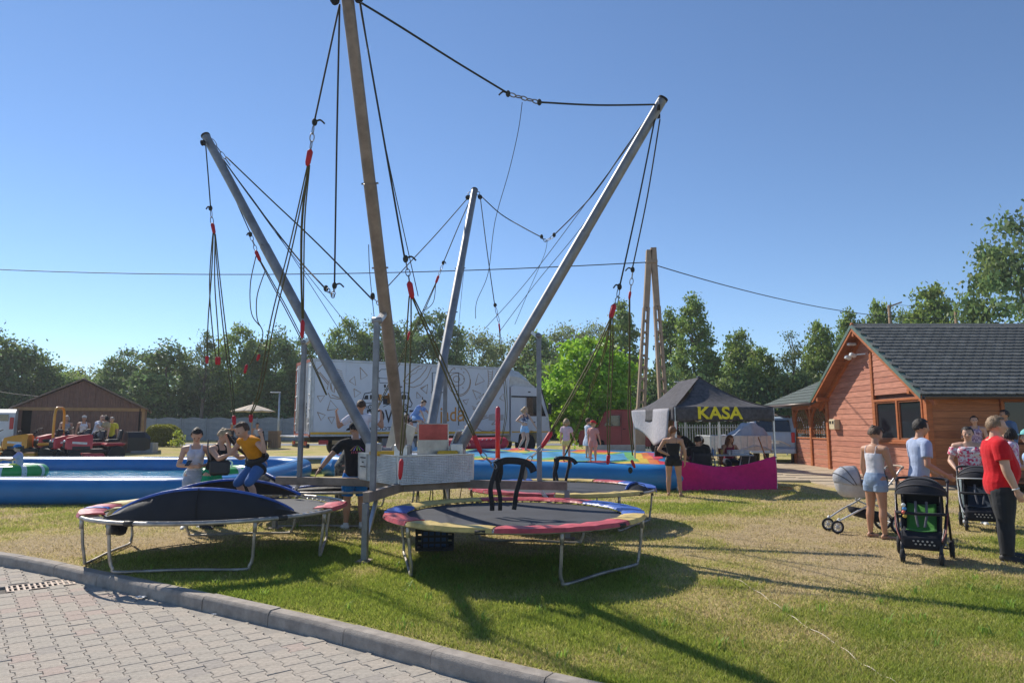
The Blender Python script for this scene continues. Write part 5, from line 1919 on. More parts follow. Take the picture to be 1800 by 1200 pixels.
# right pole
rope([(1152, 205, yR), (1125, 340, 10.1), (1100, 455, 9.95), (1090, 500, 9.9)], .012)
knot((1089, 504, 9.9), -.07); links((1088, 508, 9.9), (1083, 535, 9.85), 2); sleeve((1080, 534, 9.85), (1073, 560, 9.8), .042)
bundle([(1075, 556, 9.8), (1048, 615, 9.6), (1008, 690, 9.35), (966, 762, 9.1)], 3, .028)
sleeve((970, 758, 9.12), (952, 786, 9.05), .035); links((954, 784, 9.05), (925, 812, 8.98), 3)
bundle([(1076, 556, 9.8), (1074, 640, 10.0), (1070, 730, 10.2), (1070, 800, 10.4)], 2, .025); sleeve((1070, 798, 10.4), (1068, 816, 10.4), .03)
bundle([(1073, 560, 9.8), (1062, 620, 10.6), (1040, 680, 11.4), (1018, 745, 12.2), (993, 800, 12.6)], 2, .015, .008)
rope([(1160, 210, yR), (1138, 345, 10.6), (1112, 470, 10.8)], .012); knot((1112, 474, 10.8), -.09); links((1112, 478, 10.8), (1108, 512, 10.8), 3); sleeve((1108, 512, 10.8), (1106, 526, 10.8), .022)
rope([(1106, 524, 10.8), (1106, 640, 10.8), (1104, 720, 10.8), (1112, 800, 10.8)], .011, CORD, 'bungee_cord'); rope([(1107, 524, 10.8), (1108, 700, 10.8), (1114, 790, 10.8)], .011, CORD, 'bungee_cord')
sleeve((1110, 808, 10.8), (1116, 822, 10.8), .025); knot((1108, 826, 10.8), .02)
rope([(1150, 190, yR), (1100, 260, 11), (1040, 345, 12.4), (975, 412, 13.6)], .012); knot((974, 413, 13.6), .02); links((974, 414, 13.6), (960, 424, 13.9), 2); links((960, 424, 13.9), (952, 418, 14.0), 2)
rope([(954, 418, 14.0), (920, 400, 14.5), (880, 376, 15.2), (846, 345, yB)], .012); knot((952, 416, 14), -.02)
rope([(962, 424, 13.9), (956, 450, 13.8), (930, 510, 13.5), (905, 570, 13.2)], .005)
rope([(1140, 210, yR), (1050, 330, 11.5), (930, 490, 12.6), (850, 580, 13)], .006); rope([(1143, 205, yR), (1040, 375, 12), (940, 500, 12.6), (880, 580, 13)], .006)
# rear pole
rope([(825, 345, yB), (770, 408, 15.0), (716, 466, 14.2), (680, 505, 13.6)], .011)
rope([(828, 348, yB), (805, 400, 15.6), (780, 460, 15.2)], .011); knot((779, 462, 15.2), .05); links((778, 465, 15.2), (771, 484, 15.1), 2); sleeve((771, 484, 15.1), (766, 498, 15.1), .032)
bundle([(767, 496, 15.1), (745, 545, 14.8), (712, 615, 14.5), (672, 700, 14.2), (652, 735, 13.5)], 2, .02)
rope([(766, 498, 15.1), (762, 530, 15), (748, 545, 14.9)], .009, CORD, 'bungee_cord')
sleeve((720, 582, 14.8), (716, 598, 14.8), .028)
rope([(844, 345, yB), (856, 440, 15.4), (869, 532, 15)], .011); knot((870, 536, 15), .03); links((871, 540, 15), (877, 566, 14.9), 2); sleeve((877, 568, 14.9), (879, 584, 14.9), .02)
bundle([(878, 580, 14.9), (884, 640, 14.7), (890, 720, 14.5), (880, 780, 14.3)], 2, .02, .008)
rope([(830, 350, yB), (815, 480, 15), (800, 640, 14.6)], .005); rope([(648, 430, 10), (650, 480, 10.4), (658, 560, 10.8)], .006)

# ------------------------------------------------------------------ hanging harnesses
def harness(label, c, s=1.0, ang=0.0):
	t = thing('bungee_harness', label, 'harness', c, ang)
	blk = M('harness_black', (.022, .02, .02), rough=.75, bump=.3, bscale=40)
	lin = M('harness_lining', (.30, .26, .22), rough=.8)
	def strap(pts, w, name, m=blk):
		p = smooth_path([Vector(q) * s for q in pts], 6)
		mb = MB()
		for i in range(len(p) - 1):
			pass
		rr = []
		for i, q in enumerate(p):
			d = p[min(i + 1, len(p) - 1)] - p[max(i - 1, 0)]
			d, sd, tt = basis(d, Vector((0, 1, 0)))
			rr.append([q + sd * (w * s * a) + tt * (.02 * s * b) for a, b in ((-1, -.6), (-.8, -1), (.8, -1), (1, -.6), (1, .6), (.8, 1), (-.8, 1), (-1, .6))])
		mb.rings(rr)
		return mb.build(name, m, t, smooth=True)
	strap([(0, 0, 0), (.1, .02, .04), (.3, .03, .03), (.42, .0, -.02), (.46, -.05, -.09)], .045, 'waist_belt')
	strap([(0, 0, 0), (-.04, -.05, -.12), (-.09, -.08, -.3), (-.07, -.06, -.5), (-.07, -.05, -.58)], .03, 'leg_strap')
	strap([(.0, 0, -.02), (.0, .04, -.25), (.03, .04, -.42), (.03, .03, -.59)], .027, 'leg_strap')
	strap([(.33, .02, .0), (.3, .0, -.15), (.24, -.02, -.36), (.22, 0, -.5), (.21, -.02, -.57)], .03, 'leg_strap')
	strap([(.0, .0, .04), (.01, .03, -.1), (-.02, .05, -.22)], .06, 'hip_pad', blk)
	strap([(.33, .03, -.02), (.36, .02, -.12), (.34, .03, -.2)], .025, 'hip_pad', lin)
	mb = MB()
	for p in ((0, 0, .03), (.32, .02, .03)):
		mb.tube([Vector(p) * s + Vector((.035 * math.cos(a), 0, .035 * math.sin(a))) for a in np.linspace(0, 2 * pi, 12)[:-1]], .008, 6, closed=True)
	mb.build('ring', STEEL, t, smooth=True)
harness('black padded bungee harness hanging over the empty front trampoline mat', aty(875, 815, 8.95))
harness('smaller black padded harness hanging over the rear trampoline by the inflatable', aty(978, 808, 12.6), .8, .3)

# ================================================================== TRAMPOLINES
PAD = {'r': M('pad_red', (.52, .075, .085), rough=.45, var=.25, scale=5, bump=.8, bscale=9), 'b': M('pad_blue', (.03, .10, .42), rough=.4, var=.25, scale=5, bump=.8, bscale=9), 'y': M('pad_yellow', (.60, .44, .14), rough=.5, var=.2, scale=5, bump=.8, bscale=9)}
PADUNDER = M('pad_underside', (.016, .016, .02), rough=.7, bump=.5, bscale=10)
MAT_ = M('trampoline_mat', (.035, .038, .048), rough=.75, var=.25, scale=2, bump=.15, bscale=300)
FRAME = M('trampoline_tube', (.44, .40, .35), rough=.45, metal=.6, var=.3, scale=6, bump=.15)
SPR = M('spring_steel', (.5, .5, .5), rough=.4, metal=.7, bump=0)
def trampoline(key, label, Rr_, legs, pads, raised=(), fold=(), half=30):
	cx, cy = TRAMP[key]
	t = thing('trampoline', label, 'trampoline', (cx, cy, 0), 0, 'four round trampolines around the bungee rig')
	hz = .60
	P = lambda r, a, z: Vector((r * math.cos(a), r * math.sin(a), z))
	MB().tube([P(Rr_, a, hz) for a in np.linspace(0, 2 * pi, 73)[:-1]], .024, 8, closed=True).build('rim', FRAME, t, smooth=True)
	for k in range(6):
		a = 2 * pi * k / 6 + .3
		MB().tube([P(Rr_, a - .035, hz), P(Rr_, a + .035, hz)], .031, 8).build('rim_sleeve', M('sleeve_black', (.04, .035, .03), rough=.6), t, smooth=True)
	# mat, slightly sagging
	mr = Rr_ - .24
	mb = MB()
	rings = [[P(max(.001, mr * f), 2 * pi * i / 48, hz - .012 - .035 * (1 - f * f)) for i in range(48)] for f in (1, .8, .55, .3, .02)]
	mb.rings(rings, caps=False); mb.f.append(tuple(range(4 * 48, 5 * 48))); mb.mi.append(0)
	mo = mb.build('mat', MAT_, t, smooth=True)
	# springs: each one its own piece
	sp = MB(); sp.tube([(0, 0, 0), (.02, 0, 0), (.03, 0, 0), (.17, 0, 0), (.18, 0, 0), (.215, 0, 0)], [.003, .003, .010, .010, .003, .003], 6)
	sme = sp.mesh('spring'); sme.materials.append(SPR)
	for k in range(72):
		a = 2 * pi * k / 72
		share(sme, 'spring', t, P(mr + .005, a, hz - .008), (0, 0, a))
	# pad segments: puffy wedge-shaped cushions, wavy; raised ones stand on their outer edge
	for a0, a1, c in pads:
		n = max(6, int((a1 - a0) / 4))
		m = PAD[c]
		rr = []
		sd = rng.random() * 9
		for i in range(n + 1):
			a = R_(a0 + .4 + (a1 - a0 - .8) * i / n)
			wv = .006 * math.sin(i * 1.9 + sd) + .004 * math.sin(i * 3.7 + sd)
			ri = Rr_ - .27 + .006 * math.sin(i * 1.3 + sd); ro = Rr_ + .03 + .003 * math.sin(i * 2.3 + sd)
			rr.append([P(ri, a, hz + .012), P(ri + .02, a, hz + .035 + wv), P((ri + ro) / 2, a, hz + .045 + wv * .7), P(ro - .02, a, hz + .04 + wv * .4), P(ro, a, hz - .005 - .03 * (c == 'b')), P(ro - .03, a, hz + .026), P((ri + ro) / 2, a, hz + .028), P(ri + .02, a, hz + .012)])
		mb = MB(); mb.rings(rr)
		mb.build('pad', m, t, smooth=True, angle=60)
	for a0, a1, h, ri in raised:
		# pad tipped up on its outer edge: black underside outwards, blue piped upper edge
		n = 40
		lo = []; hi = []; edge = []
		outer = []
		for i in range(n + 1):
			f = i / n
			a = R_(a0 + (a1 - a0) * f)
			up = h * (math.sin(pi * f) ** .85)
			lo.append((P(Rr_ - .10, a, hz + .02)))
			hi.append(P(Rr_ - ri - .02 * math.sin(7 * f), a, hz + .03 + up))
		rr = []
		for p, q in zip(lo, hi):
			m_ = p.lerp(q, .5); out = Vector((m_.x, m_.y, 0)).normalized()
			th = Vector((out.x, out.y, 0)) * .016
			rr.append([p + th, m_ + th + out * .05, q + th, q - th, m_ - th + out * .05, p - th])
		mb = MB(); mb.rings(rr)
		po = mb.build('raised_pad', PADUNDER, t, smooth=True, angle=50)
		MB().tube([q + Vector((0, 0, .01)) for q in hi], .022, 7).build('piping', PAD['b'], po, smooth=True)
		mid = len(lo) // 2
		MB().tube([lo[mid] * 1.018 + Vector((0, 0, .02)), lo[mid].lerp(hi[mid], .5) * 1.055, hi[mid] * 1.02], .006, 5).build('seam', M('seam_black', (.005, .005, .006)), po)
	for ang, c, w in fold:
		a = R_(ang)
		p = P(Rr_ - .33, a, hz + .05)
		mb = MB(); mb.box(p, (.22, .16, .1), rot=Matrix.Rotation(a, 3, 'Z') @ Matrix.Rotation(.7, 3, 'X'), bev=.03)
		mb.build('folded_pad', PAD[c], t, smooth=True, angle=40)
	# U-shaped legs
	for c in legs:
		a, b = R_(c - half), R_(c + half)
		rl = Rr_ - .02
		top0, top1 = P(rl, a, hz), P(rl, b, hz)
		low0, low1 = P(rl - .05, a, .03), P(rl - .05, b, .03)
		e = (low1 - low0).normalized()
		path = [top0, top0.lerp(low0, .55), low0 + Vector((0, 0, .12)), low0 + Vector((0, 0, .045)) + e * .03, low0 + e * .11, low0.lerp(low1, .5) + Vector((0, 0, .012)), low1 - e * .11, low1 + Vector((0, 0, .045)) - e * .03, low1 + Vector((0, 0, .12)), low1.lerp(top1, .45), top1]
		lg = MB().tube(smooth_path(path, 5), .019, 8).build('leg', FRAME, t, smooth=True)
		for q in (top0, top1):
			MB().tube([q - Vector((0, 0, .14)), q], .024, 8).build('leg_socket', FRAME, lg, smooth=True)
	return t
full = lambda cols, start: [(start + 60 * i, start + 60 * (i + 1), c) for i, c in enumerate(cols)]
trampoline('FR', 'round trampoline with full pad ring and black harness over its mat', 1.63, (-42, 80, 192), [(-38, -12, 'y'), (-12, 45, 'b'), (45, 110, 'r'), (110, 165, 'y'), (165, 190, 'b'), (190, 222, 'r'), (222, 262, 'y'), (262, 322, 'r')])
trampoline('FL', 'round trampoline with two black pads tipped up and a child above', 1.66, (-84, 12, 100, 190), [(-14, 14, 'r'), (150, 178, 'y'), (178, 192, 'r'), (196, 222, 'r'), (190, 197, 'b')], raised=[(238, 328, .33, .2), (62, 150, .22, .2)], fold=[(232, 'y', 0)])
trampoline('BR', 'round trampoline in front of the blue inflatable with a flipped pad corner', 1.66, (-30, 90, 210), [(-20, 35, 'b'), (35, 60, 'r'), (60, 110, 'y'), (110, 160, 'b'), (160, 215, 'r'), (215, 262, 'r'), (262, 320, 'y')], raised=[(318, 344, .1, .3)])
trampoline('BL', 'round trampoline with raised dark pad beside the operator in black', 1.66, (-90, 10, 100, 190), [(30, 75, 'r'), (75, 125, 'y'), (-25, 30, 'b')], raised=[(178, 252, .27, .17), (250, 330, .1, .17)])

# ================================================================== INFLATABLE POOL
BLUEP = M('pool_vinyl', (.012, .17, .44), rough=.28, var=.1, scale=1.5, bump=.10, bscale=6, spec=.5)
LBLUE = M('vinyl_light_blue', (.10, .36, .62), rough=.3, var=.1, scale=1.5, bump=.12, bscale=6, spec=.5)
def pool():
	x0, x1, y0, y1 = -21.0, -6.35, 15.35, 21.9
	t = thing('inflatable_pool', 'large blue inflatable pool with thick tube walls behind the trampoline', 'pool', ((x0 + x1) / 2, (y0 + y1) / 2, .02))
	cx, cy = (x0 + x1) / 2, (y0 + y1) / 2
	rad = 1.2
	path = []
	for sx, sy, a0 in ((1, -1, -pi / 2), (1, 1, 0), (-1, 1, pi / 2), (-1, -1, pi)):
		ccx, ccy = (x1 - rad if sx > 0 else x0 + rad), (y1 - rad if sy > 0 else y0 + rad)
		for k in range(9):
			a = a0 + pi / 2 * k / 8
			path.append((ccx + rad * math.cos(a), ccy + rad * math.sin(a)))
	# fill straight runs
	dense = []
	for i in range(len(path)):
		a, b = Vector(path[i]), Vector(path[(i + 1) % len(path)])
		n = max(1, int((b - a).length / .5))
		for k in range(n):
			dense.append(a.lerp(b, k / n))
	n = len(dense)
	rr = []
	for i in range(n):
		p = dense[i]
		d = (dense[(i + 1) % n] - dense[i - 1]).normalized()
		nrm = Vector((d.y, -d.x))
		g = gz(p.x, p.y) * .7
		wob = 1 + .012 * math.sin(i * .8)
		ring = []
		for k in range(20):
			a = 2 * pi * k / 20
			sx = math.copysign(abs(math.cos(a)) ** .75, math.cos(a)); sz = math.copysign(abs(math.sin(a)) ** .75, math.sin(a))
			ring.append(Vector((p.x + nrm.x * .31 * sx * wob - cx, p.y + nrm.y * .31 * sx * wob - cy, .285 + .30 * sz * wob + g - .02)))
		rr.append(ring)
	rr.append(rr[0])
	mb = MB(); mb.rings(rr, caps=False)
	mb.build('tube_wall', BLUEP, t, smooth=True)
	# pale welded seam along the top of the wall
	sm = [Vector((dense[i].x - cx, dense[i].y - cy, .588 + gz(dense[i].x, dense[i].y) * .7 - .02)) for i in range(n)]
	MB().tube(sm, .012, 5, closed=True).build('seam', M('vinyl_seam', (.35, .5, .68), rough=.3), t, smooth=True)
	mb = MB(); mb.add([(x0 - cx + .1, y0 - cy + .1, .06), (x1 - cx - .1, y0 - cy + .1, .06), (x1 - cx - .1, y1 - cy - .1, .2), (x0 - cx + .1, y1 - cy - .1, .2)], [(0, 1, 2, 3)])
	mb.build('floor_sheet', LBLUE, t)
	wm = bpy.data.materials.new('pool_water'); wm.use_nodes = True
	nt = wm.node_tree; b = nt.nodes['Principled BSDF']
	b.inputs['Base Color'].default_value = (.035, .23, .32, 1); b.inputs['Roughness'].default_value = .06; b.inputs['Specular IOR Level'].default_value = .6
	nz = nt.nodes.new('ShaderNodeTexNoise'); nz.inputs['Scale'].default_value = 3.2; nz.inputs['Detail'].default_value = 4
	tc = nt.nodes.new('ShaderNodeTexCoord'); nt.links.new(tc.outputs['Object'], nz.inputs['Vector'])
	bp = nt.nodes.new('ShaderNodeBump'); bp.inputs['Strength'].default_value = .55; bp.inputs['Distance'].default_value = .12
	nt.links.new(nz.outputs['Fac'], bp.inputs['Height']); nt.links.new(bp.outputs['Normal'], b.inputs['Normal'])
	mb = MB()
	mb.grid(lambda u, v: (x0 - cx + .2 + (x1 - x0 - .4) * u, y0 - cy + .2 + (y1 - y0 - .4) * v, .33 + .015 * math.sin(40 * u + 9 * v) * math.sin(23 * v - 12 * u)), 60, 30)
	w = mb.build('water', wm, None, smooth=True, loc=(cx, cy, .02))
	struct(w)
pool()

# bumper boats: fat ring tube with hull and seat
def boat(label, loc, rz, s=1.0):
	t = thing('bumper_boat', label, 'boat', loc, rz, 'bumper boats floating in the pool')
	g = M('boat_green', (.03, .34, .06), rough=.35, spec=.5, bump=.06, bscale=5)
	wht = M('boat_white', (.7, .7, .68), rough=.3)
	pts = [Vector((.62 * s * math.cos(a) * 1.15, .62 * s * math.sin(a), .20 + .06 * math.cos(a) * 0)) for a in np.linspace(0, 2 * pi, 33)[:-1]]
	MB().tube(pts, .19 * s, 14, closed=True).build('ring_tube', g, t, smooth=True)
	for k in range(10):
		a = 2 * pi * k / 10
		c = Vector((.62 * s * math.cos(a) * 1.15, .62 * s * math.sin(a), .20))
		o = Vector((math.cos(a), math.sin(a), 0)); tg = Vector((-o.y, o.x, 0))
		q = [c + o * (.192 * s * math.cos(b)) + Vector((0, 0, .192 * s * math.sin(b))) for b in np.linspace(-.6, pi + .4, 12)]
		mb = MB()
		mb.rings([[p - tg * .06 * s for p in q], [p + tg * .06 * s for p in q]], closed=False, caps=False)
		mb.build('white_patch', wht, t, smooth=True)
	MB().ell((0, 0, .14), (.5 * s, .44 * s, .12)).build('hull', wht, t, smooth=True)
	MB().box((-.15 * s, 0, .27), (.36 * s, .4 * s, .08), bev=.03).build('seat', M('boat_seat', (.05, .05, .06)), t)
	for y in (-.3, .3):
		MB().tube(smooth_path([(.1 * s, y * s, .25), (.16 * s, y * s, .5), (.02, y * s, .56)], 4), .02, 6).build('crank_handle', M('boat_handle', (.75, .72, .65)), t, smooth=True)
	return t
BOAT1 = Vector((-13.15, 18.5, .34))
boat('green and white bumper boat ridden by a child in a blue cap', (BOAT1.x - .25, BOAT1.y, .30), pi)
boat('empty green bumper boat in the corner of the pool behind the child in orange', (-7.35, 17.6, .30), .6)

# ================================================================== INFLATABLE JUMPING PAD
def jump_pad():
	FR, BR, BL, FL = Vector((4.35, 18.1)), Vector((4.85, 23.0)), Vector((-4.9, 26.0)), Vector((-5.6, 21.4))
	cen = (FR + BR + BL + FL) / 4
	t = thing('inflatable_pad', 'large blue inflatable jumping pad with rainbow striped border', 'inflatable', (cen.x, cen.y, 0))
	def q(u, v, z=0):
		p = (FL.lerp(FR, u)).lerp(BL.lerp(BR, u), v)
		return Vector((p.x - cen.x, p.y - cen.y, gz(p.x, p.y) * .8 + z))
	# outer wall tube
	loop = []
	r = .06
	per = [(u, 0) for u in np.linspace(.04, .96, 40)] + [(1, v) for v in np.linspace(.06, .94, 22)] + [(u, 1) for u in np.linspace(.96, .04, 40)] + [(0, v) for v in np.linspace(.94, .06, 22)]
	pts = [q(u, v) for u, v in per]
	n = len(pts)
	rr = []
	for i, p in enumerate(pts):
		d = (pts[(i + 1) % n] - pts[i - 1]); d.z = 0; d.normalize()
		out = Vector((d.y, -d.x, 0))
		bulge = 1 + .035 * abs(math.sin(i * .55))
		ring = []
		for k in range(18):
			a = 2 * pi * k / 18
			sx = math.copysign(abs(math.cos(a)) ** .7, math.cos(a)); sz = math.copysign(abs(math.sin(a)) ** .8, math.sin(a))
			ring.append(p + out * (.42 * sx * bulge) + Vector((0, 0, .32 + .33 * sz * bulge)))
		rr.append(ring)
	rr.append(rr[0])
	MB().rings(rr, caps=False).build('wall_tube', M('pad_vinyl', (.015, .19, .47), rough=.3, var=.12, scale=1.2, bump=.1, bscale=7, spec=.5), t, smooth=True)
	# striped border rings and floor, each its own strip, stepping inwards
	cols = [('stripe_red', (.60, .06, .10)), ('stripe_orange', (.75, .20, .03)), ('stripe_yellow', (.72, .50, .04)), ('stripe_green', (.16, .42, .12))]
	e = .055
	w = .026
	def fz(u, v):
		return .60 + .05 * math.sin(u * 26) * math.sin(v * 13 + 1) + .02 * math.sin(u * 61 + v * 20)
	def band(u0, u1):
		mb = MB()
		ins = []
		for k, (m0, off) in enumerate(((u0, 0), (u1, 0))):
			a0, a1 = m0, 1 - m0
			b0, b1 = m0 * 2, 1 - m0 * 2
			ring = [(u, b0) for u in np.linspace(a0, a1, 40)] + [(a1, v) for v in np.linspace(b0, b1, 24)[1:]] + [(u, b1) for u in np.linspace(a1, a0, 40)[1:]] + [(a0, v) for v in np.linspace(b1, b0, 24)[1:-1]]
			ins.append([q(u, v, fz(u, v) + .035 - .004 * k) for u, v in ring])
		ins.append(ins[0])
		mb.rings(ins[:2], caps=False)
		return mb
	for i, (nm, c) in enumerate(cols):
		band(.012 + i * w, .012 + (i + 1) * w).build('stripe', M(nm, c, rough=.35, var=.12, bump=.2, bscale=6), t, smooth=True)
	s = .012 + 4 * w
	mb = MB(); mb.grid(lambda a, b: q(s + (1 - 2 * s) * a, 2 * s + (1 - 4 * s) * b, fz(s + (1 - 2 * s) * a, 2 * s + (1 - 4 * s) * b) + .03 + .05 * math.sin(a * 40) * math.sin(pi * b) ** 2 * .6), 60, 30)
	mb.build('floor', LBLUE, t, smooth=True)
	# red upright post and red inflatable beam at the back
	red = M('vinyl_red', (.50, .02, .035), rough=.4, bump=.12, bscale=8)
	pp = aty(875, 808, 20.6); top = aty(875, 714, 20.6)
	MB().tube([Vector((pp.x - cen.x, pp.y - cen.y, .55)), Vector((pp.x - cen.x, pp.y - cen.y, top.z - .06)), Vector((pp.x - cen.x, pp.y - cen.y, top.z))], [.075, .07, .03], 12).build('red_post', red, t, smooth=True)
	a, b = aty(770, 778, 24.0), aty(884, 776, 23.2)
	mb = MB(); mb.capsule((a.x - cen.x, a.y - cen.y, a.z - .04), (b.x - cen.x, b.y - cen.y, b.z - .04), .2, .2, 14)
	bo = mb.build('red_beam', red, t, smooth=True)
	wl = M('vinyl_white', (.7, .68, .66))
	for k in range(9):
		f = .30 + .065 * k
		c = Vector((a.x - cen.x, a.y - cen.y, a.z)).lerp(Vector((b.x - cen.x, b.y - cen.y, b.z)), f)
		MB().box(c + Vector((.02, -.165, .075)), (.06, .012, .05), rot=Matrix.Rotation(.5, 3, 'Y')).build('white_mark', wl, bo)
	# blower hose end at the left corner: light blue rounded step block
	c = q(.0, .15)
	MB().box(c + Vector((-.05, -.1, .42)), (.75, .7, .62), rz=-.3, bev=.2).build('corner_cushion', LBLUE, t, smooth=True)
	return t
jump_pad()

# ================================================================== SALES TENT
def tent():
	A, B_ = Vector((4.28, 18.0, 0)), Vector((7.02, 18.45, 0))
	ang = math.atan2(B_.y - A.y, B_.x - A.x)
	W = (B_ - A).length; D = 3.2
	t = thing('sales_tent', 'black pop up sales tent with yellow KASA lettering', 'tent', A, ang)
	gA = gz(5.5, 19.5)
	fab = cloth('tent_black', (.085, .08, .088), fold=.35, var=.3)
	pole = M('tent_pole', (.55, .55, .56), rough=.35, metal=.6)
	He, Hp = 2.20, 3.08
	for x, y in ((0, 0), (W, 0), (W, D), (0, D)):
		l = MB().box((x, y, He / 2), (.045, .045, He), bev=.004).build('leg', pole, t)
		MB().box((x, y, .008), (.12, .12, .016)).build('foot', pole, l)
	# truss under the eaves
	mb = MB()
	for (xa, ya, xb, yb) in ((0, 0, W, 0), (W, 0, W, D), (0, D, W, D), (0, 0, 0, D)):
		for k in range(4):
			p = Vector((xa, ya, 0)).lerp(Vector((xb, yb, 0)), k / 4); q = Vector((xa, ya, 0)).lerp(Vector((xb, yb, 0)), (k + 1) / 4)
			z0, z1 = (He - .06, He - .36)
			mb.bar(p + Vector((0, 0, z0)), q + Vector((0, 0, z1)), .012, .025); mb.bar(p + Vector((0, 0, z1)), q + Vector((0, 0, z0)), .012, .025)
	mb.build('truss', pole, t)
	# roof: four concave panels, with a forward and rear peak
	pk = Vector((W * .46, D * .40, Hp)); pk2 = Vector((W * .40, D * .72, Hp - .05))
	c = [Vector((0, 0, He)), Vector((W, 0, He)), Vector((W, D, He)), Vector((0, D, He))]
	def panel(a, b, apex, name='roof_panel'):
		mb = MB()
		def fn(u, v):
			base = a.lerp(b, u)
			p = base.lerp(apex, v)
			sag = -.22 * math.sin(pi * v) * (1 - .25 * math.sin(pi * u)) * (1 - .3 * v)
			return p + Vector((0, 0, sag * .75 - .02 * math.sin(pi * u) * (1 - v)))
		mb.grid(fn, 14, 14)
		return mb.build(name, fab, t, smooth=True, solid=.004)
	panel(c[0], c[1], pk); panel(c[1], c[2], pk); panel(c[2], c[3], pk2); panel(c[3], c[0], pk2)
	panel(c[0], c[0].lerp(c[3], .001), pk)
	mb = MB(); mb.add([c[0], pk, pk2], [(0, 1, 2)]); mb.add([c[2], pk, pk2], [(0, 1, 2)])
	mb.build('roof_panel', fab, t, solid=.004)
	MB().ell(pk + Vector((0, 0, .0)), (.05, .05, .05)).build('peak_knob', fab, t, smooth=True)
	# ridge seams
	for a, ap in ((c[0], pk), (c[1], pk)):
		pts = [a.lerp(ap, v) + Vector((0, 0, -.165 * math.sin(pi * v) * (1 - .3 * v) + .012)) for v in np.linspace(0, 1, 12)]
		MB().tube(pts, .012, 5).build('seam', M('tent_seam', (.09, .07, .065), rough=.8), t, smooth=True)
	# valances
	vf = []
	for a, b, o in ((c[0], c[1], Vector((0, -.03, 0))), (c[1], c[2], Vector((.03, 0, 0))), (c[3], c[0], Vector((-.03, 0, 0))), (c[2], c[3], Vector((0, .03, 0)))):
		mb = MB()
		mb.grid(lambda u, v: a.lerp(b, u) + o * (1 + .35 * math.sin(u * 14) * v) + Vector((0, 0, .012 - .37 * v - .015 * math.sin(u * 19) * v)), 24, 4)
		vf.append(mb.build('valance', fab, t, smooth=True, solid=.004))
	text_part('KASA', 'lettering', M('tent_yellow', (.80, .66, .03), rough=.7), vf[0], (W * .44, -.052, He - .165), (pi / 2, 0, 0), .44, .003, 'CENTER', .012, 1.18)
	# pink banner hung between the front legs
	pink = cloth('banner_pink', (.62, .018, .16), fold=.3)
	mb = MB()
	mb.grid(lambda u, v: Vector((.02 + (W - .04) * u, -.06 + .035 * math.sin(u * 9 + v * 4) * (.3 + v), .02 + (.80 + .10 * u - .62 * .35 * math.sin(pi * u) ** 1.3 * 1.0) * v + .0)), 40, 14)
	mb.build('banner', pink, t, smooth=True, solid=.004)
	mb = MB()
	for x, z in ((.0, .8), (W, .88), (0, .04), (W, .04)):
		mb.box((x, -.03, z), (.05, .06, .025))
	mb.build('banner_tie', M('tie_black', (.02, .02, .02)), t)
	# rolled-up pale side curtain at the rear left
	mb = MB()
	mb.grid(lambda u, v: Vector((-.06 - .14 * math.sin(u * 9) * .35 - .1 * v * math.sin(u * 4 + 1), .25 + (D - .2) * u, He - .02 - (.78 + .22 * math.sin(u * 5)) * v)), 26, 10)
	mb.build('side_curtain', cloth('curtain_grey', (.36, .35, .38), fold=.6), t, smooth=True, solid=.006)
	# hanging rag under the rear of the roof
	mb = MB(); mb.grid(lambda u, v: Vector((.45 + .62 * u, 2.7 + .04 * math.sin(9 * u), 1.92 - .5 * v * (1 - .7 * abs(u - .45)))), 10, 6)
	mb.build('hanging_cloth', cloth('cloth_khaki', (.26, .20, .13)), t, smooth=True, solid=.004)
	return t, A, ang, W, D
TENT = tent()
def tent_pt(x, y, z=0):
	_, A, ang, W, D = TENT
	p = Matrix.Rotation(ang, 3, 'Z') @ Vector((x, y, 0)) + A
	return Vector((p.x, p.y, gz(p.x, p.y) + z))
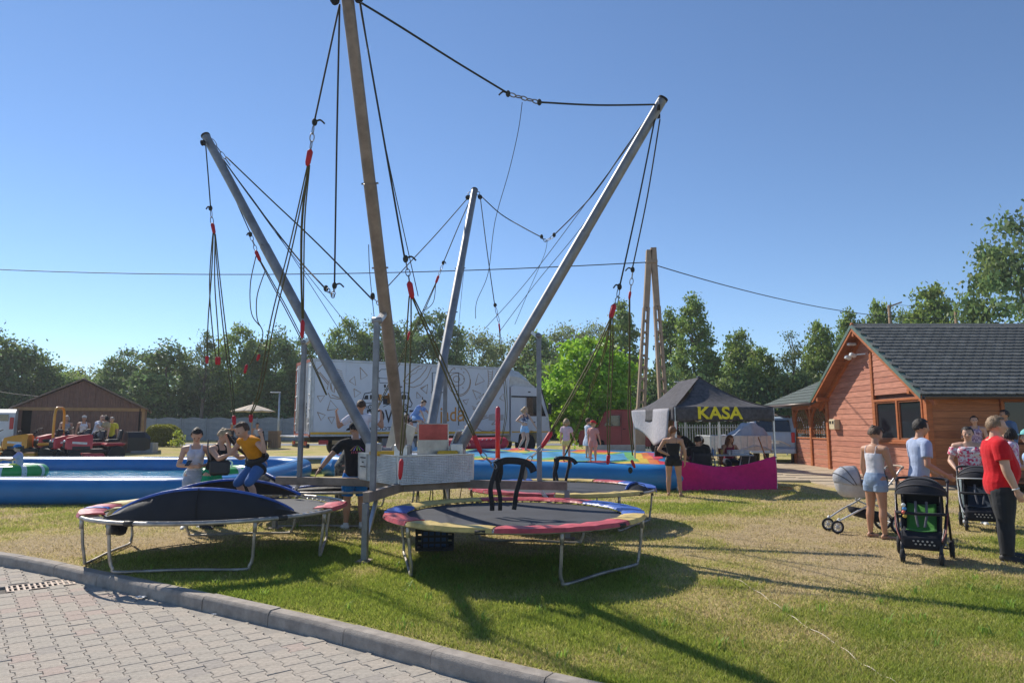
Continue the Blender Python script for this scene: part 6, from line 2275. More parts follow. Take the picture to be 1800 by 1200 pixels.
def furniture():
	ang = TENT[2]
	grey = M('table_grey', (.42, .43, .46), rough=.5)
	alu = M('tent_pole', (.5, .5, .5))
	t = thing('folding_table', 'white folding table with boxes inside the black tent', 'table', tent_pt(2.1, 1.35), ang)
	MB().box((0, 0, .80), (1.3, .6, .03), bev=.008).build('table_top', grey, t)
	for x in (-.55, .55):
		for y in (-.24, .24):
			MB().tube([(x, y, .79), (x * .9 + .12 * (1 if x < 0 else -1), y, .0)], .014, 6).build('leg', alu, t, smooth=True)
	o = MB().box((0, 0, .05), (.52, .3, .10), bev=.01)
	o2 = thing('storage_crate', 'pale grey perforated crate on the folding table in the tent', 'crate', tent_pt(2.42, 1.35, .815), ang)
	MB().box((0, 0, .012), (.52, .32, .02)).build('floor', grey, o2)
	for x, y, w, d in ((0, -.15, .52, .012), (0, .15, .52, .012), (-.255, 0, .012, .29), (.255, 0, .012, .29)):
		mb = MB()
		for z in (.03, .075, .12):
			mb.box((x, y, z), (w, d, .022))
		for k in range(6):
			f = -.5 + k / 5
			mb.box((x + f * (w - .012), y + f * (d - .012), .075), (.012 if w > .1 else w, d if w > .1 else .012, .11))
		mb.build('side', M('crate_pale', (.55, .56, .62), rough=.5), o2)
	for i, (x, y, c, h) in enumerate(((1.62, 1.28, (.12, .25, .5), .2), (1.75, 1.42, (.6, .58, .5), .16), (1.9, 1.3, (.5, .3, .08), .14), (2.08, 1.2, (.62, .6, .58), .11))):
		b = tent_pt(x, y, .815)
		t2 = thing('bottle' if h > .15 else 'cup', ('blue bottle', 'white bottle', 'amber cup', 'white cup')[i] + ' standing on the folding table in the tent', 'bottle' if h > .15 else 'cup', b)
		m = M('ware%d' % i, c, rough=.25)
		if h > .15:
			MB().lathe([(.035, 0), (.036, h * .6), (.028, h * .74), (.013, h * .82), (.013, h)], (0, 0, 0), (0, 0, 1), 14).build('body', m, t2, smooth=True, angle=40)
			MB().tube([(0, 0, h - .002), (0, 0, h + .02)], .015, 10).build('cap', M('cap_white', (.7, .7, .7)), t2)
		else:
			MB().lathe([(.028, 0), (.036, h), (.033, h), (.026, .01)], (0, 0, 0), (0, 0, 1), 14).build('body', m, t2, smooth=True, angle=40)
	# camping chairs
	def chair(label, loc, rz, col):
		c = thing('camping_chair', label, 'chair', loc, rz, 'camping chairs in the sales tent')
		fm = cloth('chair_' + label.split()[0], col)
		tube = M('chair_tube', (.05, .05, .05), rough=.5, metal=.4)
		mb = MB(); mb.grid(lambda u, v: Vector((-.25 + .5 * u, -.25 + .48 * v, .43 - .05 * math.sin(pi * u) - .03 * v)), 8, 6); mb.build('seat', fm, c, smooth=True, solid=.01)
		mb = MB(); mb.grid(lambda u, v: Vector((-.25 + .5 * u, .24 + .12 * v + .04 * math.sin(pi * u), .42 + .5 * v)), 8, 6); mb.build('backrest', fm, c, smooth=True, solid=.01)
		for x in (-.27, .27):
			MB().tube([(x, -.28, .0), (x * .98, .24, .44)], .012, 6).build('leg', tube, c, smooth=True)
			MB().tube([(x, .3, .0), (x * .98, -.26, .43), (x, -.27, .62)], .012, 6).build('leg', tube, c, smooth=True)
			MB().tube([(x, .24, .4), (x, .37, .95)], .012, 6).build('back_post', tube, c, smooth=True)
			MB().tube([(x * 1.04, -.27, .62), (x * 1.04, .28, .63)], .02, 6).build('armrest', tube, c, smooth=True)
	chair('dark camping chair under the person seen from behind at the banner', tent_pt(.82, .55), ang + pi, (.03, .03, .035))
	chair('brown camping chair at the far right corner of the tent', tent_pt(2.62, 2.35), ang + R_(-20), (.2, .1, .06))
	chair('navy camping chair behind the table with boxes', tent_pt(1.72, 2.25), ang + R_(10), (.03, .04, .09))
	# trailer and tarp behind the tent
	p = gpt(1290, 25.5)
	t = thing('utility_trailer', 'silver utility trailer with grey tarpaulin behind the black tent', 'trailer', p, R_(8))
	tm = M('trailer_alu', (.50, .52, .53), rough=.4, metal=.5)
	for x, y, w, d in ((0, -.65, 2.3, .04), (0, .65, 2.3, .04), (-1.15, 0, .04, 1.3), (1.15, 0, .04, 1.3)):
		MB().box((x, y, .95), (w, d, .5), bev=.01).build('side_board', tm, t)
	MB().box((0, 0, .68), (2.3, 1.3, .05)).build('floor', tm, t)
	for k in range(9):
		MB().box((-1.0 + k * .25, -.68, .95), (.03, .02, .48)).build('rib', tm, t)
	MB().bar((-1.15, 0, .6), (-2.3, 0, .5), .08, .08).build('drawbar', tm, t)
	for s in (-1, 1):
		wheel_at(t, .15, s * .78, .3, .17, s, M('rubber', (.02, .02, .02)), M('rim_steel', (.4, .4, .4)))
	mb = MB(); mb.grid(lambda u, v: Vector((-.1 + 1.3 * u, -.72 + 1.5 * v, 1.2 + .5 * math.sin(pi * u) * math.sin(pi * min(1, v * 1.2 + .1)) - .55 * (v < .12) + .06 * math.sin(17 * u) * math.sin(13 * v))), 24, 18)
	mb.build('tarpaulin', cloth('tarp_grey', (.38, .40, .44), fold=.7), t, smooth=True, solid=.008)
	# leaning pole with orange strap by the tent's right leg, orange cable on the ground
	a, b = tent_pt(2.86, .1, .0), tent_pt(2.62, .55, 1.35)
	o = MB().tube([a, b], .016, 8).build('timber_pole', M('pole_orange', (.5, .16, .05)), None, smooth=True)
	tag(o, 'thin orange pole leaning on the right leg of the black tent', 'pole')
	q = smooth_path([tent_pt(2.84, .05, .02), tent_pt(2.95, -.1, .02), tent_pt(3.2, -.02, .02), tent_pt(3.3, .25, .02), tent_pt(3.0, .4, .03), tent_pt(2.9, .2, .05)], 6)
	tag(MB().tube(q, .012, 6).build('extension_cable', M('cable_orange', (.6, .2, .03)), None, smooth=True), 'orange extension cable coiled on the ground beside the tent leg', 'cable')
furniture()
# ================================================================== PEOPLE
SKIN = {'fair': M('skin_fair', (.56, .33, .23), rough=.5, var=.08, bump=.04, bscale=90), 'tan': M('skin_tan', (.47, .25, .155), rough=.5, var=.08, bump=.04, bscale=90)}
EYE = M('eye_dark', (.03, .02, .018), rough=.3, bump=0)
LIP = M('lip', (.42, .16, .13), rough=.45, bump=0)
def hair_mat(n, c):
	return M('hair_' + n, c, rough=.55, var=.3, scale=18, bump=.7, bscale=70, spec=.4)
HAIR = {'brown': hair_mat('brown', (.085, .045, .025)), 'dark': hair_mat('dark', (.022, .016, .013)), 'blond': hair_mat('blond', (.36, .22, .10)), 'light': hair_mat('light', (.42, .30, .17)), 'grey': hair_mat('grey', (.40, .38, .36)), 'auburn': hair_mat('auburn', (.20, .08, .035)), 'sandy': hair_mat('sandy', (.26, .17, .10))}
DG = None
def voxel(mb, size, smooth=3, ratio=.35):
	me = mb.mesh('vox')
	o = bpy.data.objects.new('vox_tmp', me)
	COL.objects.link(o)
	m = o.modifiers.new('r', 'REMESH'); m.mode = 'VOXEL'; m.voxel_size = size
	s = o.modifiers.new('s', 'SMOOTH'); s.factor = .5; s.iterations = smooth
	if ratio < 1:
		d = o.modifiers.new('d', 'DECIMATE'); d.ratio = ratio
	dg = bpy.context.evaluated_depsgraph_get()
	out = bpy.data.meshes.new_from_object(o.evaluated_get(dg))
	bpy.data.objects.remove(o)
	bpy.data.meshes.remove(me)
	out.polygons.foreach_set('use_smooth', [True] * len(out.polygons))
	return out
def link_mesh(me, name, mat, parent):
	me.name = name
	for m in (mat if isinstance(mat, list) else [mat]):
		me.materials.append(m)
	o = bpy.data.objects.new(name, me)
	o.parent = parent
	COL.objects.link(o)
	return o

def V3(r, f, u):       # body frame: right, forward, up; the figure faces -Y
	return Vector((-r, -f, u))
def person(label, loc, face, H=1.7, sex='f', w=1.0, skin='fair', hair='brown', hairstyle='short', lean=0, side=0, twist=0, head=(0, 0), armR=None, armL=None, legR=None, legL=None, top=None, bottom=None, shoes=None, hat=None, extra=None, vox=.012, child=False, seat=None, curl=.5, group=None, belly=0.0, category='person', hs=None, tiptoe=0):
	"""face: compass angle in degrees the figure looks towards: 0 = towards the camera (-Y), 90 = to the right (+X), 180 = away"""
	t = thing('person', label, category, loc, R_(face) - math.atan2(loc[0], loc[1]), group)
	hs = hs or (1.22 if child else 1.0)
	armR = armR or ((.22, .0, -1), (.08, .22, -1)); armL = armL or ((-.22, .0, -1), (-.08, .22, -1))
	legR = legR or ((.06, .0, -1), (.03, -.04, -1)); legL = legL or ((-.06, .0, -1), (-.03, -.04, -1))
	N = lambda v: V3(*v).normalized()
	thL, shL = .245 * H, .235 * H
	# pelvis height from the legs so the lower foot rests on the ground (or seat)
	hipw = .050 * H * w
	drop = []
	for lg in (legR, legL):
		drop.append(-(N(lg[0]).z * thL + N(lg[1]).z * shL))
	ank = .042 * H
	pz = seat if seat is not None else max(drop) + ank + .008 * H + tiptoe
	pel = Vector((0, 0, pz + (0 if seat is None else .085 * H)))
	rr = Matrix.Rotation
	# torso frame
	u = (rr(R_(lean), 3, 'X') @ Vector((0, 0, 1)))          # positive lean bends forward (-Y)
	u = rr(R_(side), 3, 'Y') @ u
	r0 = rr(R_(twist), 3, 'Z') @ Vector((-1, 0, 0))
	r0 = (r0 - u * r0.dot(u)).normalized()
	f0 = u.cross(r0).normalized()
	rp = Vector((-1, 0, 0))                                  # pelvis axes
	fem = sex == 'f'
	prof = [(-.075, .050, .046, 0), (-.045, .082, .060, -.004), (0, .092 if fem else .088, .066, -.004), (.065, .070 if fem else .078, .054 + belly * .5, .004 + belly * .5), (.13, .074 if fem else .083, .056 + belly * .35, .004 + belly * .35), (.20, .085 if fem else .094, .062, .002), (.255, .088 if fem else .100, .054, -.004), (.288, .066 if fem else .074, .043, -.008), (.308, .036, .036, -.006)]
	if child:
		prof = [(a, b * .94, c, d) for a, b, c, d in prof]
	def frame(tt):
		k = sstep((tt + .02) / .16)
		rx = (rp * (1 - k) + r0 * k).normalized()
		ux = (Vector((0, 0, 1)) * (1 - k) * .5 + u * (.5 + .5 * k)).normalized() if seat is None else (Vector((0, 0, 1)) * (1 - k) + u * k).normalized()
		rx = (rx - ux * rx.dot(ux)).normalized()
		return rx, ux.cross(rx).normalized(), ux
	cen = {}
	def centre(tt):
		# integrate the spine
		n = 12
		p = pel.copy()
		for i in range(n):
			p = p + frame(tt * (i + .5) / n)[2] * (tt * H / n)
		return p
	def ring(tt, hw, hd, fo, infl=0.0, n=18):
		rx, fx, ux = frame(tt)
		c = centre(tt) + fx * (fo * H)
		out = []
		for i in range(n):
			a = 2 * pi * i / n
			ca, sa = math.cos(a), math.sin(a)
			ca = math.copysign(abs(ca) ** .85, ca); sa = math.copysign(abs(sa) ** .85, sa)
			out.append(c + rx * ((hw * H * w + infl) * ca) + fx * ((hd * H * (w * .6 + .4) + infl) * sa))
		return out
	def prof_at(tt):
		for (a, b) in zip(prof[:-1], prof[1:]):
			if a[0] <= tt <= b[0]:
				k = (tt - a[0]) / (b[0] - a[0])
				return [a[j] + (b[j] - a[j]) * k for j in range(1, 4)]
		return list(prof[-1][1:]) if tt > prof[-1][0] else list(prof[0][1:])
	body = MB()
	body.rings([ring(*p) for p in prof])
	if fem and not child:
		for s in (-1, 1):
			rx, fx, ux = frame(.2)
			body.ell(centre(.205) + rx * (s * .042 * H * w) + fx * (.042 * H), (.042 * H * w, .035 * H, .04 * H), nu=12, nv=8)
	# neck and head
	nb = centre(.30)
	hy, hp = R_(head[0]), -R_(head[1])
	hu = (rr(0, 3, 'X') @ u)
	neck_dir = (u * .75 + Vector((0, 0, 1)) * .25 + frame(.3)[1] * .18).normalized()
	hh = .066 * H * hs
	nt_ = nb + neck_dir * (.05 * H)
	body.capsule(nb - neck_dir * .02 * H, nt_ + neck_dir * .02 * H, .033 * H * (w * .4 + .6), .030 * H * (w * .4 + .6), 12)
	hc = nt_ + neck_dir * (hh * .72) + frame(.3)[1] * (.008 * H)
	# head axes from torso, then yaw and pitch
	up_h = (u * .35 + Vector((0, 0, 1)) * .65).normalized()
	rh = (r0 - up_h * r0.dot(up_h)).normalized()
	rot_y = Matrix.Rotation(hy, 3, up_h)
	rh = rot_y @ rh
	rot_p = Matrix.Rotation(hp, 3, rh)
	up_h = rot_p @ up_h
	fh = up_h.cross(rh).normalized()
	HM = Matrix((rh, fh, up_h)).transposed()
	hp_ = lambda a, b, c: hc + HM @ Vector((a * hh, b * hh, c * hh))
	body.ell(hp_(0, -.10, .12), (hh * .74, hh * .86, hh * .88), HM)
	body.ell(hp_(0, .12, -.35), (hh * .56, hh * .60, hh * .62), HM)
	body.ell(hp_(0, .36, -.70), (hh * .30, hh * .26, hh * .22), HM, 10, 8)
	body.capsule(hp_(0, .74, .05), hp_(0, .86, -.24), hh * .08, hh * .13, 8)
	body.ell(hp_(0, .62, -.53), (hh * .24, hh * .12, hh * .09), HM, 10, 6)
	for s in (-1, 1):
		body.ell(hp_(s * .75, -.08, -.05), (hh * .09, hh * .17, hh * .24), HM, 10, 8)
		body.ell(hp_(s * .36, .52, -.18), (hh * .22, hh * .22, hh * .24), HM, 10, 8)
	# arms and hands
	sh_w = (.112 if fem else .124) * H * (.55 + .45 * w) * (.92 if child else 1)
	J = {}
	for s, arm, key in ((1, armR, 'R'), (-1, armL, 'L')):
		rx, fx, ux = frame(.262)
		S = centre(.262) + rx * (s * sh_w) 
		d1, d2 = N(arm[0]), N(arm[1])
		E_ = S + d1 * (.165 * H); Wp = E_ + d2 * (.150 * H)
		J['S' + key], J['E' + key], J['W' + key] = S, E_, Wp
		aw = .62 + .38 * w
		body.capsule(centre(.262) + rx * (s * sh_w * .55), S, .044 * H * aw, .034 * H * aw, 12)
		body.capsule(S, E_, .031 * H * aw, .0235 * H * aw, 12)
		m_ = E_.lerp(Wp, .25)
		body.capsule(E_, m_, .0235 * H * aw, .0245 * H * aw, 12); body.capsule(m_, Wp, .0245 * H * aw, .0155 * H * aw, 12)
		# hand: palm, four fingers with two bends, thumb from the side of the palm
		hd = N(arm[2]) if len(arm) > 2 else d2
		pn = N(arm[3]) if len(arm) > 3 else (rx * (-s))      # palm normal (towards the body)
		pn = (pn - hd * pn.dot(hd))
		pn = pn.normalized() if pn.length > 1e-3 else basis(hd)[1]
		ac = hd.cross(pn).normalized() * s                   # across the knuckles
		if ac.dot(fx) < 0 and len(arm) <= 3:
			ac = -ac
		hl = .102 * H * (1 if not child else 1.05)
		pc = Wp + hd * (hl * .25)
		PM = Matrix((hd, ac, pn)).transposed()
		body.ell(pc, (hl * .30, hl * .235, hl * .115), PM, 12, 8)
		fr = max(.0072, .0050 * H)
		for k, (o, ln) in enumerate(((.165, .40), (.055, .45), (-.055, .42), (-.16, .33))):
			b0 = Wp + hd * (hl * .44) + ac * (hl * o)
			a1 = curl * .8; a2 = curl * 1.7
			e1 = b0 + (hd * math.cos(a1) + pn * math.sin(a1)) * (hl * ln * .5)
			e2 = e1 + (hd * math.cos(a2) + pn * math.sin(a2)) * (hl * ln * .5)
			body.capsule(b0, e1, fr * 1.05, fr, 8); body.capsule(e1, e2, fr, fr * .85, 8)
		tb = Wp + hd * (hl * .14) + ac * (hl * .17)
		t1 = tb + (hd * .75 + ac * .6 + pn * .25).normalized() * (hl * .24)
		t2 = t1 + (hd * .9 + ac * .1 + pn * .45 * curl).normalized() * (hl * .2)
		body.capsule(tb, t1, fr * 1.3, fr * 1.1, 8); body.capsule(t1, t2, fr * 1.1, fr * .9, 8)
	# legs
	for s, lg, key in ((1, legR, 'R'), (-1, legL, 'L')):
		hip = pel + Vector((-s * hipw, 0, -.012 * H))
		d1, d2 = N(lg[0]), N(lg[1])
		K = hip + d1 * thL; A = K + d2 * shL
		J['H' + key], J['K' + key], J['A' + key] = hip, K, A
		lw = .55 + .45 * w
		body.capsule(hip, hip.lerp(K, .45), .056 * H * lw, .048 * H * lw, 14); body.capsule(hip.lerp(K, .45), K, .048 * H * lw, .034 * H * lw, 14)
		back = d2.cross(Vector((1, 0, 0))).normalized()
		cm = K.lerp(A, .32) + Vector((0, .008 * H, 0))
		body.capsule(K, cm, .033 * H * lw, .035 * H * lw, 12); body.capsule(cm, A, .035 * H * lw, .0195 * H * lw, 12)
		fd = N(lg[2]) if len(lg) > 2 else V3(.16 * s, 1, -.10).normalized()
		J['D' + key] = fd
		heel = A + Vector((0, 0, -.018 * H)) - fd * (.02 * H)
		ball = A + Vector((0, 0, -.026 * H)) + fd * (.085 * H)
		toe = ball + fd * (.028 * H)
		body.capsule(heel, ball, .021 * H, .0175 * H, 10); body.capsule(ball, toe, .019 * H, .014 * H, 10)
		body.capsule(A, A + Vector((0, 0, -.02 * H)), .02 * H, .022 * H, 10)
	bme = voxel(body, vox, 3, .4)
	bo = link_mesh(bme, 'body', [SKIN[skin], EYE, LIP], t)
	# eyes, brows and mouth by face region on the one surface
	eyes = [hp_(s * .30, .70, .02) for s in (-1, 1)]
	brow = [hp_(s * .30, .72, .20) for s in (-1, 1)]
	mouth = hp_(0, .74, -.52)
	for p in bme.polygons:
		c = p.center
		if (c - hc).length > hh * 1.5:
			continue
		d = HM.transposed() @ (c - hc) / hh
		if d.y > .4:
			if min((abs(abs(d.x) - .30) / .12) ** 2 + ((d.z - .0) / .06) ** 2 for _ in (0,)) < 1:
				p.material_index = 1
			elif (abs(d.x) / .22) ** 2 + ((d.z + .52) / .07) ** 2 < 1:
				p.material_index = 2
	hm = HAIR[hair]
	# hair: a cap over the skull with a face opening, plus length
	if hairstyle != 'bald':
		def hair_shell(scale, cut_f, cut_u, low):
			mb = MB()
			nu, nv = 28, 20
			vs_ = []; keep = []
			for j in range(nv + 1):
				b = -pi / 2 + pi * j / nv
				for i in range(nu):
					a = 2 * pi * i / nu
					q = Vector((math.cos(b) * math.cos(a), math.cos(b) * math.sin(a), math.sin(b)))
					nz = 1 + .03 * math.sin(a * 9 + b * 5) + .03 * math.sin(a * 17 + b * 11) + .04 * (rng.random() - .5)
					vs_.append(hp_(q.x * .80 * scale * nz, -.12 + q.y * .93 * scale * nz, .14 + q.z * .95 * scale * nz))
					keep.append((q.y < cut_f or q.z > cut_u) and q.z > low - .5 * max(0, -q.y))
			fs = []
			for j in range(nv):
				for i in range(nu):
					k = (j * nu + i, j * nu + (i + 1) % nu, (j + 1) * nu + (i + 1) % nu, (j + 1) * nu + i)
					if all(keep[x] for x in k):
						fs.append(k)
			mb.add(vs_, fs)
			return mb
		mb = hair_shell(1.12 if hairstyle != 'short' else 1.07, .30, .52, -.25)
		if hairstyle == 'bun':
			mb.ell(hp_(0, -.75, .75), (hh * .42, hh * .36, hh * .36), HM, 14, 10)
		if hairstyle == 'pony':
			q = smooth_path([hp_(0, -.9, .35), hp_(0, -1.25, .3), hp_(0, -1.4, -.2), hp_(.05, -1.3, -.9), hp_(.1, -1.15, -1.5)], 4)
			mb.tube(q, [hh * .16] + [hh * (.24 - .2 * (i / len(q)) ** 2) for i in range(1, len(q))], 10)
		if hairstyle == 'tail_up':
			q = smooth_path([hp_(0, -.8, .6), hp_(0, -1.2, 1.0), hp_(0, -1.5, 1.3), hp_(0, -1.65, 1.7)], 4)
			mb.tube(q, [hh * .15] + [hh * (.24 - .18 * (i / len(q)) ** 2) for i in range(1, len(q))], 10)
		if hairstyle in ('long', 'bob', 'wild'):
			ln = {'long': -2.0, 'bob': -.9, 'wild': -1.1}[hairstyle]
			for k in range(15):
				a = pi * .98 + (k - 7) / 7 * pi * .62 + pi / 2
				a = -pi / 2 + (k - 7) / 7 * 2.1
				cx_, cy_ = math.cos(a) * .80, math.sin(a) * .92 - .12
				sp = 1.05 + (.35 if hairstyle == 'wild' else 0) * rng.random()
				q = smooth_path([hp_(cx_ * .9, cy_ * .9, .4), hp_(cx_ * 1.08, cy_ * 1.06, -.1), hp_(cx_ * sp * 1.05, cy_ * sp, ln * .6 + .15 * rng.random()), hp_(cx_ * sp * .95, cy_ * sp * .95, ln + .3 * rng.random())], 3)
				mb.tube(q, [hh * .2] * (len(q) - 1) + [hh * .06], 7)
		ho = mb.build('hair', hm, t, smooth=True, solid=0.0)
		sm = ho.modifiers.new('thickness', 'SOLIDIFY') if False else None
	if hat:
		kind, mat = hat
		mb = MB()
		if kind == 'cap':
			mb.rings([[hp_(.86 * math.cos(a) * f, -.12 + .98 * math.sin(a) * f, z) for a in np.linspace(0, 2 * pi, 25)[:-1]] for f, z in ((1, .30), (1.0, .55), (.9, .82), (.65, 1.05), (.3, 1.16), (.03, 1.19))])
			br = [hp_(.72 * math.cos(a), .55 + .95 * math.sin(a), .36 - .10 * math.sin(a)) for a in np.linspace(-.15, pi + .15, 14)]
			mb.prism(br, up_h * (hh * .06))
		else:
			mb.rings([[hp_(.9 * math.cos(a) * f, -.1 + 1.0 * math.sin(a) * f, z) for a in np.linspace(0, 2 * pi, 25)[:-1]] for f, z in ((1.45, .2), (1.42, .26), (1.0, .45), (.95, .9), (.6, 1.1), (.05, 1.15))])
		mb.build('cap' if kind == 'cap' else 'hat', mat, t, smooth=True, angle=50)
	# ------------------------------------------------ clothes
	cv = min(vox, .011)
	if top:
		kind, mat = top[0], top[1]
		hem_drop = .035 if belly else 0
		fat = .014 if belly else 0
		sl = {'tee': .62, 'shirt': .66, 'tank': 0, 'crop': 0, 'strap': 0, 'dress': .12, 'tunic': .75, 'long': 1.0, 'vest': 0, 'romper': 0, 'offshoulder': .62}[kind]
		hem = {'tee': -.045, 'shirt': -.07, 'tank': -.02, 'crop': .11, 'strap': -.01, 'dress': -.02, 'tunic': -.05, 'long': -.04, 'vest': .04, 'romper': -.06, 'offshoulder': -.055}[kind] - hem_drop
		topt = {'strap': .225, 'romper': .225, 'offshoulder': .262, 'crop': .25, 'tank': .262}.get(kind, .298)
		inf = {'tee': .016, 'shirt': .02, 'tank': .009, 'crop': .008, 'strap': .008, 'dress': .014, 'tunic': .022, 'long': .018, 'vest': .022, 'romper': .010, 'offshoulder': .018}[kind] + fat
		loose = {'tee': .5, 'shirt': .6, 'tunic': .9, 'offshoulder': .8, 'dress': .4}.get(kind, .1)
		mb = MB()
		n = 13
		rgs = []
		for i in range(n):
			tt = hem + (topt - hem) * i / (n - 1)
			hw, hd, fo = prof_at(tt)
			# loose cloth hangs from the chest instead of following the waist
			if tt < .19 and loose:
				ch = prof_at(.19)
				hw = hw + (max(hw, ch[0] * .97) - hw) * loose; hd = hd + (max(hd, ch[1] * .95) - hd) * loose
			rgs.append(ring(tt, hw, hd, fo, inf + .002 * math.sin(i * 2.1)))
		mb.rings(rgs)
		if fem and not child and kind != 'vest':
			rx, fx, ux = frame(.2)
			for s in (-1, 1):
				mb.ell(centre(.205) + rx * (s * .042 * H * w) + fx * (.042 * H), (.042 * H * w + inf, .035 * H + inf, .042 * H + inf), nu=12, nv=8)
		for s, key in ((1, 'R'), (-1, 'L')):
			rx, fx, ux = frame(.262)
			aw = .62 + .38 * w
			if kind in ('tee', 'shirt', 'dress', 'tunic', 'long', 'vest'):
				mb.capsule(centre(.268) + rx * (s * sh_w * .45), J['S' + key], .046 * H * aw + inf * .5, .036 * H * aw + inf * .5, 12)
			if sl > 0:
				S, E_ = J['S' + key], J['E' + key]
				e = S.lerp(E_, min(1, sl))
				st = S if kind != 'offshoulder' else S.lerp(E_, .12)
				flare = .012 if kind in ('tee', 'shirt', 'offshoulder') else .006
				mb.tube([st, S.lerp(E_, sl * .5), e], [.036 * H * aw + inf * .6, .034 * H * aw + inf * .6 + flare * .5, .030 * H * aw + inf * .6 + flare], 14)
				if kind == 'long':
					mb.tube([E_, E_.lerp(J['W' + key], .9)], [.027 * H * aw + inf * .6, .02 * H * aw + inf * .6], 12)
					mb.ell(E_, .028 * H * aw + inf * .6)
			elif kind in ('tank', 'strap', 'crop', 'romper'):
				wd = .018 if kind in ('tank', 'crop') else .0075
				o = (sh_w * .5)
				a = centre(.225) + rx * (s * o) + fx * (.056 * H)
				b = centre(.300) + rx * (s * o * .92)
				c = centre(.225) + rx * (s * o) - fx * (.056 * H)
				mb.tube(smooth_path([a, centre(.28) + rx * (s * o) + fx * (.035 * H), b + u * .010, centre(.28) + rx * (s * o) - fx * (.045 * H), c], 4), wd, 8)
		if kind == 'dress':
			pass
		o = link_mesh(voxel(mb, cv, 2, .45), {'tank': 'tank_top', 'tee': 'tee_shirt', 'shirt': 'shirt', 'crop': 'crop_top', 'strap': 'camisole', 'dress': 'dress_top', 'tunic': 'blouse', 'long': 'sweater', 'vest': 'vest', 'romper': 'romper_top', 'offshoulder': 'blouse'}[kind], mat, t)
	if bottom:
		kind, mat = bottom[0], bottom[1]
		mb = MB()
		topb = .055
		rgs = []
		if kind in ('shorts', 'pants', 'capri'):
			for i in range(7):
				tt = -.08 + (topb + .08) * i / 6
				hw, hd, fo = prof_at(tt)
				rgs.append(ring(tt, hw, hd, fo, .011))
			mb.rings(rgs)
			lw = .55 + .45 * w
			for key in 'RL':
				h_, K, A = J['H' + key], J['K' + key], J['A' + key]
				f = bottom[2] if len(bottom) > 2 else {'shorts': .5, 'pants': 2, 'capri': 1.35}[kind]
				e = h_.lerp(K, min(1, f))
				lo = .02 if kind == 'shorts' else .012
				mb.tube([h_ + (h_ - K) * .1, h_.lerp(K, .2), h_.lerp(K, min(1, f) * .6), e], [.05 * H * lw, .06 * H * lw + .01, (.055 * lw - .004) * H + lo, (.055 - .016 * min(1, f)) * H * lw + lo], 16)
				if f > 1:
					g = (f - 1)
					mb.ell(K, .037 * H * lw + .012)
					mb.tube([K, K.lerp(A, .4 * g + .001), K.lerp(A, g * .96)], [.037 * H * lw + .012, .037 * H * lw + .014, (.027 if kind == 'pants' else .03) * H * lw + .014], 14)
		else:    # skirt: flared rings
			f = bottom[2] if len(bottom) > 2 else .75
			K = (J['KR'] + J['KL']) / 2; Hh = (J['HR'] + J['HL']) / 2
			for i in range(9):
				k = i / 8
				c = (centre(.06)).lerp(Hh.lerp(K, f), k)
				hw = (.075 + .055 * sstep(k * 1.3)) * H * w + .012; hd = (.056 + .05 * sstep(k * 1.3)) * H + .012
				spread = abs((J['KR'] - J['KL']).x) * .4 * k
				rgs.append([c + rp * ((hw + spread) * math.cos(a) * (1 + .04 * k * math.sin(7 * a))) + Vector((0, -1, 0)) * (hd * math.sin(a) * (1 + .05 * k * math.sin(6 * a))) for a in np.linspace(0, 2 * pi, 33)[:-1]])
			mb.rings(rgs)
		link_mesh(voxel(mb, cv, 2, .45), {'shorts': 'shorts', 'pants': 'trousers', 'capri': 'trousers', 'skirt': 'skirt'}[kind], mat, t)
	if shoes:
		for key in 'RL':
			A, fd = J['A' + key], J['D' + key]
			if shoes[0] == 'sandal':
				mb = MB()
				hb = A + Vector((0, 0, -.042 * H)) - fd * (.04 * H); tb_ = A + Vector((0, 0, -.048 * H)) + fd * (.135 * H)
				mb.bar(hb, tb_, .055 * H, .014)
				mb.tube([A + Vector((.025 * H * math.cos(a), .025 * H * math.sin(a), -.002)) for a in np.linspace(0, 2 * pi, 14)[:-1]], .006, 6, closed=True)
				mb.build('sandal', shoes[1], t)
				continue
			mb = MB()
			heel = A + Vector((0, 0, -.016 * H)) - fd * (.022 * H)
			ball = A + Vector((0, 0, -.022 * H)) + fd * (.085 * H)
			toe = ball + fd * (.035 * H)
			mb.capsule(heel, ball, .028 * H, .026 * H, 12); mb.capsule(ball, toe, .027 * H, .02 * H, 12); mb.capsule(heel, A + Vector((0, 0, .01 * H)), .027 * H, .026 * H, 12)
			so = link_mesh(voxel(mb, .009, 2, .5), 'shoe', shoes[1], t)
			mb = MB(); mb.bar(heel + Vector((0, 0, -.022 * H)) - fd * .015 * H, toe + Vector((0, 0, -.018 * H)), .055 * H, .018, bev=.006)
			mb.build('sole', shoes[2] if len(shoes) > 2 else shoes[1], so)
	J.update(hc=hc, hh=hh, HM=HM, centre=centre, frame=frame, ring=ring, prof_at=prof_at, t=t, H=H, u=u)
	return J

def TC(n, c, **k):
	return cloth('cloth_' + n, c, **k)
DENIM = TC('denim_light', (.27, .36, .50)); DENIMB = TC('denim_blue', (.06, .14, .33)); WHITE = TC('white', (.68, .68, .70)); BLACK = TC('black', (.018, .018, .02)); NAVY = TC('navy', (.025, .03, .055))
GREYT = TC('grey', (.34, .36, .40)); SHOEW = M('shoe_white', (.66, .65, .63), rough=.5); SHOEB = M('shoe_black', (.025, .025, .028), rough=.6); SOLEW = M('sole_white', (.72, .71, .69), rough=.6)
def gp(x, y, z=0):
	return Vector((x, y, gz(x, y) + z))

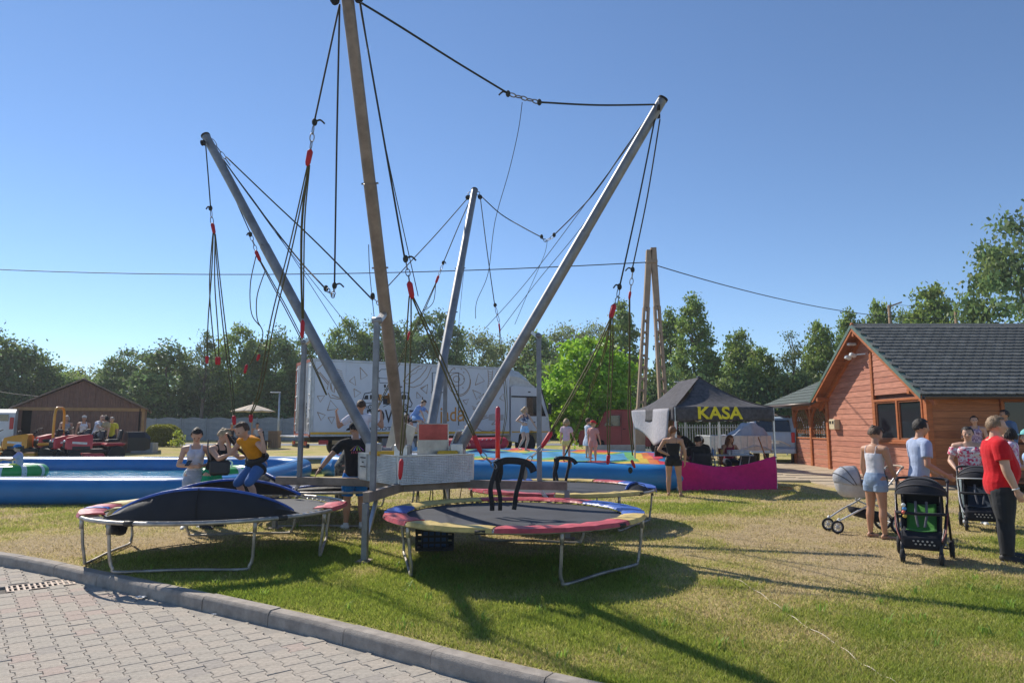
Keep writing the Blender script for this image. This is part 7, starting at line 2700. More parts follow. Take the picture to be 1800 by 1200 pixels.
# ---- right hand group by the house
# woman in camisole and denim shorts behind the light pram, seen from behind, turned right
P1 = person('woman in white camisole and denim shorts pushing the light grey pram', gp(5.62, 10.75), 138, 1.70, 'f', 1.0, 'tan', 'brown', 'bun', lean=4, head=(-30, 25), armR=((.10, .25, -1), (-.05, .55, -.9)), armL=((-.25, .05, -1), (-.05, .35, -1)), legR=((.05, .02, -1), (.04, -.03, -1)), legL=((-.09, .03, -1), (-.04, -.05, -1)), top=('strap', TC('cami', (.62, .62, .66))), bottom=('shorts', DENIM, .42), shoes=('sandal', SHOEB), vox=.010)
P2 = person('man in pale blue shirt standing behind the black stroller, face turned away', gp(6.04, 10.3), 116, 1.82, 'm', .9, 'tan', 'dark', 'short', lean=4, head=(6, 5), armR=((.2, -.12, -1), (.15, .8, -.5)), armL=((-.2, .2, -1), (.1, .8, -.5)), top=('shirt', TC('pale_blue', (.36, .43, .60))), bottom=('shorts', TC('pale_blue_shorts', (.40, .47, .58)), .9), shoes=('shoe', SHOEW, SOLEW), vox=.010)
P3 = person('woman in pink floral off shoulder blouse pushing the second stroller', gp(8.2, 12.4), 0, 1.70, 'f', 1.18, 'fair', 'dark', 'short', lean=3, head=(0, 6), armR=((.34, .10, -1), (-.28, .72, -.45)), armL=((-.34, .12, -1), (.2, .75, -.45)), top=('offshoulder', pattern_cloth('floral_pink', (.70, .64, .66), (.62, .05, .13), (.62, .30, .34), 34)), bottom=('pants', TC('pale_jeans', (.50, .60, .62))), shoes=('shoe', SHOEW), vox=.010)
P4 = person('heavy man in red tee and black trousers with wristband, in profile', gp(6.36, 9.05), 100, 1.84, 'm', 1.48, 'fair', 'sandy', 'short', lean=-2, head=(4, 0), armR=((.16, .10, -1), (.02, .35, -1)), armL=((-.2, .42, -1), (-.1, .9, -.1)), legR=((.07, -.02, -1), (.02, -.03, -1)), legL=((-.08, .10, -1), (-.03, .0, -1)), top=('tee', TC('red', (.56, .012, .02), fold=.5)), bottom=('pants', TC('charcoal', (.03, .032, .036))), shoes=('shoe', SHOEB, M('sole_grey', (.25, .25, .25))), belly=.034, vox=.010)
band = MB(); wr = P4['ER'].lerp(P4['WR'], .9); dd, ss, tt_ = basis(P4['WR'] - P4['ER'])
band.tube([wr + ss * (.036 * math.cos(a)) + tt_ * (.036 * math.sin(a)) for a in np.linspace(0, 2 * pi, 16)[:-1]], .008, 6, closed=True)
band.build('wristband', M('band_white', (.7, .7, .7)), P4['t'], smooth=True)
tpt = P4['hc']
# child carried by the man in red, seen past his chest
person('small dark haired child in floral top held against the red shirted man', Vector((6.72, 9.28, .78)), 260, .98, 'f', 1.0, 'fair', 'dark', 'bob', child=True, top=('tee', pattern_cloth('floral_lilac', (.60, .45, .62), (.5, .2, .4), (.66, .62, .66), 40)), bottom=('shorts', WHITE, .6), armR=((.2, .5, -.4), (.1, .8, .2)), armL=((-.2, .5, -.4), (-.1, .8, .2)), legR=((.4, .7, -.6), (.1, -.3, -1)), legL=((-.4, .7, -.6), (-.1, -.3, -1)), vox=.011)
person('person in light blue top and teal cap behind the red shirted man', gp(8.1, 10.75), 270, 1.66, 'f', 1.05, 'fair', 'light', 'short', top=('tee', TC('sky', (.35, .50, .70))), bottom=('pants', NAVY), hat=('cap', TC('teal', (.2, .5, .5))), shoes=('shoe', SHOEW), vox=.012)
# timber porch deck along the front wall of the house, with two people on it
deck = thing('porch_deck', 'low timber porch deck along the shaded front wall of the house', 'deck', (16.0, 18.35, 0))
dkp = MB(); dkp.box((0, 0, 0), (7.4, .14, .035), bev=.004); dme = dkp.mesh('board'); dme.materials.append(W_DARK)
for k in range(10):
	share(dme, 'board', deck, (0, -.68 + k * .148, .28))
for x in (-3.5, -1.8, 0, 1.8, 3.5):
	MB().box((x, 0, .13), (.12, 1.4, .26)).build('joist', W_DARK, deck)
person('dark haired person in lilac print leaning at the shaded house wall', Vector((12.42, 18.45, .30)), -15, 1.68, 'f', 1.1, 'fair', 'dark', 'short', head=(25, -4), top=('tank', pattern_cloth('print_lilac', (.35, .25, .36), (.55, .42, .52), (.2, .12, .22), 30)), bottom=('pants', NAVY), shoes=('shoe', SHOEB), armR=((.45, .1, -1), (-.3, .55, .1)), vox=.013)
person('dark haired man in denim blue shirt at the shaded house wall', Vector((13.22, 18.4, .30)), -50, 1.84, 'm', 1.05, 'tan', 'dark', 'short', head=(-10, 0), top=('long', TC('denim_shirt', (.10, .16, .28))), bottom=('pants', NAVY), shoes=('shoe', SHOEB), vox=.013)

# ---- sales tent
person('woman in black romper standing at the left corner of the pink banner', gp(3.95, 16.95), 172, 1.68, 'f', 1.12, 'tan', 'auburn', 'pony', head=(-14, 4), armR=((.32, .0, -1), (-.05, .15, -1)), armL=((-.62, -.2, -1), (.75, -.05, -.35)), legR=((.08, .0, -1), (.07, -.03, -1)), legL=((-.07, .02, -1), (-.03, -.04, -1)), top=('romper', BLACK), bottom=('shorts', BLACK, .36), shoes=('sandal', M('sandal_tan', (.3, .2, .12))), vox=.011)
person('man in black tee bending forward inside the black tent', tent_pt(1.02, 1.15), -70, 1.78, 'm', 1.0, 'tan', 'dark', 'short', lean=52, head=(0, -20), armR=((.12, .35, -1), (.05, .1, -1)), armL=((-.12, .4, -1), (-.05, .2, -1)), top=('tee', BLACK), bottom=('shorts', TC('plum_print', (.12, .05, .09)), .9), shoes=('shoe', SHOEB), legR=((.08, .15, -1), (.02, -.2, -1)), legL=((-.08, .15, -1), (-.02, -.2, -1)), vox=.012)
person('person in black seen from behind sitting low at the pink banner', tent_pt(.82, .5), 176, 1.74, 'm', 1.1, 'tan', 'dark', 'short', lean=12, seat=.42, head=(-10, 8), legR=((.25, 1, -.08), (.1, .1, -1)), legL=((-.25, 1, -.08), (-.1, .1, -1)), armR=((.35, .35, -1), (-.1, 1, -.2)), armL=((-.35, .35, -1), (.1, 1, -.2)), top=('tee', BLACK), bottom=('pants', NAVY), shoes=('shoe', SHOEB), vox=.012)
person('person in black with pale cap sitting behind the table in the tent', tent_pt(1.72, 2.2), -12, 1.66, 'f', 1.0, 'fair', 'brown', 'bob', lean=22, seat=.42, head=(0, 28), legR=((.2, 1, -.08), (.1, .1, -1)), legL=((-.2, 1, -.08), (-.1, .1, -1)), armR=((.3, .5, -.8), (-.3, .9, .0)), armL=((-.3, .5, -.8), (.3, .9, .0)), top=('tee', BLACK), bottom=('pants', NAVY), hat=('cap', WHITE), vox=.013)
person('auburn haired person sitting at the right rear corner of the tent', tent_pt(2.6, 2.3), 25, 1.66, 'f', 1.05, 'tan', 'auburn', 'long', lean=14, seat=.42, head=(20, 18), legR=((.2, 1, -.08), (.1, .1, -1)), legL=((-.2, 1, -.08), (-.1, .1, -1)), armR=((.3, .5, -.8), (-.3, .9, .0)), armL=((-.3, .5, -.8), (.3, .9, .0)), top=('tank', TC('wine', (.22, .03, .06))), bottom=('pants', NAVY), vox=.013)
person('person in black and white standing at the rear of the tent', tent_pt(.75, 3.0), 160, 1.72, 'f', .95, 'tan', 'dark', 'bun', head=(0, 10), top=('tank', pattern_cloth('mono_print', (.05, .05, .05), (.5, .5, .5), (.1, .1, .1), 26)), bottom=('pants', BLACK), armL=((-.5, .1, -.3), (.2, .2, 1)), vox=.013)

# ---- inflatable pad
def padz(x, y):
	return gz(x, y) * .8 + .64
def on_pad(u, y, dz=0):
	x = (u - 900) / FPX * (y * math.cos(PITCH) + (.7 - CAM_H) * math.sin(PITCH))
	return Vector((x, y, padz(x, y) + dz))
p = on_pad(922, 22.2, .10)
person('blond girl in striped crop top and pale blue shorts bouncing on the inflatable pad', p, 40, 1.45, 'f', .92, 'fair', 'light', 'wild', lean=8, side=-6, head=(10, 25), armR=((.75, .1, -.55), (-.75, .5, -.3)), armL=((-.55, .25, -.8), (-.35, .35, -.85)), legR=((.18, .35, -1), (.1, -.75, -1)), legL=((-.14, .12, -1), (-.05, -.45, -1)), top=('crop', pattern_cloth('stripe_crop', (.05, .06, .12), (.5, .5, .55), (.05, .06, .12), 30)), bottom=('shorts', TC('shorts_paleblue', (.30, .48, .66)), .4), vox=.011)
person('small blond girl in pale pink top and yellow shorts standing on the inflatable pad', on_pad(996, 19.6), 165, 1.16, 'f', 1.0, 'fair', 'light', 'bob', child=True, head=(-10, 5), top=('tee', TC('pale_pink', (.66, .50, .56))), bottom=('shorts', TC('lemon', (.68, .62, .22)), .6), armR=((.35, .1, -1), (.25, .35, -.9)), vox=.011)
person('child in white and pale blue dress standing behind the child in a red cap', on_pad(1034, 20.6), 120, 1.16, 'f', .95, 'fair', 'brown', 'short', child=True, top=('dress', TC('palest_blue', (.50, .58, .70))), bottom=('skirt', TC('palest_blue', (.5, .58, .7)), .8), vox=.011)
person('small child in red cap and coral outfit standing on the inflatable pad', on_pad(1043, 19.3), 150, 1.12, 'f', 1.0, 'fair', 'blond', 'short', child=True, head=(-25, 8), hat=('cap', TC('cap_red', (.55, .02, .03))), top=('tee', TC('coral', (.62, .30, .27))), bottom=('shorts', TC('coral_floral', (.60, .30, .26)), .6), armR=((.3, .15, -1), (.1, .3, -1)), vox=.011)
p = on_pad(726, 23.4, .62)
person('girl in blue shirt and skirt in mid air, crouched with her ponytail flying', p, 62, 1.48, 'f', .98, 'fair', 'brown', 'tail_up', lean=42, head=(0, 18), armR=((.15, .75, -.75), (.05, .45, -1)), armL=((-.15, .8, -.6), (-.05, .55, -.9)), legR=((.15, .95, -.35), (.1, -.5, -1)), legL=((-.12, .8, -.5), (-.05, -.7, -.9)), top=('tee', TC('mid_blue', (.20, .32, .62))), bottom=('skirt', TC('skirt_blue', (.20, .36, .62)), .62), vox=.011)
person('small boy in lime green tee bending forward on the pad by the steel box', on_pad(803, 20.5, .0), 75, 1.12, 'm', .95, 'fair', 'auburn', 'short', child=True, lean=48, head=(0, -22), armR=((.1, .35, -1), (.05, .35, -1)), armL=((-.1, .4, -1), (-.05, .4, -1)), legR=((.12, .35, -1), (.05, -.5, -1)), legL=((-.12, .2, -1), (-.05, -.5, -1)), top=('tee', TC('lime', (.45, .58, .10))), bottom=('shorts', NAVY, .9), vox=.011)
person('dark haired woman in pale print dress sitting on the pad edge behind the box', on_pad(713, 23.6, -.4), 15, 1.66, 'f', 1.0, 'fair', 'dark', 'long', head=(0, 10), top=('tank', pattern_cloth('dress_print', (.55, .53, .55), (.12, .12, .14), (.6, .58, .58), 30)), bottom=('skirt', TC('dress_pale', (.52, .48, .48)), .9), armL=((-.15, .3, -1), (.2, .9, .3)), vox=.013)

# ---- trampolines
mat_z = .585
person('boy in white tee standing on the rear trampoline, both arms up on the cords', Vector((-2.9, 13.15, mat_z)), 172, 1.62, 'm', 1.0, 'tan', 'brown', 'short', head=(6, 12), armR=((.75, .1, -.62), (-.10, .15, 1)), armL=((-.75, .1, -.62), (-.25, .15, 1)), legR=((.1, .0, -1), (.05, -.05, -1)), legL=((-.1, .05, -1), (-.05, -.05, -1)), top=('tee', TC('white_lilac', (.66, .64, .70))), bottom=('pants', TC('tracksuit_black', (.03, .03, .036))), shoes=('shoe', SHOEB), vox=.011, curl=1.1)
P_op = person('man in black tee with tent print, black cap and blue shorts reaching to a pad', gp(-2.66, 11.75), 190, 1.78, 'm', 1.05, 'tan', 'dark', 'short', lean=4, head=(40, 14), hat=('cap', BLACK), armR=((.15, .2, -1), (.05, .5, -.8)), armL=((-.72, -.05, -.78), (-.62, -.25, -.75)), top=('tee', TC('black_tee', (.02, .02, .022))), bottom=('shorts', TC('royal_blue', (.01, .17, .52)), .88), shoes=('shoe', SHOEW, SOLEW), vox=.010, curl=.25)
# tent print on the back of the shirt: small coloured wedges and letters, set just off the cloth
def back_print(J):
	inv_f = J['frame'](.2)
	rx, fx, ux = inv_f
	c = J['centre'](.205) - fx * (.068 * J['H'] * 1.03 + .022)
	cols = [(.55, .2, .6), (.25, .6, .2), (.65, .62, .15), (.35, .25, .7), (.7, .35, .15)]
	for i, col in enumerate(cols):
		a = (i - 2) * .036
		p0 = c + ux * .07 + rx * (-a * .25); 
		q0, q1 = c - ux * .02 + rx * (-a * 1.5 - .01), c - ux * .02 + rx * (-a * 1.5 + .012)
		mb = MB(); mb.prism([p0, q0, q1], -fx * .004)
		mb.build('print_wedge', M('print%d' % i, col, bump=0), J['t'])
	for k in range(6):
		a = c - ux * .055 + rx * (.075 - .03 * k)
		MB().tube(smooth_path([a + ux * .014, a + rx * -.012 + ux * .02, a + rx * -.008 - ux * .004, a + rx * -.02 - ux * .014], 3), .0045, 5).build('print_stroke', M('print_pink', (.55, .1, .16), bump=0), J['t'])
back_print(P_op)
watch = MB(); wr = P_op['EL'].lerp(P_op['WL'], .92); dd, ss, tt_ = basis(P_op['WL'] - P_op['EL'])
watch.tube([wr + ss * (.031 * math.cos(a)) + tt_ * (.031 * math.sin(a)) for a in np.linspace(0, 2 * pi, 16)[:-1]], .009, 6, closed=True)
watch.build('wristwatch', SHOEB, P_op['t'], smooth=True)
person('person in grey camouflage clothes bending beyond the rear trampoline', gp(-3.75, 15.2), 110, 1.6, 'm', 1.05, 'tan', 'dark', 'short', lean=35, head=(0, 20), top=('tee', pattern_cloth('camo_grey', (.06, .065, .06), (.11, .115, .10), (.035, .035, .038), 22)), bottom=('pants', pattern_cloth('camo_grey2', (.06, .065, .06), (.10, .105, .10), (.03, .03, .035), 20)), shoes=('shoe', SHOEB), vox=.012)
# group at the left trampoline
person('young woman in white tank top and pale denim shorts looking down at a phone', gp(-5.42, 11.85), 0, 1.66, 'f', .95, 'fair', 'dark', 'bun', head=(0, 32), armR=((.28, .05, -1), (-.62, .75, -.05)), armL=((-.28, .05, -1), (.62, .75, -.05)), top=('tank', TC('tank_white', (.60, .60, .68))), bottom=('shorts', TC('denim_pale', (.36, .41, .52)), .5), shoes=('shoe', SHOEW), vox=.010, curl=1.0)
ph = MB(); ph.box((0, 0, 0), (.075, .012, .15), bev=.004)
o = ph.build('phone', M('phone_black', (.02, .02, .022), rough=.2), None, loc=(-5.42, 11.60, 1.09)); o.rotation_euler = (R_(-55), 0, 0)
tag(o, 'black phone held in the hands of the young woman in white', 'phone')
person('woman in black top and green trousers leaning in beside the child in orange', gp(-5.12, 11.85), 52, 1.68, 'f', 1.08, 'fair', 'light', 'bun', lean=16, head=(10, 28), armR=((.25, .7, -.5), (.1, .8, .3)), armL=((-.4, .6, -.5), (.5, .8, .1)), top=('tank', TC('black_top', (.016, .017, .02))), bottom=('pants', TC('emerald', (.01, .33, .16))), shoes=('shoe', SHOEB), vox=.010)
bag = thing('shoulder_bag', 'dark grey shoulder bag hanging at the hip of the woman in green trousers', 'bag', (-4.86, 11.52, .90))
MB().box((0, 0, .12), (.34, .1, .25), bev=.04).build('pouch', M('bag_grey', (.04, .045, .05), rough=.7), bag, smooth=True, angle=40)
MB().tube(smooth_path([(-.15, 0, .23), (-.22, .02, .42), (-.24, .06, .58)], 4), .012, 6).build('strap', M('bag_strap', (.1, .1, .1)), bag, smooth=True)
P_ch = person('child in orange vest and jeans strapped in a black harness above the trampoline', Vector((-3.52, 9.62, .60)), -48, 1.38, 'm', .92, 'fair', 'brown', 'short', child=True, hs=1.12, lean=36, head=(-5, 14), armR=((.5, .15, -.6), (.1, .25, 1)), armL=((-.6, .1, -.4), (.05, .2, 1)), legR=((.18, .75, -.75), (.02, -.55, -1)), legL=((-.16, .8, -.7), (-.02, -.5, -1)), top=('vest', TC('orange', (.72, .28, .012), fold=.8)), bottom=('capri', DENIMB, 1.1), vox=.010, curl=1.0)
def child_harness(J):
	h = thing('worn_harness', 'black padded harness with straps worn by the child in orange', 'harness', PMAT[J['t'].name].translation, J['t'].rotation_euler.z)
	blk = M('harness_black', (.02, .02, .02))
	H = J['H']
	for tt, inf, th in ((.055, .03, .05),):
		hw, hd, fo = J['prof_at'](tt)
		r_ = J['ring'](tt, hw, hd, fo, inf)
		mb = MB(); mb.tube(r_, .045, 8, closed=True); mb.build('waist_belt', blk, h, smooth=True)
	for key, s in (('R', 1), ('L', -1)):
		c = J['H' + key].lerp(J['K' + key], .22)
		d, a, b = basis(J['K' + key] - J['H' + key])
		mb = MB(); mb.tube([c + a * (.085 * math.cos(x)) + b * (.085 * math.sin(x)) for x in np.linspace(0, 2 * pi, 18)[:-1]], .028, 8, closed=True)
		mb.build('leg_loop', blk, h, smooth=True)
		rx, fx, ux = J['frame'](.1)
		hip = J['centre'](.055) + rx * (s * .125)
		top_ = J['WR' if s > 0 else 'WL']
		mb = MB(); mb.tube([hip, hip.lerp(top_, .5) + rx * (s * .02), top_ + Vector((0, 0, .06))], .022, 8); mb.build('riser_strap', blk, h, smooth=True)
		mb = MB(); mb.tube(smooth_path([J['centre'](.06) + fx * .1 + rx * (s * .05), c + fx * .08, c + fx * .03 - ux * .05], 4), .02, 8); mb.build('front_strap', blk, h, smooth=True)
child_harness(P_ch)

# ---- background people
person('child in blue cap and lilac shirt riding the green bumper boat', Vector((BOAT1.x, BOAT1.y, .42)), 262, 1.2, 'm', 1.05, 'fair', 'dark', 'short', child=True, seat=.12, lean=8, head=(-10, 5), hat=('cap', TC('cap_blue', (.03, .18, .45))), legR=((.3, 1, .1), (.1, .6, -.6)), legL=((-.3, 1, .1), (-.1, .6, -.6)), armR=((.3, .6, -.7), (.0, 1, .1)), armL=((-.3, .6, -.7), (.0, 1, .1)), top=('tee', TC('lilac', (.44, .40, .62))), bottom=('shorts', TC('lime_shorts', (.4, .55, .1)), .8), vox=.012)
SH = 29.2
def shedp(u, label, face, **k):
	p_ = gpt(u, SH + k.pop('dy', 0))
	person(label, p_, face, k.pop('H', 1.68), vox=.016, **k)
shedp(112, 'grey haired person in grey vest at the shed wall', 10, hair='grey', hairstyle='bob', top=('tank', GREYT), bottom=('pants', NAVY))
shedp(143, 'person in white tank top and pale cap at the shed wall', 5, hair='dark', hairstyle='short', hat=('cap', TC('cap_pale', (.5, .48, .45))), top=('tank', WHITE), bottom=('pants', NAVY), skin='tan')
shedp(166, 'bald man in white shirt leaning over the mowers by the shed', 60, sex='m', w=1.15, hair='grey', hairstyle='bald', lean=18, armR=((.5, .6, -.5), (.2, .9, -.3)), armL=((-.5, .5, -.5), (-.4, .8, -.2)), top=('shirt', TC('shirt_white', (.60, .62, .70))), bottom=('pants', NAVY), H=1.74)
shedp(182, 'dark haired person in beige top beside the bald man', -60, hair='dark', hairstyle='bob', top=('tee', TC('beige', (.48, .38, .22))), bottom=('pants', NAVY))
shedp(193, 'person in bright yellow top at the right end of the shed wall', -20, hair='grey', hairstyle='short', dy=.5, top=('tee', TC('yellow', (.66, .58, .06))), bottom=('pants', NAVY), H=1.62)
# seated spectators near the parasol
bench = thing('park_bench', 'low dark wooden bench carrying spectators under the beige parasol', 'bench', gpt(428, 38.0))
MB().box((0, 0, .43), (2.9, .4, .05), bev=.008).build('seat', M('bench_wood', (.10, .06, .04), rough=.7), bench)
for x in (-1.2, 0, 1.2):
	MB().box((x, 0, .2), (.08, .36, .41)).build('leg', M('bench_wood', (.1, .06, .04)), bench)
sit = dict(legR=((.22, 1, -.1), (.08, .05, -1)), legL=((-.22, 1, -.1), (-.08, .05, -1)), armR=((.2, .3, -1), (-.3, .9, -.1)), armL=((-.2, .3, -1), (.3, .9, -.1)))
b0 = gpt(450, 38.0)
person('man in white sleeveless top sitting beside the wicker bin', b0, 10, 1.74, 'm', 1.1, 'tan', 'dark', 'short', seat=.45, lean=6, head=(0, 14), top=('tank', TC('grey_white', (.50, .51, .53))), bottom=('shorts', NAVY, .9), shoes=('shoe', SHOEW), vox=.016, **sit)
person('spectator in white cap and coral top sitting on the bench', gpt(425, 38.0), -20, 1.66, 'f', 1.0, 'fair', 'grey', 'short', seat=.45, lean=10, head=(20, 10), hat=('cap', WHITE), top=('tee', TC('coral2', (.6, .28, .2))), bottom=('pants', NAVY), shoes=('shoe', SHOEW), vox=.016, **sit)
person('spectator with dark hair and bare shoulders sitting on the bench', gpt(405, 38.0), 20, 1.68, 'f', 1.0, 'tan', 'dark', 'short', seat=.45, lean=4, head=(-10, 5), top=('strap', TC('black2', (.03, .03, .03))), bottom=('pants', NAVY), shoes=('shoe', SHOEW), vox=.016, **sit)
# ================================================================== PRAMS AND STROLLERS
def spoke_wheel(parent, x, y, r, wd, rubber, rimm, spokes=8, s=1):
	w = bpy.data.objects.new('wheel', None); w.parent = parent; w.location = (x, y, r); COL.objects.link(w)
	P = lambda q, a, o=0: Vector((q * math.cos(a), o, q * math.sin(a)))
	MB().tube([P(r - wd / 2, a) for a in np.linspace(0, 2 * pi, 33)[:-1]], wd / 2, 10, closed=True).build('tyre', rubber, w, smooth=True)
	MB().tube([P(r - wd * 1.1, a) for a in np.linspace(0, 2 * pi, 33)[:-1]], wd * .28, 8, closed=True).build('rim', rimm, w, smooth=True)
	MB().lathe([(.005, -.03), (.025, -.03), (.03, 0), (.025, .03), (.005, .03)], (0, 0, 0), (0, 1, 0), 12).build('hub', rimm, w, smooth=True)
	for k in range(spokes):
		a = 2 * pi * k / spokes
		MB().bar(P(.02, a), P(r - wd * 1.1, a), .012, .016, up=(0, 1, 0)).build('spoke', rimm, w)
	return w
def stroller(label, loc, face, accent, inner, hood_band=None):
	"""pushchair facing -X... local front is -Y"""
	t = thing('stroller', label, 'stroller', loc, R_(face) - math.atan2(loc[0], loc[1]), 'dark strollers by the house')
	t.scale = (1.1, 1.0, .94)
	blk = cloth('stroller_black', (.022, .023, .03), fold=.3)
	rub = M('rubber', (.02, .02, .02)); rimm = M('stroller_rim', (.05, .05, .055), rough=.4)
	tube = M('stroller_tube', (.035, .033, .036), rough=.35, metal=.5)
	acc = M('stroller_accent_' + accent[0], accent[1], rough=.5)
	R2 = Matrix.Rotation(pi / 2, 3, 'Z')
	def whl(x, y, r, wd):
		w = spoke_wheel(t, 0, 0, r, wd, rub, rimm, 3 if r < .12 else 6)
		w.location = (x, y, r); w.rotation_euler = (0, 0, pi / 2)
		return w
	for x in (-.19, .19):
		whl(x, -.36, .09, .045)
		MB().tube([(x, -.36, .09), (x, -.34, .2), (x, -.30, .3)], .02, 8).build('fork', tube, t, smooth=True)
	for x in (-.27, .27):
		whl(x, .30, .13, .05)
		# frame: front leg to handle, rear leg
		MB().tube(smooth_path([(x * .75, -.32, .28), (x * .9, -.12, .52), (x * .98, .15, .8), (x, .42, 1.02)], 6), .014, 8).build('frame_tube', tube, t, smooth=True)
		MB().tube([(x, .30, .13), (x * .98, .22, .45), (x * .95, .08, .73)], .014, 8).build('rear_leg', tube, t, smooth=True)
		MB().tube(smooth_path([(x * .75, -.325, .3), (x * .92, -.2, .44), (x * .98, -.02, .64)], 4), .009, 6).build('accent_strip', acc, t, smooth=True)
	MB().tube([(-.27, .3, .13), (.27, .3, .13)], .012, 8).build('axle', tube, t, smooth=True)
	MB().tube(smooth_path([(-.27, .42, 1.02), (-.24, .5, 1.06), (0, .52, 1.07), (.24, .5, 1.06), (.27, .42, 1.02)], 6), .02, 8).build('handle', blk, t, smooth=True)
	# seat shell, lining, foot rest, bumper bar
	mb = MB(); mb.grid(lambda u, v: Vector((-.2 + .4 * u, -.16 + .30 * v ** 1.2 + .10 * max(0, v - .45), .40 - .02 * math.sin(pi * u) + .55 * max(0, v - .42) ** 1.0)), 10, 16); mb.build('seat', blk, t, smooth=True, solid=.02)
	mb = MB(); mb.grid(lambda u, v: Vector((-.15 + .3 * u, -.17 + .30 * v ** 1.2 + .10 * max(0, v - .45) - .012, .425 - .02 * math.sin(pi * u) + .55 * max(0, v - .42))), 8, 14); mb.build('seat_liner', inner, t, smooth=True, solid=.012)
	for x in (-.2, .2):
		mb = MB(); mb.grid(lambda u, v: Vector((x, -.16 + .42 * u, .42 + .10 * u + (.14 + .25 * u) * v)), 8, 5); mb.build('side_wing', blk, t, smooth=True, solid=.015)
	for x in (-.05, .06):
		MB().tube([(x, .0, .78), (x, -.07, .6), (x * .6, -.13, .45)], .014, 6).build('belt', M('belt_grey', (.12, .12, .14)), t)
	mb = MB(); mb.grid(lambda u, v: Vector((-.19 + .38 * u, -.17 - .12 * v, .40 - .2 * v)), 8, 6); mb.build('leg_rest', blk, t, smooth=True, solid=.02)
	MB().tube(smooth_path([(-.24, .0, .62), (-.22, -.2, .64), (0, -.27, .64), (.22, -.2, .64), (.24, 0, .62)], 5), .02, 8).build('bumper_bar', blk, t, smooth=True)
	# hood: arched shell
	def hood(u, v):
		a = pi * (1 - u)
		th = R_(-12 + 105 * v)
		c = Vector((0, .15, .86))
		rr_ = .275 + .02 * math.sin(4 * pi * v)
		d = Vector((math.cos(a), -math.sin(a) * math.cos(th), math.sin(a) * math.sin(th)))
		return c + Vector((d.x * .265, d.y * .31 + .02, d.z * .25))
	mb = MB(); mb.grid(lambda u, v: hood(u, .18 + .82 * v), 20, 14); mb.build('hood', blk, t, smooth=True, solid=.012)
	MB().tube([hood(u, .18) for u in np.linspace(0, 1, 20)], .013, 8).build('hood_rim', hood_band or blk, t, smooth=True)
	for hv in (.45, .72):
		MB().tube([hood(u, hv) + Vector((0, 0, .008)) for u in np.linspace(0, 1, 18)], .009, 6).build('hood_rib', M('hood_rib', (.06, .055, .06), rough=.5), t, smooth=True)
	mb = MB(); mb.grid(lambda u, v: Vector((-.22 + .44 * u, .22 + .1 * v, .95 - .38 * v)), 6, 6); mb.build('back_panel', blk, t, smooth=True, solid=.012)
	# basket with round holes pattern drawn as small pale discs of mesh
	mb = MB(); mb.rings([[Vector((x * s_, y * s2, z)) for x, y in ((-.2, -.3), (.2, -.3), (.24, .24), (-.24, .24))] for s_, s2, z in ((1, 1, .34), (.96, .96, .26), (.86, .88, .17))], caps=False); mb.f.append((8, 9, 10, 11)); mb.mi.append(0)
	mb.build('basket', blk, t, smooth=True, angle=30, solid=.008)
	mb = MB(); mb.grid(lambda u, v: Vector((-.2 + .4 * u, -.335 - .03 * math.sin(pi * u), .19 + .16 * v)), 8, 4); bf = mb.build('basket_front', blk, t, smooth=True, solid=.008)
	for i in range(5):
		for j in range(2):
			MB().lathe([(.0005, 0), (.0115, 0), (.0115, .004)], (-.07 + i * .045 + .02 * j, -.375, .30 - .04 * j), (0, -1, 0), 10).build('eyelet', M('eyelet_pale', (.42, .40, .38)), bf)
	return t
stroller('black stroller with green seat liner in front of the man in pale blue', gp(5.30, 9.05), -4, ('red', (.25, .06, .05)), cloth('liner_green', (.07, .24, .05)))
stroller('black stroller with silver hood edge pushed by the woman in floral blouse', gp(7.82, 11.65), 0, ('silver', (.45, .45, .46)), cloth('liner_dark', (.03, .045, .07)), M('hood_silver', (.4, .41, .43)))
# toys on the bar of the first stroller
tp = gp(5.0, 8.95)
toy = thing('rattle_toy', 'small colourful rattle hanging on the stroller with green liner', 'toy', tp + Vector((.02, 0, .70)))
for k, c in enumerate(((.7, .7, .65), (.1, .3, .6), (.7, .15, .1), (.7, .5, .1))):
	MB().ell((0.01 * (k % 2), 0, -.045 * k), (.026, .026, .026)).build('bead', M('bead%d' % k, c, rough=.3), toy, smooth=True)

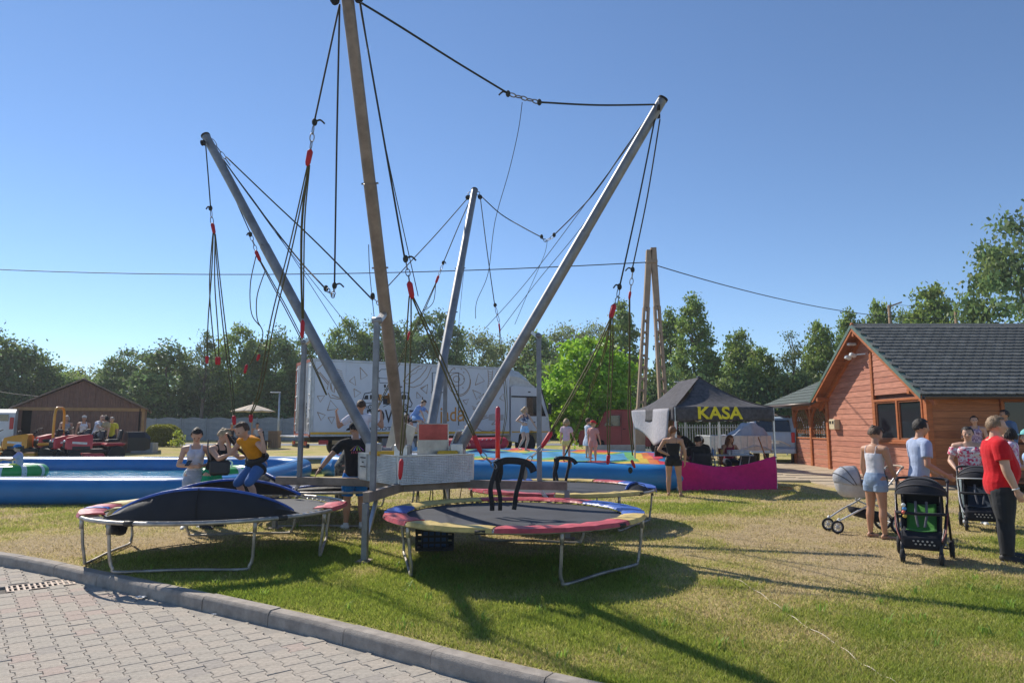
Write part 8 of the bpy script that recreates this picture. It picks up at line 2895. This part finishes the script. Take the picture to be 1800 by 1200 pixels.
def pram():
	p = gp(5.72, 11.35)
	t = thing('pram', 'light grey pram with quilted hood and white frame', 'pram', p, R_(0))
	# local: -X is the front (hood end on the left), handle towards +X
	shell = M('pram_grey', (.40, .41, .44), rough=.7, bump=.5, bscale=30)
	lower = M('pram_pale', (.50, .49, .49), rough=.6)
	wht = M('pram_white', (.66, .66, .66), rough=.3, metal=.2)
	rub = M('rubber', (.02, .02, .02)); rim = M('pram_rim', (.55, .54, .52), rough=.35)
	rr_ = []
	for z, f in ((.56, .70), (.60, .84), (.68, .95), (.78, 1.0)):
		rr_.append([Vector((-.02 + .42 * f * math.copysign(abs(math.cos(a)) ** .7, math.cos(a)), .2 * f * math.copysign(abs(math.sin(a)) ** .7, math.sin(a)), z)) for a in np.linspace(0, 2 * pi, 33)[:-1]])
	MB().rings(rr_).build('carrycot', lower, t, smooth=True, angle=50)
	# hood at the left end
	def hood(u, v):
		a = pi * u; th = pi * .62 * v
		return Vector((-.10 - .34 * math.sin(th) * (.35 + .65 * math.sin(a)) - .02, -.21 * math.cos(a), .76 + .30 * math.sin(a) * math.cos(th * .9 - .25)))
	mb = MB(); mb.grid(lambda u, v: hood(u, v), 20, 14); mb.build('hood', shell, t, smooth=True, solid=.014)
	for v in (0, .35, .68):
		MB().tube([hood(u, v) + Vector((0, 0, .006)) for u in np.linspace(0, 1, 18)], .008, 6).build('hood_rib', M('pram_trim', (.10, .10, .11)), t, smooth=True)
	mb = MB(); mb.grid(lambda u, v: Vector((-.05 + .45 * u, -.19 + .38 * v, .79 + .06 * math.sin(pi * v) * (1 - .6 * u))), 10, 8); mb.build('cover', shell, t, smooth=True, solid=.02)
	MB().tube(smooth_path([(-.12, -.215, .74), (-.02, -.225, .98), (.04, -.22, 1.04), (.1, -.215, .74)], 6), .012, 8).build('carry_handle', M('pram_leather', (.35, .27, .2), rough=.6), t, smooth=True)
	for y in (-.22, .22):
		MB().tube(smooth_path([(-.5, y * .8, .2), (-.25, y, .34), (.05, y, .5), (.3, y, .75), (.52, y, 1.02)], 6), .015, 8).build('frame_tube', wht, t, smooth=True)
		MB().tube([(.42, y, .16), (.2, y, .40), (.02, y, .48)], .014, 8).build('rear_leg', wht, t, smooth=True)
		MB().tube([(-.02, y * .9, .48), (.0, y * .9, .58)], .02, 8).build('support', wht, t, smooth=True)
		w = spoke_wheel(t, -.52, y * .75, .105, .035, rub, rim, 8)
		MB().tube([(-.52, y * .75 + .03, .105), (-.5, y * .75 + .03, .2), (-.49, y * .8, .24)], .016, 8).build('fork', wht, t, smooth=True)
		spoke_wheel(t, .43, y * 1.15, .155, .04, rub, rim, 10)
	MB().tube([(.43, -.26, .155), (.43, .26, .155)], .012, 8).build('axle', wht, t, smooth=True)
	MB().tube(smooth_path([(.52, -.22, 1.02), (.58, -.18, 1.05), (.6, 0, 1.06), (.58, .18, 1.05), (.52, .22, 1.02)], 5), .018, 8).build('handle', M('pram_leather', (.3, .2, .1)), t, smooth=True)
	mb = MB(); mb.rings([[Vector((.06 + .32 * f * math.cos(a), .19 * f * math.sin(a), z - .1 * math.cos(a) * .6)) for a in np.linspace(0, 2 * pi, 25)[:-1]] for z, f in ((.36, 1), (.27, .92), (.2, .7))]); mb.build('basket', cloth('stroller_black', (.02, .02, .02)), t, smooth=True)
pram()
hb = thing('handbag', 'small black handbag hanging at the pram handle', 'handbag', gp(5.86, 11.08) + Vector((0, 0, .74)))
MB().box((0, 0, .1), (.26, .1, .2), bev=.03).build('pouch', M('bag_black', (.02, .02, .02), rough=.5), hb, smooth=True, angle=40)
MB().tube(smooth_path([(-.1, 0, .2), (-.06, 0, .34), (.06, 0, .34), (.1, 0, .2)], 5), .009, 6).build('strap', M('bag_black', (.02, .02, .02)), hb, smooth=True)
MB().box((.0, -.055, .1), (.05, .012, .03)).build('clasp', M('clasp_gold', (.6, .4, .12), metal=.8, rough=.3), hb)

# ================================================================== MOWERS
def mower(label, loc, rz, col, tilt=0.0, box=False, rops=False, deck_front=False, s=1.0, group='ride on mowers shown by the shed'):
	t = thing('ride_on_mower', label, 'mower', loc, rz, group)
	t.scale = (s, s, s)
	if tilt:
		t.rotation_euler = (0, tilt, rz)
	paint = M('mower_' + label.split()[0], col, rough=.3, var=.08, spec=.5, bump=.03)
	blk = M('mower_black', (.025, .025, .027), rough=.6); rub = M('rubber', (.02, .02, .02)); rim = M('mower_rim', (.5, .5, .5), rough=.4)
	# local: -X forward
	rr_ = []
	for x, w, z0, z1 in ((-.95, .2, .48, .70), (-.9, .25, .42, .78), (-.6, .27, .40, .86), (-.25, .29, .42, .90), (-.18, .28, .45, .88)):
		rr_.append([Vector((x, -w, z0)), Vector((x, -w, z0 + (z1 - z0) * .6)), Vector((x, -w * .72, z1)), Vector((x, w * .72, z1)), Vector((x, w, z0 + (z1 - z0) * .6)), Vector((x, w, z0))])
	MB().rings(rr_).build('bonnet', paint, t, smooth=True, angle=32)
	MB().box((-.96, 0, .56), (.04, .36, .2), bev=.015).build('grille', blk, t)
	for y in (-.292, .292):
		MB().box((-.55, y * .98, .62), (.42, .012, .07), rot=Matrix.Rotation(.08, 3, 'Y')).build('decal', M('decal_white', (.7, .7, .7)), t)
		MB().box((-.5, y * .98, .46), (.5, .014, .1)).build('vent', blk, t)
	MB().tube(smooth_path([(-.95, -.3, .3), (-1.08, -.28, .4), (-1.1, 0, .42), (-1.08, .28, .4), (-.95, .3, .3)], 4), .025, 8).build('bumper', blk, t, smooth=True)
	for y in (-.13, .13):
		MB().ell((-.955, y, .68), (.03, .06, .04)).build('headlight', M('lamp_clear', (.7, .7, .68)), t, smooth=True)
	MB().box((-.1, 0, .36), (1.5, .42, .12), bev=.02).build('chassis', blk, t)
	MB().box((.45, 0, .56), (.62, .86, .1), bev=.05).build('fender', paint, t)
	sb = MB(); sb.box((.42, 0, .68), (.42, .44, .1), bev=.04); sb.box((.64, 0, .88), (.1, .44, .36), bev=.04, rot=Matrix.Rotation(.2, 3, 'Y')); sb.build('seat', blk, t)
	MB().tube([(-.12, 0, .86), (-.02, 0, 1.0)], .025, 8).build('steering_column', blk, t, smooth=True)
	c = Vector((0, 0, 1.02)); d, a_, b_ = basis(Vector((-.5, 0, 1)))
	sw = MB(); sw.tube([c + a_ * (.17 * math.cos(q)) + b_ * (.17 * math.sin(q)) for q in np.linspace(0, 2 * pi, 20)[:-1]], .015, 8, closed=True)
	for k in range(3):
		sw.tube([c, c + a_ * (.16 * math.cos(k * 2.1)) + b_ * (.16 * math.sin(k * 2.1))], .01, 6)
	sw.build('steering_wheel', blk, t, smooth=True)
	for y in (-.42, .42):
		wheel_at(t, -.68, y * .82, .19, .14, 1 if y > 0 else -1, rub, rim)
		wheel_at(t, .5, y, .26, .22, 1 if y > 0 else -1, rub, rim)
	mb = MB(); mb.rings([[Vector((x * f - .1 + (0), y * f, z)) for x, y in ((-.36, -.42), (-.2, -.52), (.25, -.5), (.3, -.3), (.3, .3), (.25, .5), (-.2, .52), (-.36, .42))] for f, z in ((1, .12), (1, .2), (.86, .27))]); mb.build('cutting_deck', paint, t)
	if box:
		rr_ = [[Vector((x, y, z)) for y, z in ((-.42, .34), (.42, .34), (.44, .78), (.3, .98), (-.3, .98), (-.44, .78))] for x in (.82, 1.35)]
		rr_.append([Vector((1.52, y, z)) for y, z in ((-.38, .4), (.38, .4), (.4, .7), (.27, .82), (-.27, .82), (-.4, .7))])
		MB().rings(rr_).build('grass_box', M('grassbox_black', (.02, .021, .024), rough=.45), t, smooth=True, angle=30)
	if rops:
		MB().tube(smooth_path([(.62, -.42, .55), (.62, -.42, 1.4), (.62, -.36, 1.68), (.62, -.22, 1.78), (.62, .22, 1.78), (.62, .36, 1.68), (.62, .42, 1.4), (.62, .42, .55)], 6), .042, 10).build('roll_bar', paint, t, smooth=True)
	if deck_front:
		for y in (-.25, .25):
			MB().bar((-.9, y, .42), (-1.75, y, .36), .08, .08).build('deck_arm', paint, t)
		mb = MB(); mb.rings([[Vector((-1.55 + x * f, y * f, z)) for x, y in ((-.4, -.6), (.35, -.62), (.4, 0), (.35, .62), (-.4, .6), (-.52, 0))] for f, z in ((1, .12), (1, .22), (.8, .3))]); mb.build('front_deck', paint, t)
		for y in (-.55, .55):
			w = bpy.data.objects.new('caster', None); w.parent = t; w.location = (-2.08, y, .13); COL.objects.link(w)
			MB().lathe([(.05, -.04), (.12, -.045), (.13, 0), (.12, .045), (.05, .04)], (0, 0, 0), (0, 1, 0), 16).build('tyre', rub, w, smooth=True)
			MB().bar((0, 0, .0), (.1, 0, .28), .03, .06).build('fork', paint, w)
			MB().bar((.1, 0, .25), (.45, 0 - y * .3, .22), .06, .06).build('caster_arm', paint, w)
	return t
def MP(k):
	q = gpt(116, 27.0) + Vector((.9 * k, -.5 * k, 0))
	q.z = gz(q.x, q.y)
	return q
YM = (.68, .30, .02); RM = (.50, .035, .04)
mower('yellow out front mower with tall roll bar and front cutting deck', gpt(62, 26.2), R_(14), YM, rops=True, deck_front=True, s=1.12)
mower('red ride on mower with round lamps next to the yellow mower', MP(0), R_(54), RM, s=1.12)
mower('red ride on mower between two other red mowers', MP(1), R_(50), (.46, .03, .035), s=1.08)
mower('red ride on mower with large black grass box at the end of the row', MP(2), R_(38), (.5, .04, .045), box=True, s=1.12)
mower('green and red mower at the open end of the row beside the white van', gpt(-8, 26.8), R_(30), (.30, .34, .05), s=1.05)

# ================================================================== PARASOL, BIN, LOADING RAMP
def parasol():
	p = gpt(441, 38.6)
	t = thing('parasol', 'beige market parasol on a wooden pole over the bench', 'parasol', p)
	can = cloth('parasol_beige', (.55, .46, .36), fold=.2)
	wood = M('parasol_wood', (.45, .30, .15), rough=.6)
	zt, ze, r = 2.45, 2.06, 1.25
	for k in range(8):
		a0, a1 = 2 * pi * k / 8, 2 * pi * (k + 1) / 8
		def fn(u, v):
			a = a0 + (a1 - a0) * u
			rr_ = r * v * (1 - .03 * math.sin(pi * u))
			return Vector((rr_ * math.cos(a), rr_ * math.sin(a), zt - (zt - ze) * v ** 1.1 - .03 * math.sin(pi * u) * v))
		mb = MB(); mb.grid(fn, 5, 6); mb.build('canopy_panel', can, t, smooth=True, solid=.004)
		MB().tube([Vector((0, 0, zt - .06)), Vector((r * math.cos(a0), r * math.sin(a0), ze - .015))], .012, 6).build('rib', wood, t)
	MB().tube([(0, 0, 0), (0, 0, zt + .06)], .03, 10).build('pole', wood, t, smooth=True)
	MB().ell((0, 0, zt + .08), (.04, .04, .05)).build('finial', wood, t, smooth=True)
	MB().box((0, 0, .04), (.6, .6, .08), bev=.02).build('base', M('parasol_base', (.3, .3, .3)), t)
parasol()
def bin_():
	p = gpt(482, 38.4)
	t = thing('waste_bin', 'square brown slatted waste bin beside the seated man', 'waste bin', p)
	w = M('bin_wood', (.24, .16, .10), rough=.8)
	MB().box((0, 0, .45), (.5, .5, .86)).build('liner', M('bin_dark', (.05, .04, .035)), t)
	sl = MB(); sl.box((0, 0, 0), (.098, .03, .92), bev=.006); sme = sl.mesh('slat'); sme.materials.append(w)
	for k in range(5):
		o = -.22 + k * .11
		share(sme, 'slat', t, (o, -.265, .48)); share(sme, 'slat', t, (o, .265, .48))
		share(sme, 'slat', t, (-.265, o, .48), (0, 0, pi / 2)); share(sme, 'slat', t, (.265, o, .48), (0, 0, pi / 2))
	MB().box((0, 0, .95), (.58, .58, .04), bev=.01).build('top_frame', w, t)
bin_()
def ramp():
	a, b = Vector((-8.1, 21.8, 0)), Vector((-5.9, 23.2, 0))
	p = Vector((-7.0, 22.9, gz(-7, 22.9)))
	t = thing('loading_platform', 'low grey plank platform on blocks behind the pool', 'platform', p, R_(14))
	pl = wood_mat('platform_plank', (.40, .385, .38))
	mb = MB(); mb.box((0, 0, 0), (3.6, .19, .05), bev=.006); me = mb.mesh('plank'); me.materials.append(pl)
	for k in range(8):
		share(me, 'plank', t, (0, -.7 + k * .2, .42 + rng.gauss(0, .003)))
	for x in (-1.6, 0, 1.6):
		MB().box((x, 0, .34), (.1, 1.6, .1)).build('bearer', M('bearer_wood', (.3, .22, .15)), t)
		for y in (-.6, .6):
			MB().box((x, y, .14), (.3, .26, .3), bev=.01).build('block', M('block_brown', (.30, .2, .14), rough=.9), t)
	# tow hitch at its right end
	MB().bar((1.8, 0, .38), (2.5, .1, .36), .09, .09).build('drawbar', M('hitch_dark', (.05, .04, .04)), t)
ramp()
# black clothes bundle hung at the leg of the left trampoline, box under the front trampoline
o = MB()
for k in range(7):
	o.ell((rng.gauss(0, .05), rng.gauss(0, .04), .12 + .03 * k * .6), (.09, .07, .06), nu=10, nv=6)
b = o.build('shoe_bundle', M('bundle_black', (.025, .025, .03), rough=.8, bump=.6, bscale=30), None, smooth=True, loc=(-5.42, 9.62, .16))
tag(b, 'bundle of black shoes hanging on the leg of the trampoline with tipped pads', 'shoes')
pc = Vector((-1.05, 9.55, 0))
t = thing('battery_crate', 'black wire crate standing under the edge of the front trampoline', 'crate', pc, .1)
MB().box((0, 0, .06), (.5, .34, .02)).build('floor', M('crate_black', (.02, .02, .022)), t)
for x, y, w, d in ((0, -.17, .5, .015), (0, .17, .5, .015), (-.25, 0, .015, .33), (.25, 0, .015, .33)):
	mb = MB()
	for z in (.08, .16, .24, .32):
		mb.box((x, y, z), (w, d, .03))
	for k in range(7):
		f = -.5 + k / 6
		mb.box((x + f * (w - .015), y + f * (d - .015), .2), (.02 if w > .1 else w, d if w > .1 else .02, .28))
	mb.build('side', M('crate_black', (.02, .02, .022)), t)
MB().box((0, 0, .2), (.36, .22, .22), bev=.02).build('battery', M('battery_blue', (.03, .08, .2), rough=.5), t)
# shoes left on the grass near the tent

# ================================================================== HAZE
hz = MB().box((0, 85, 8.4), (420, 260, 19.6)).build('haze', None, None)   # HAZE
hz.data.materials.clear()
hm_ = bpy.data.materials.new('haze_air')
hm_.use_nodes = True
hn = hm_.node_tree
hn.nodes.remove(hn.nodes['Principled BSDF'])
pv = hn.nodes.new('ShaderNodeVolumePrincipled')
pv.inputs['Color'].default_value = (.86, .92, 1.0, 1)
pv.inputs['Density'].default_value = .0006
pv.inputs['Anisotropy'].default_value = .3
hn.links.new(pv.outputs['Volume'], hn.nodes['Material Output'].inputs['Volume'])
hz.data.materials.append(hm_)
hz['label'] = 'thin pale summer haze filling the air over the grounds'
hz['category'] = 'haze'
stuff(hz)
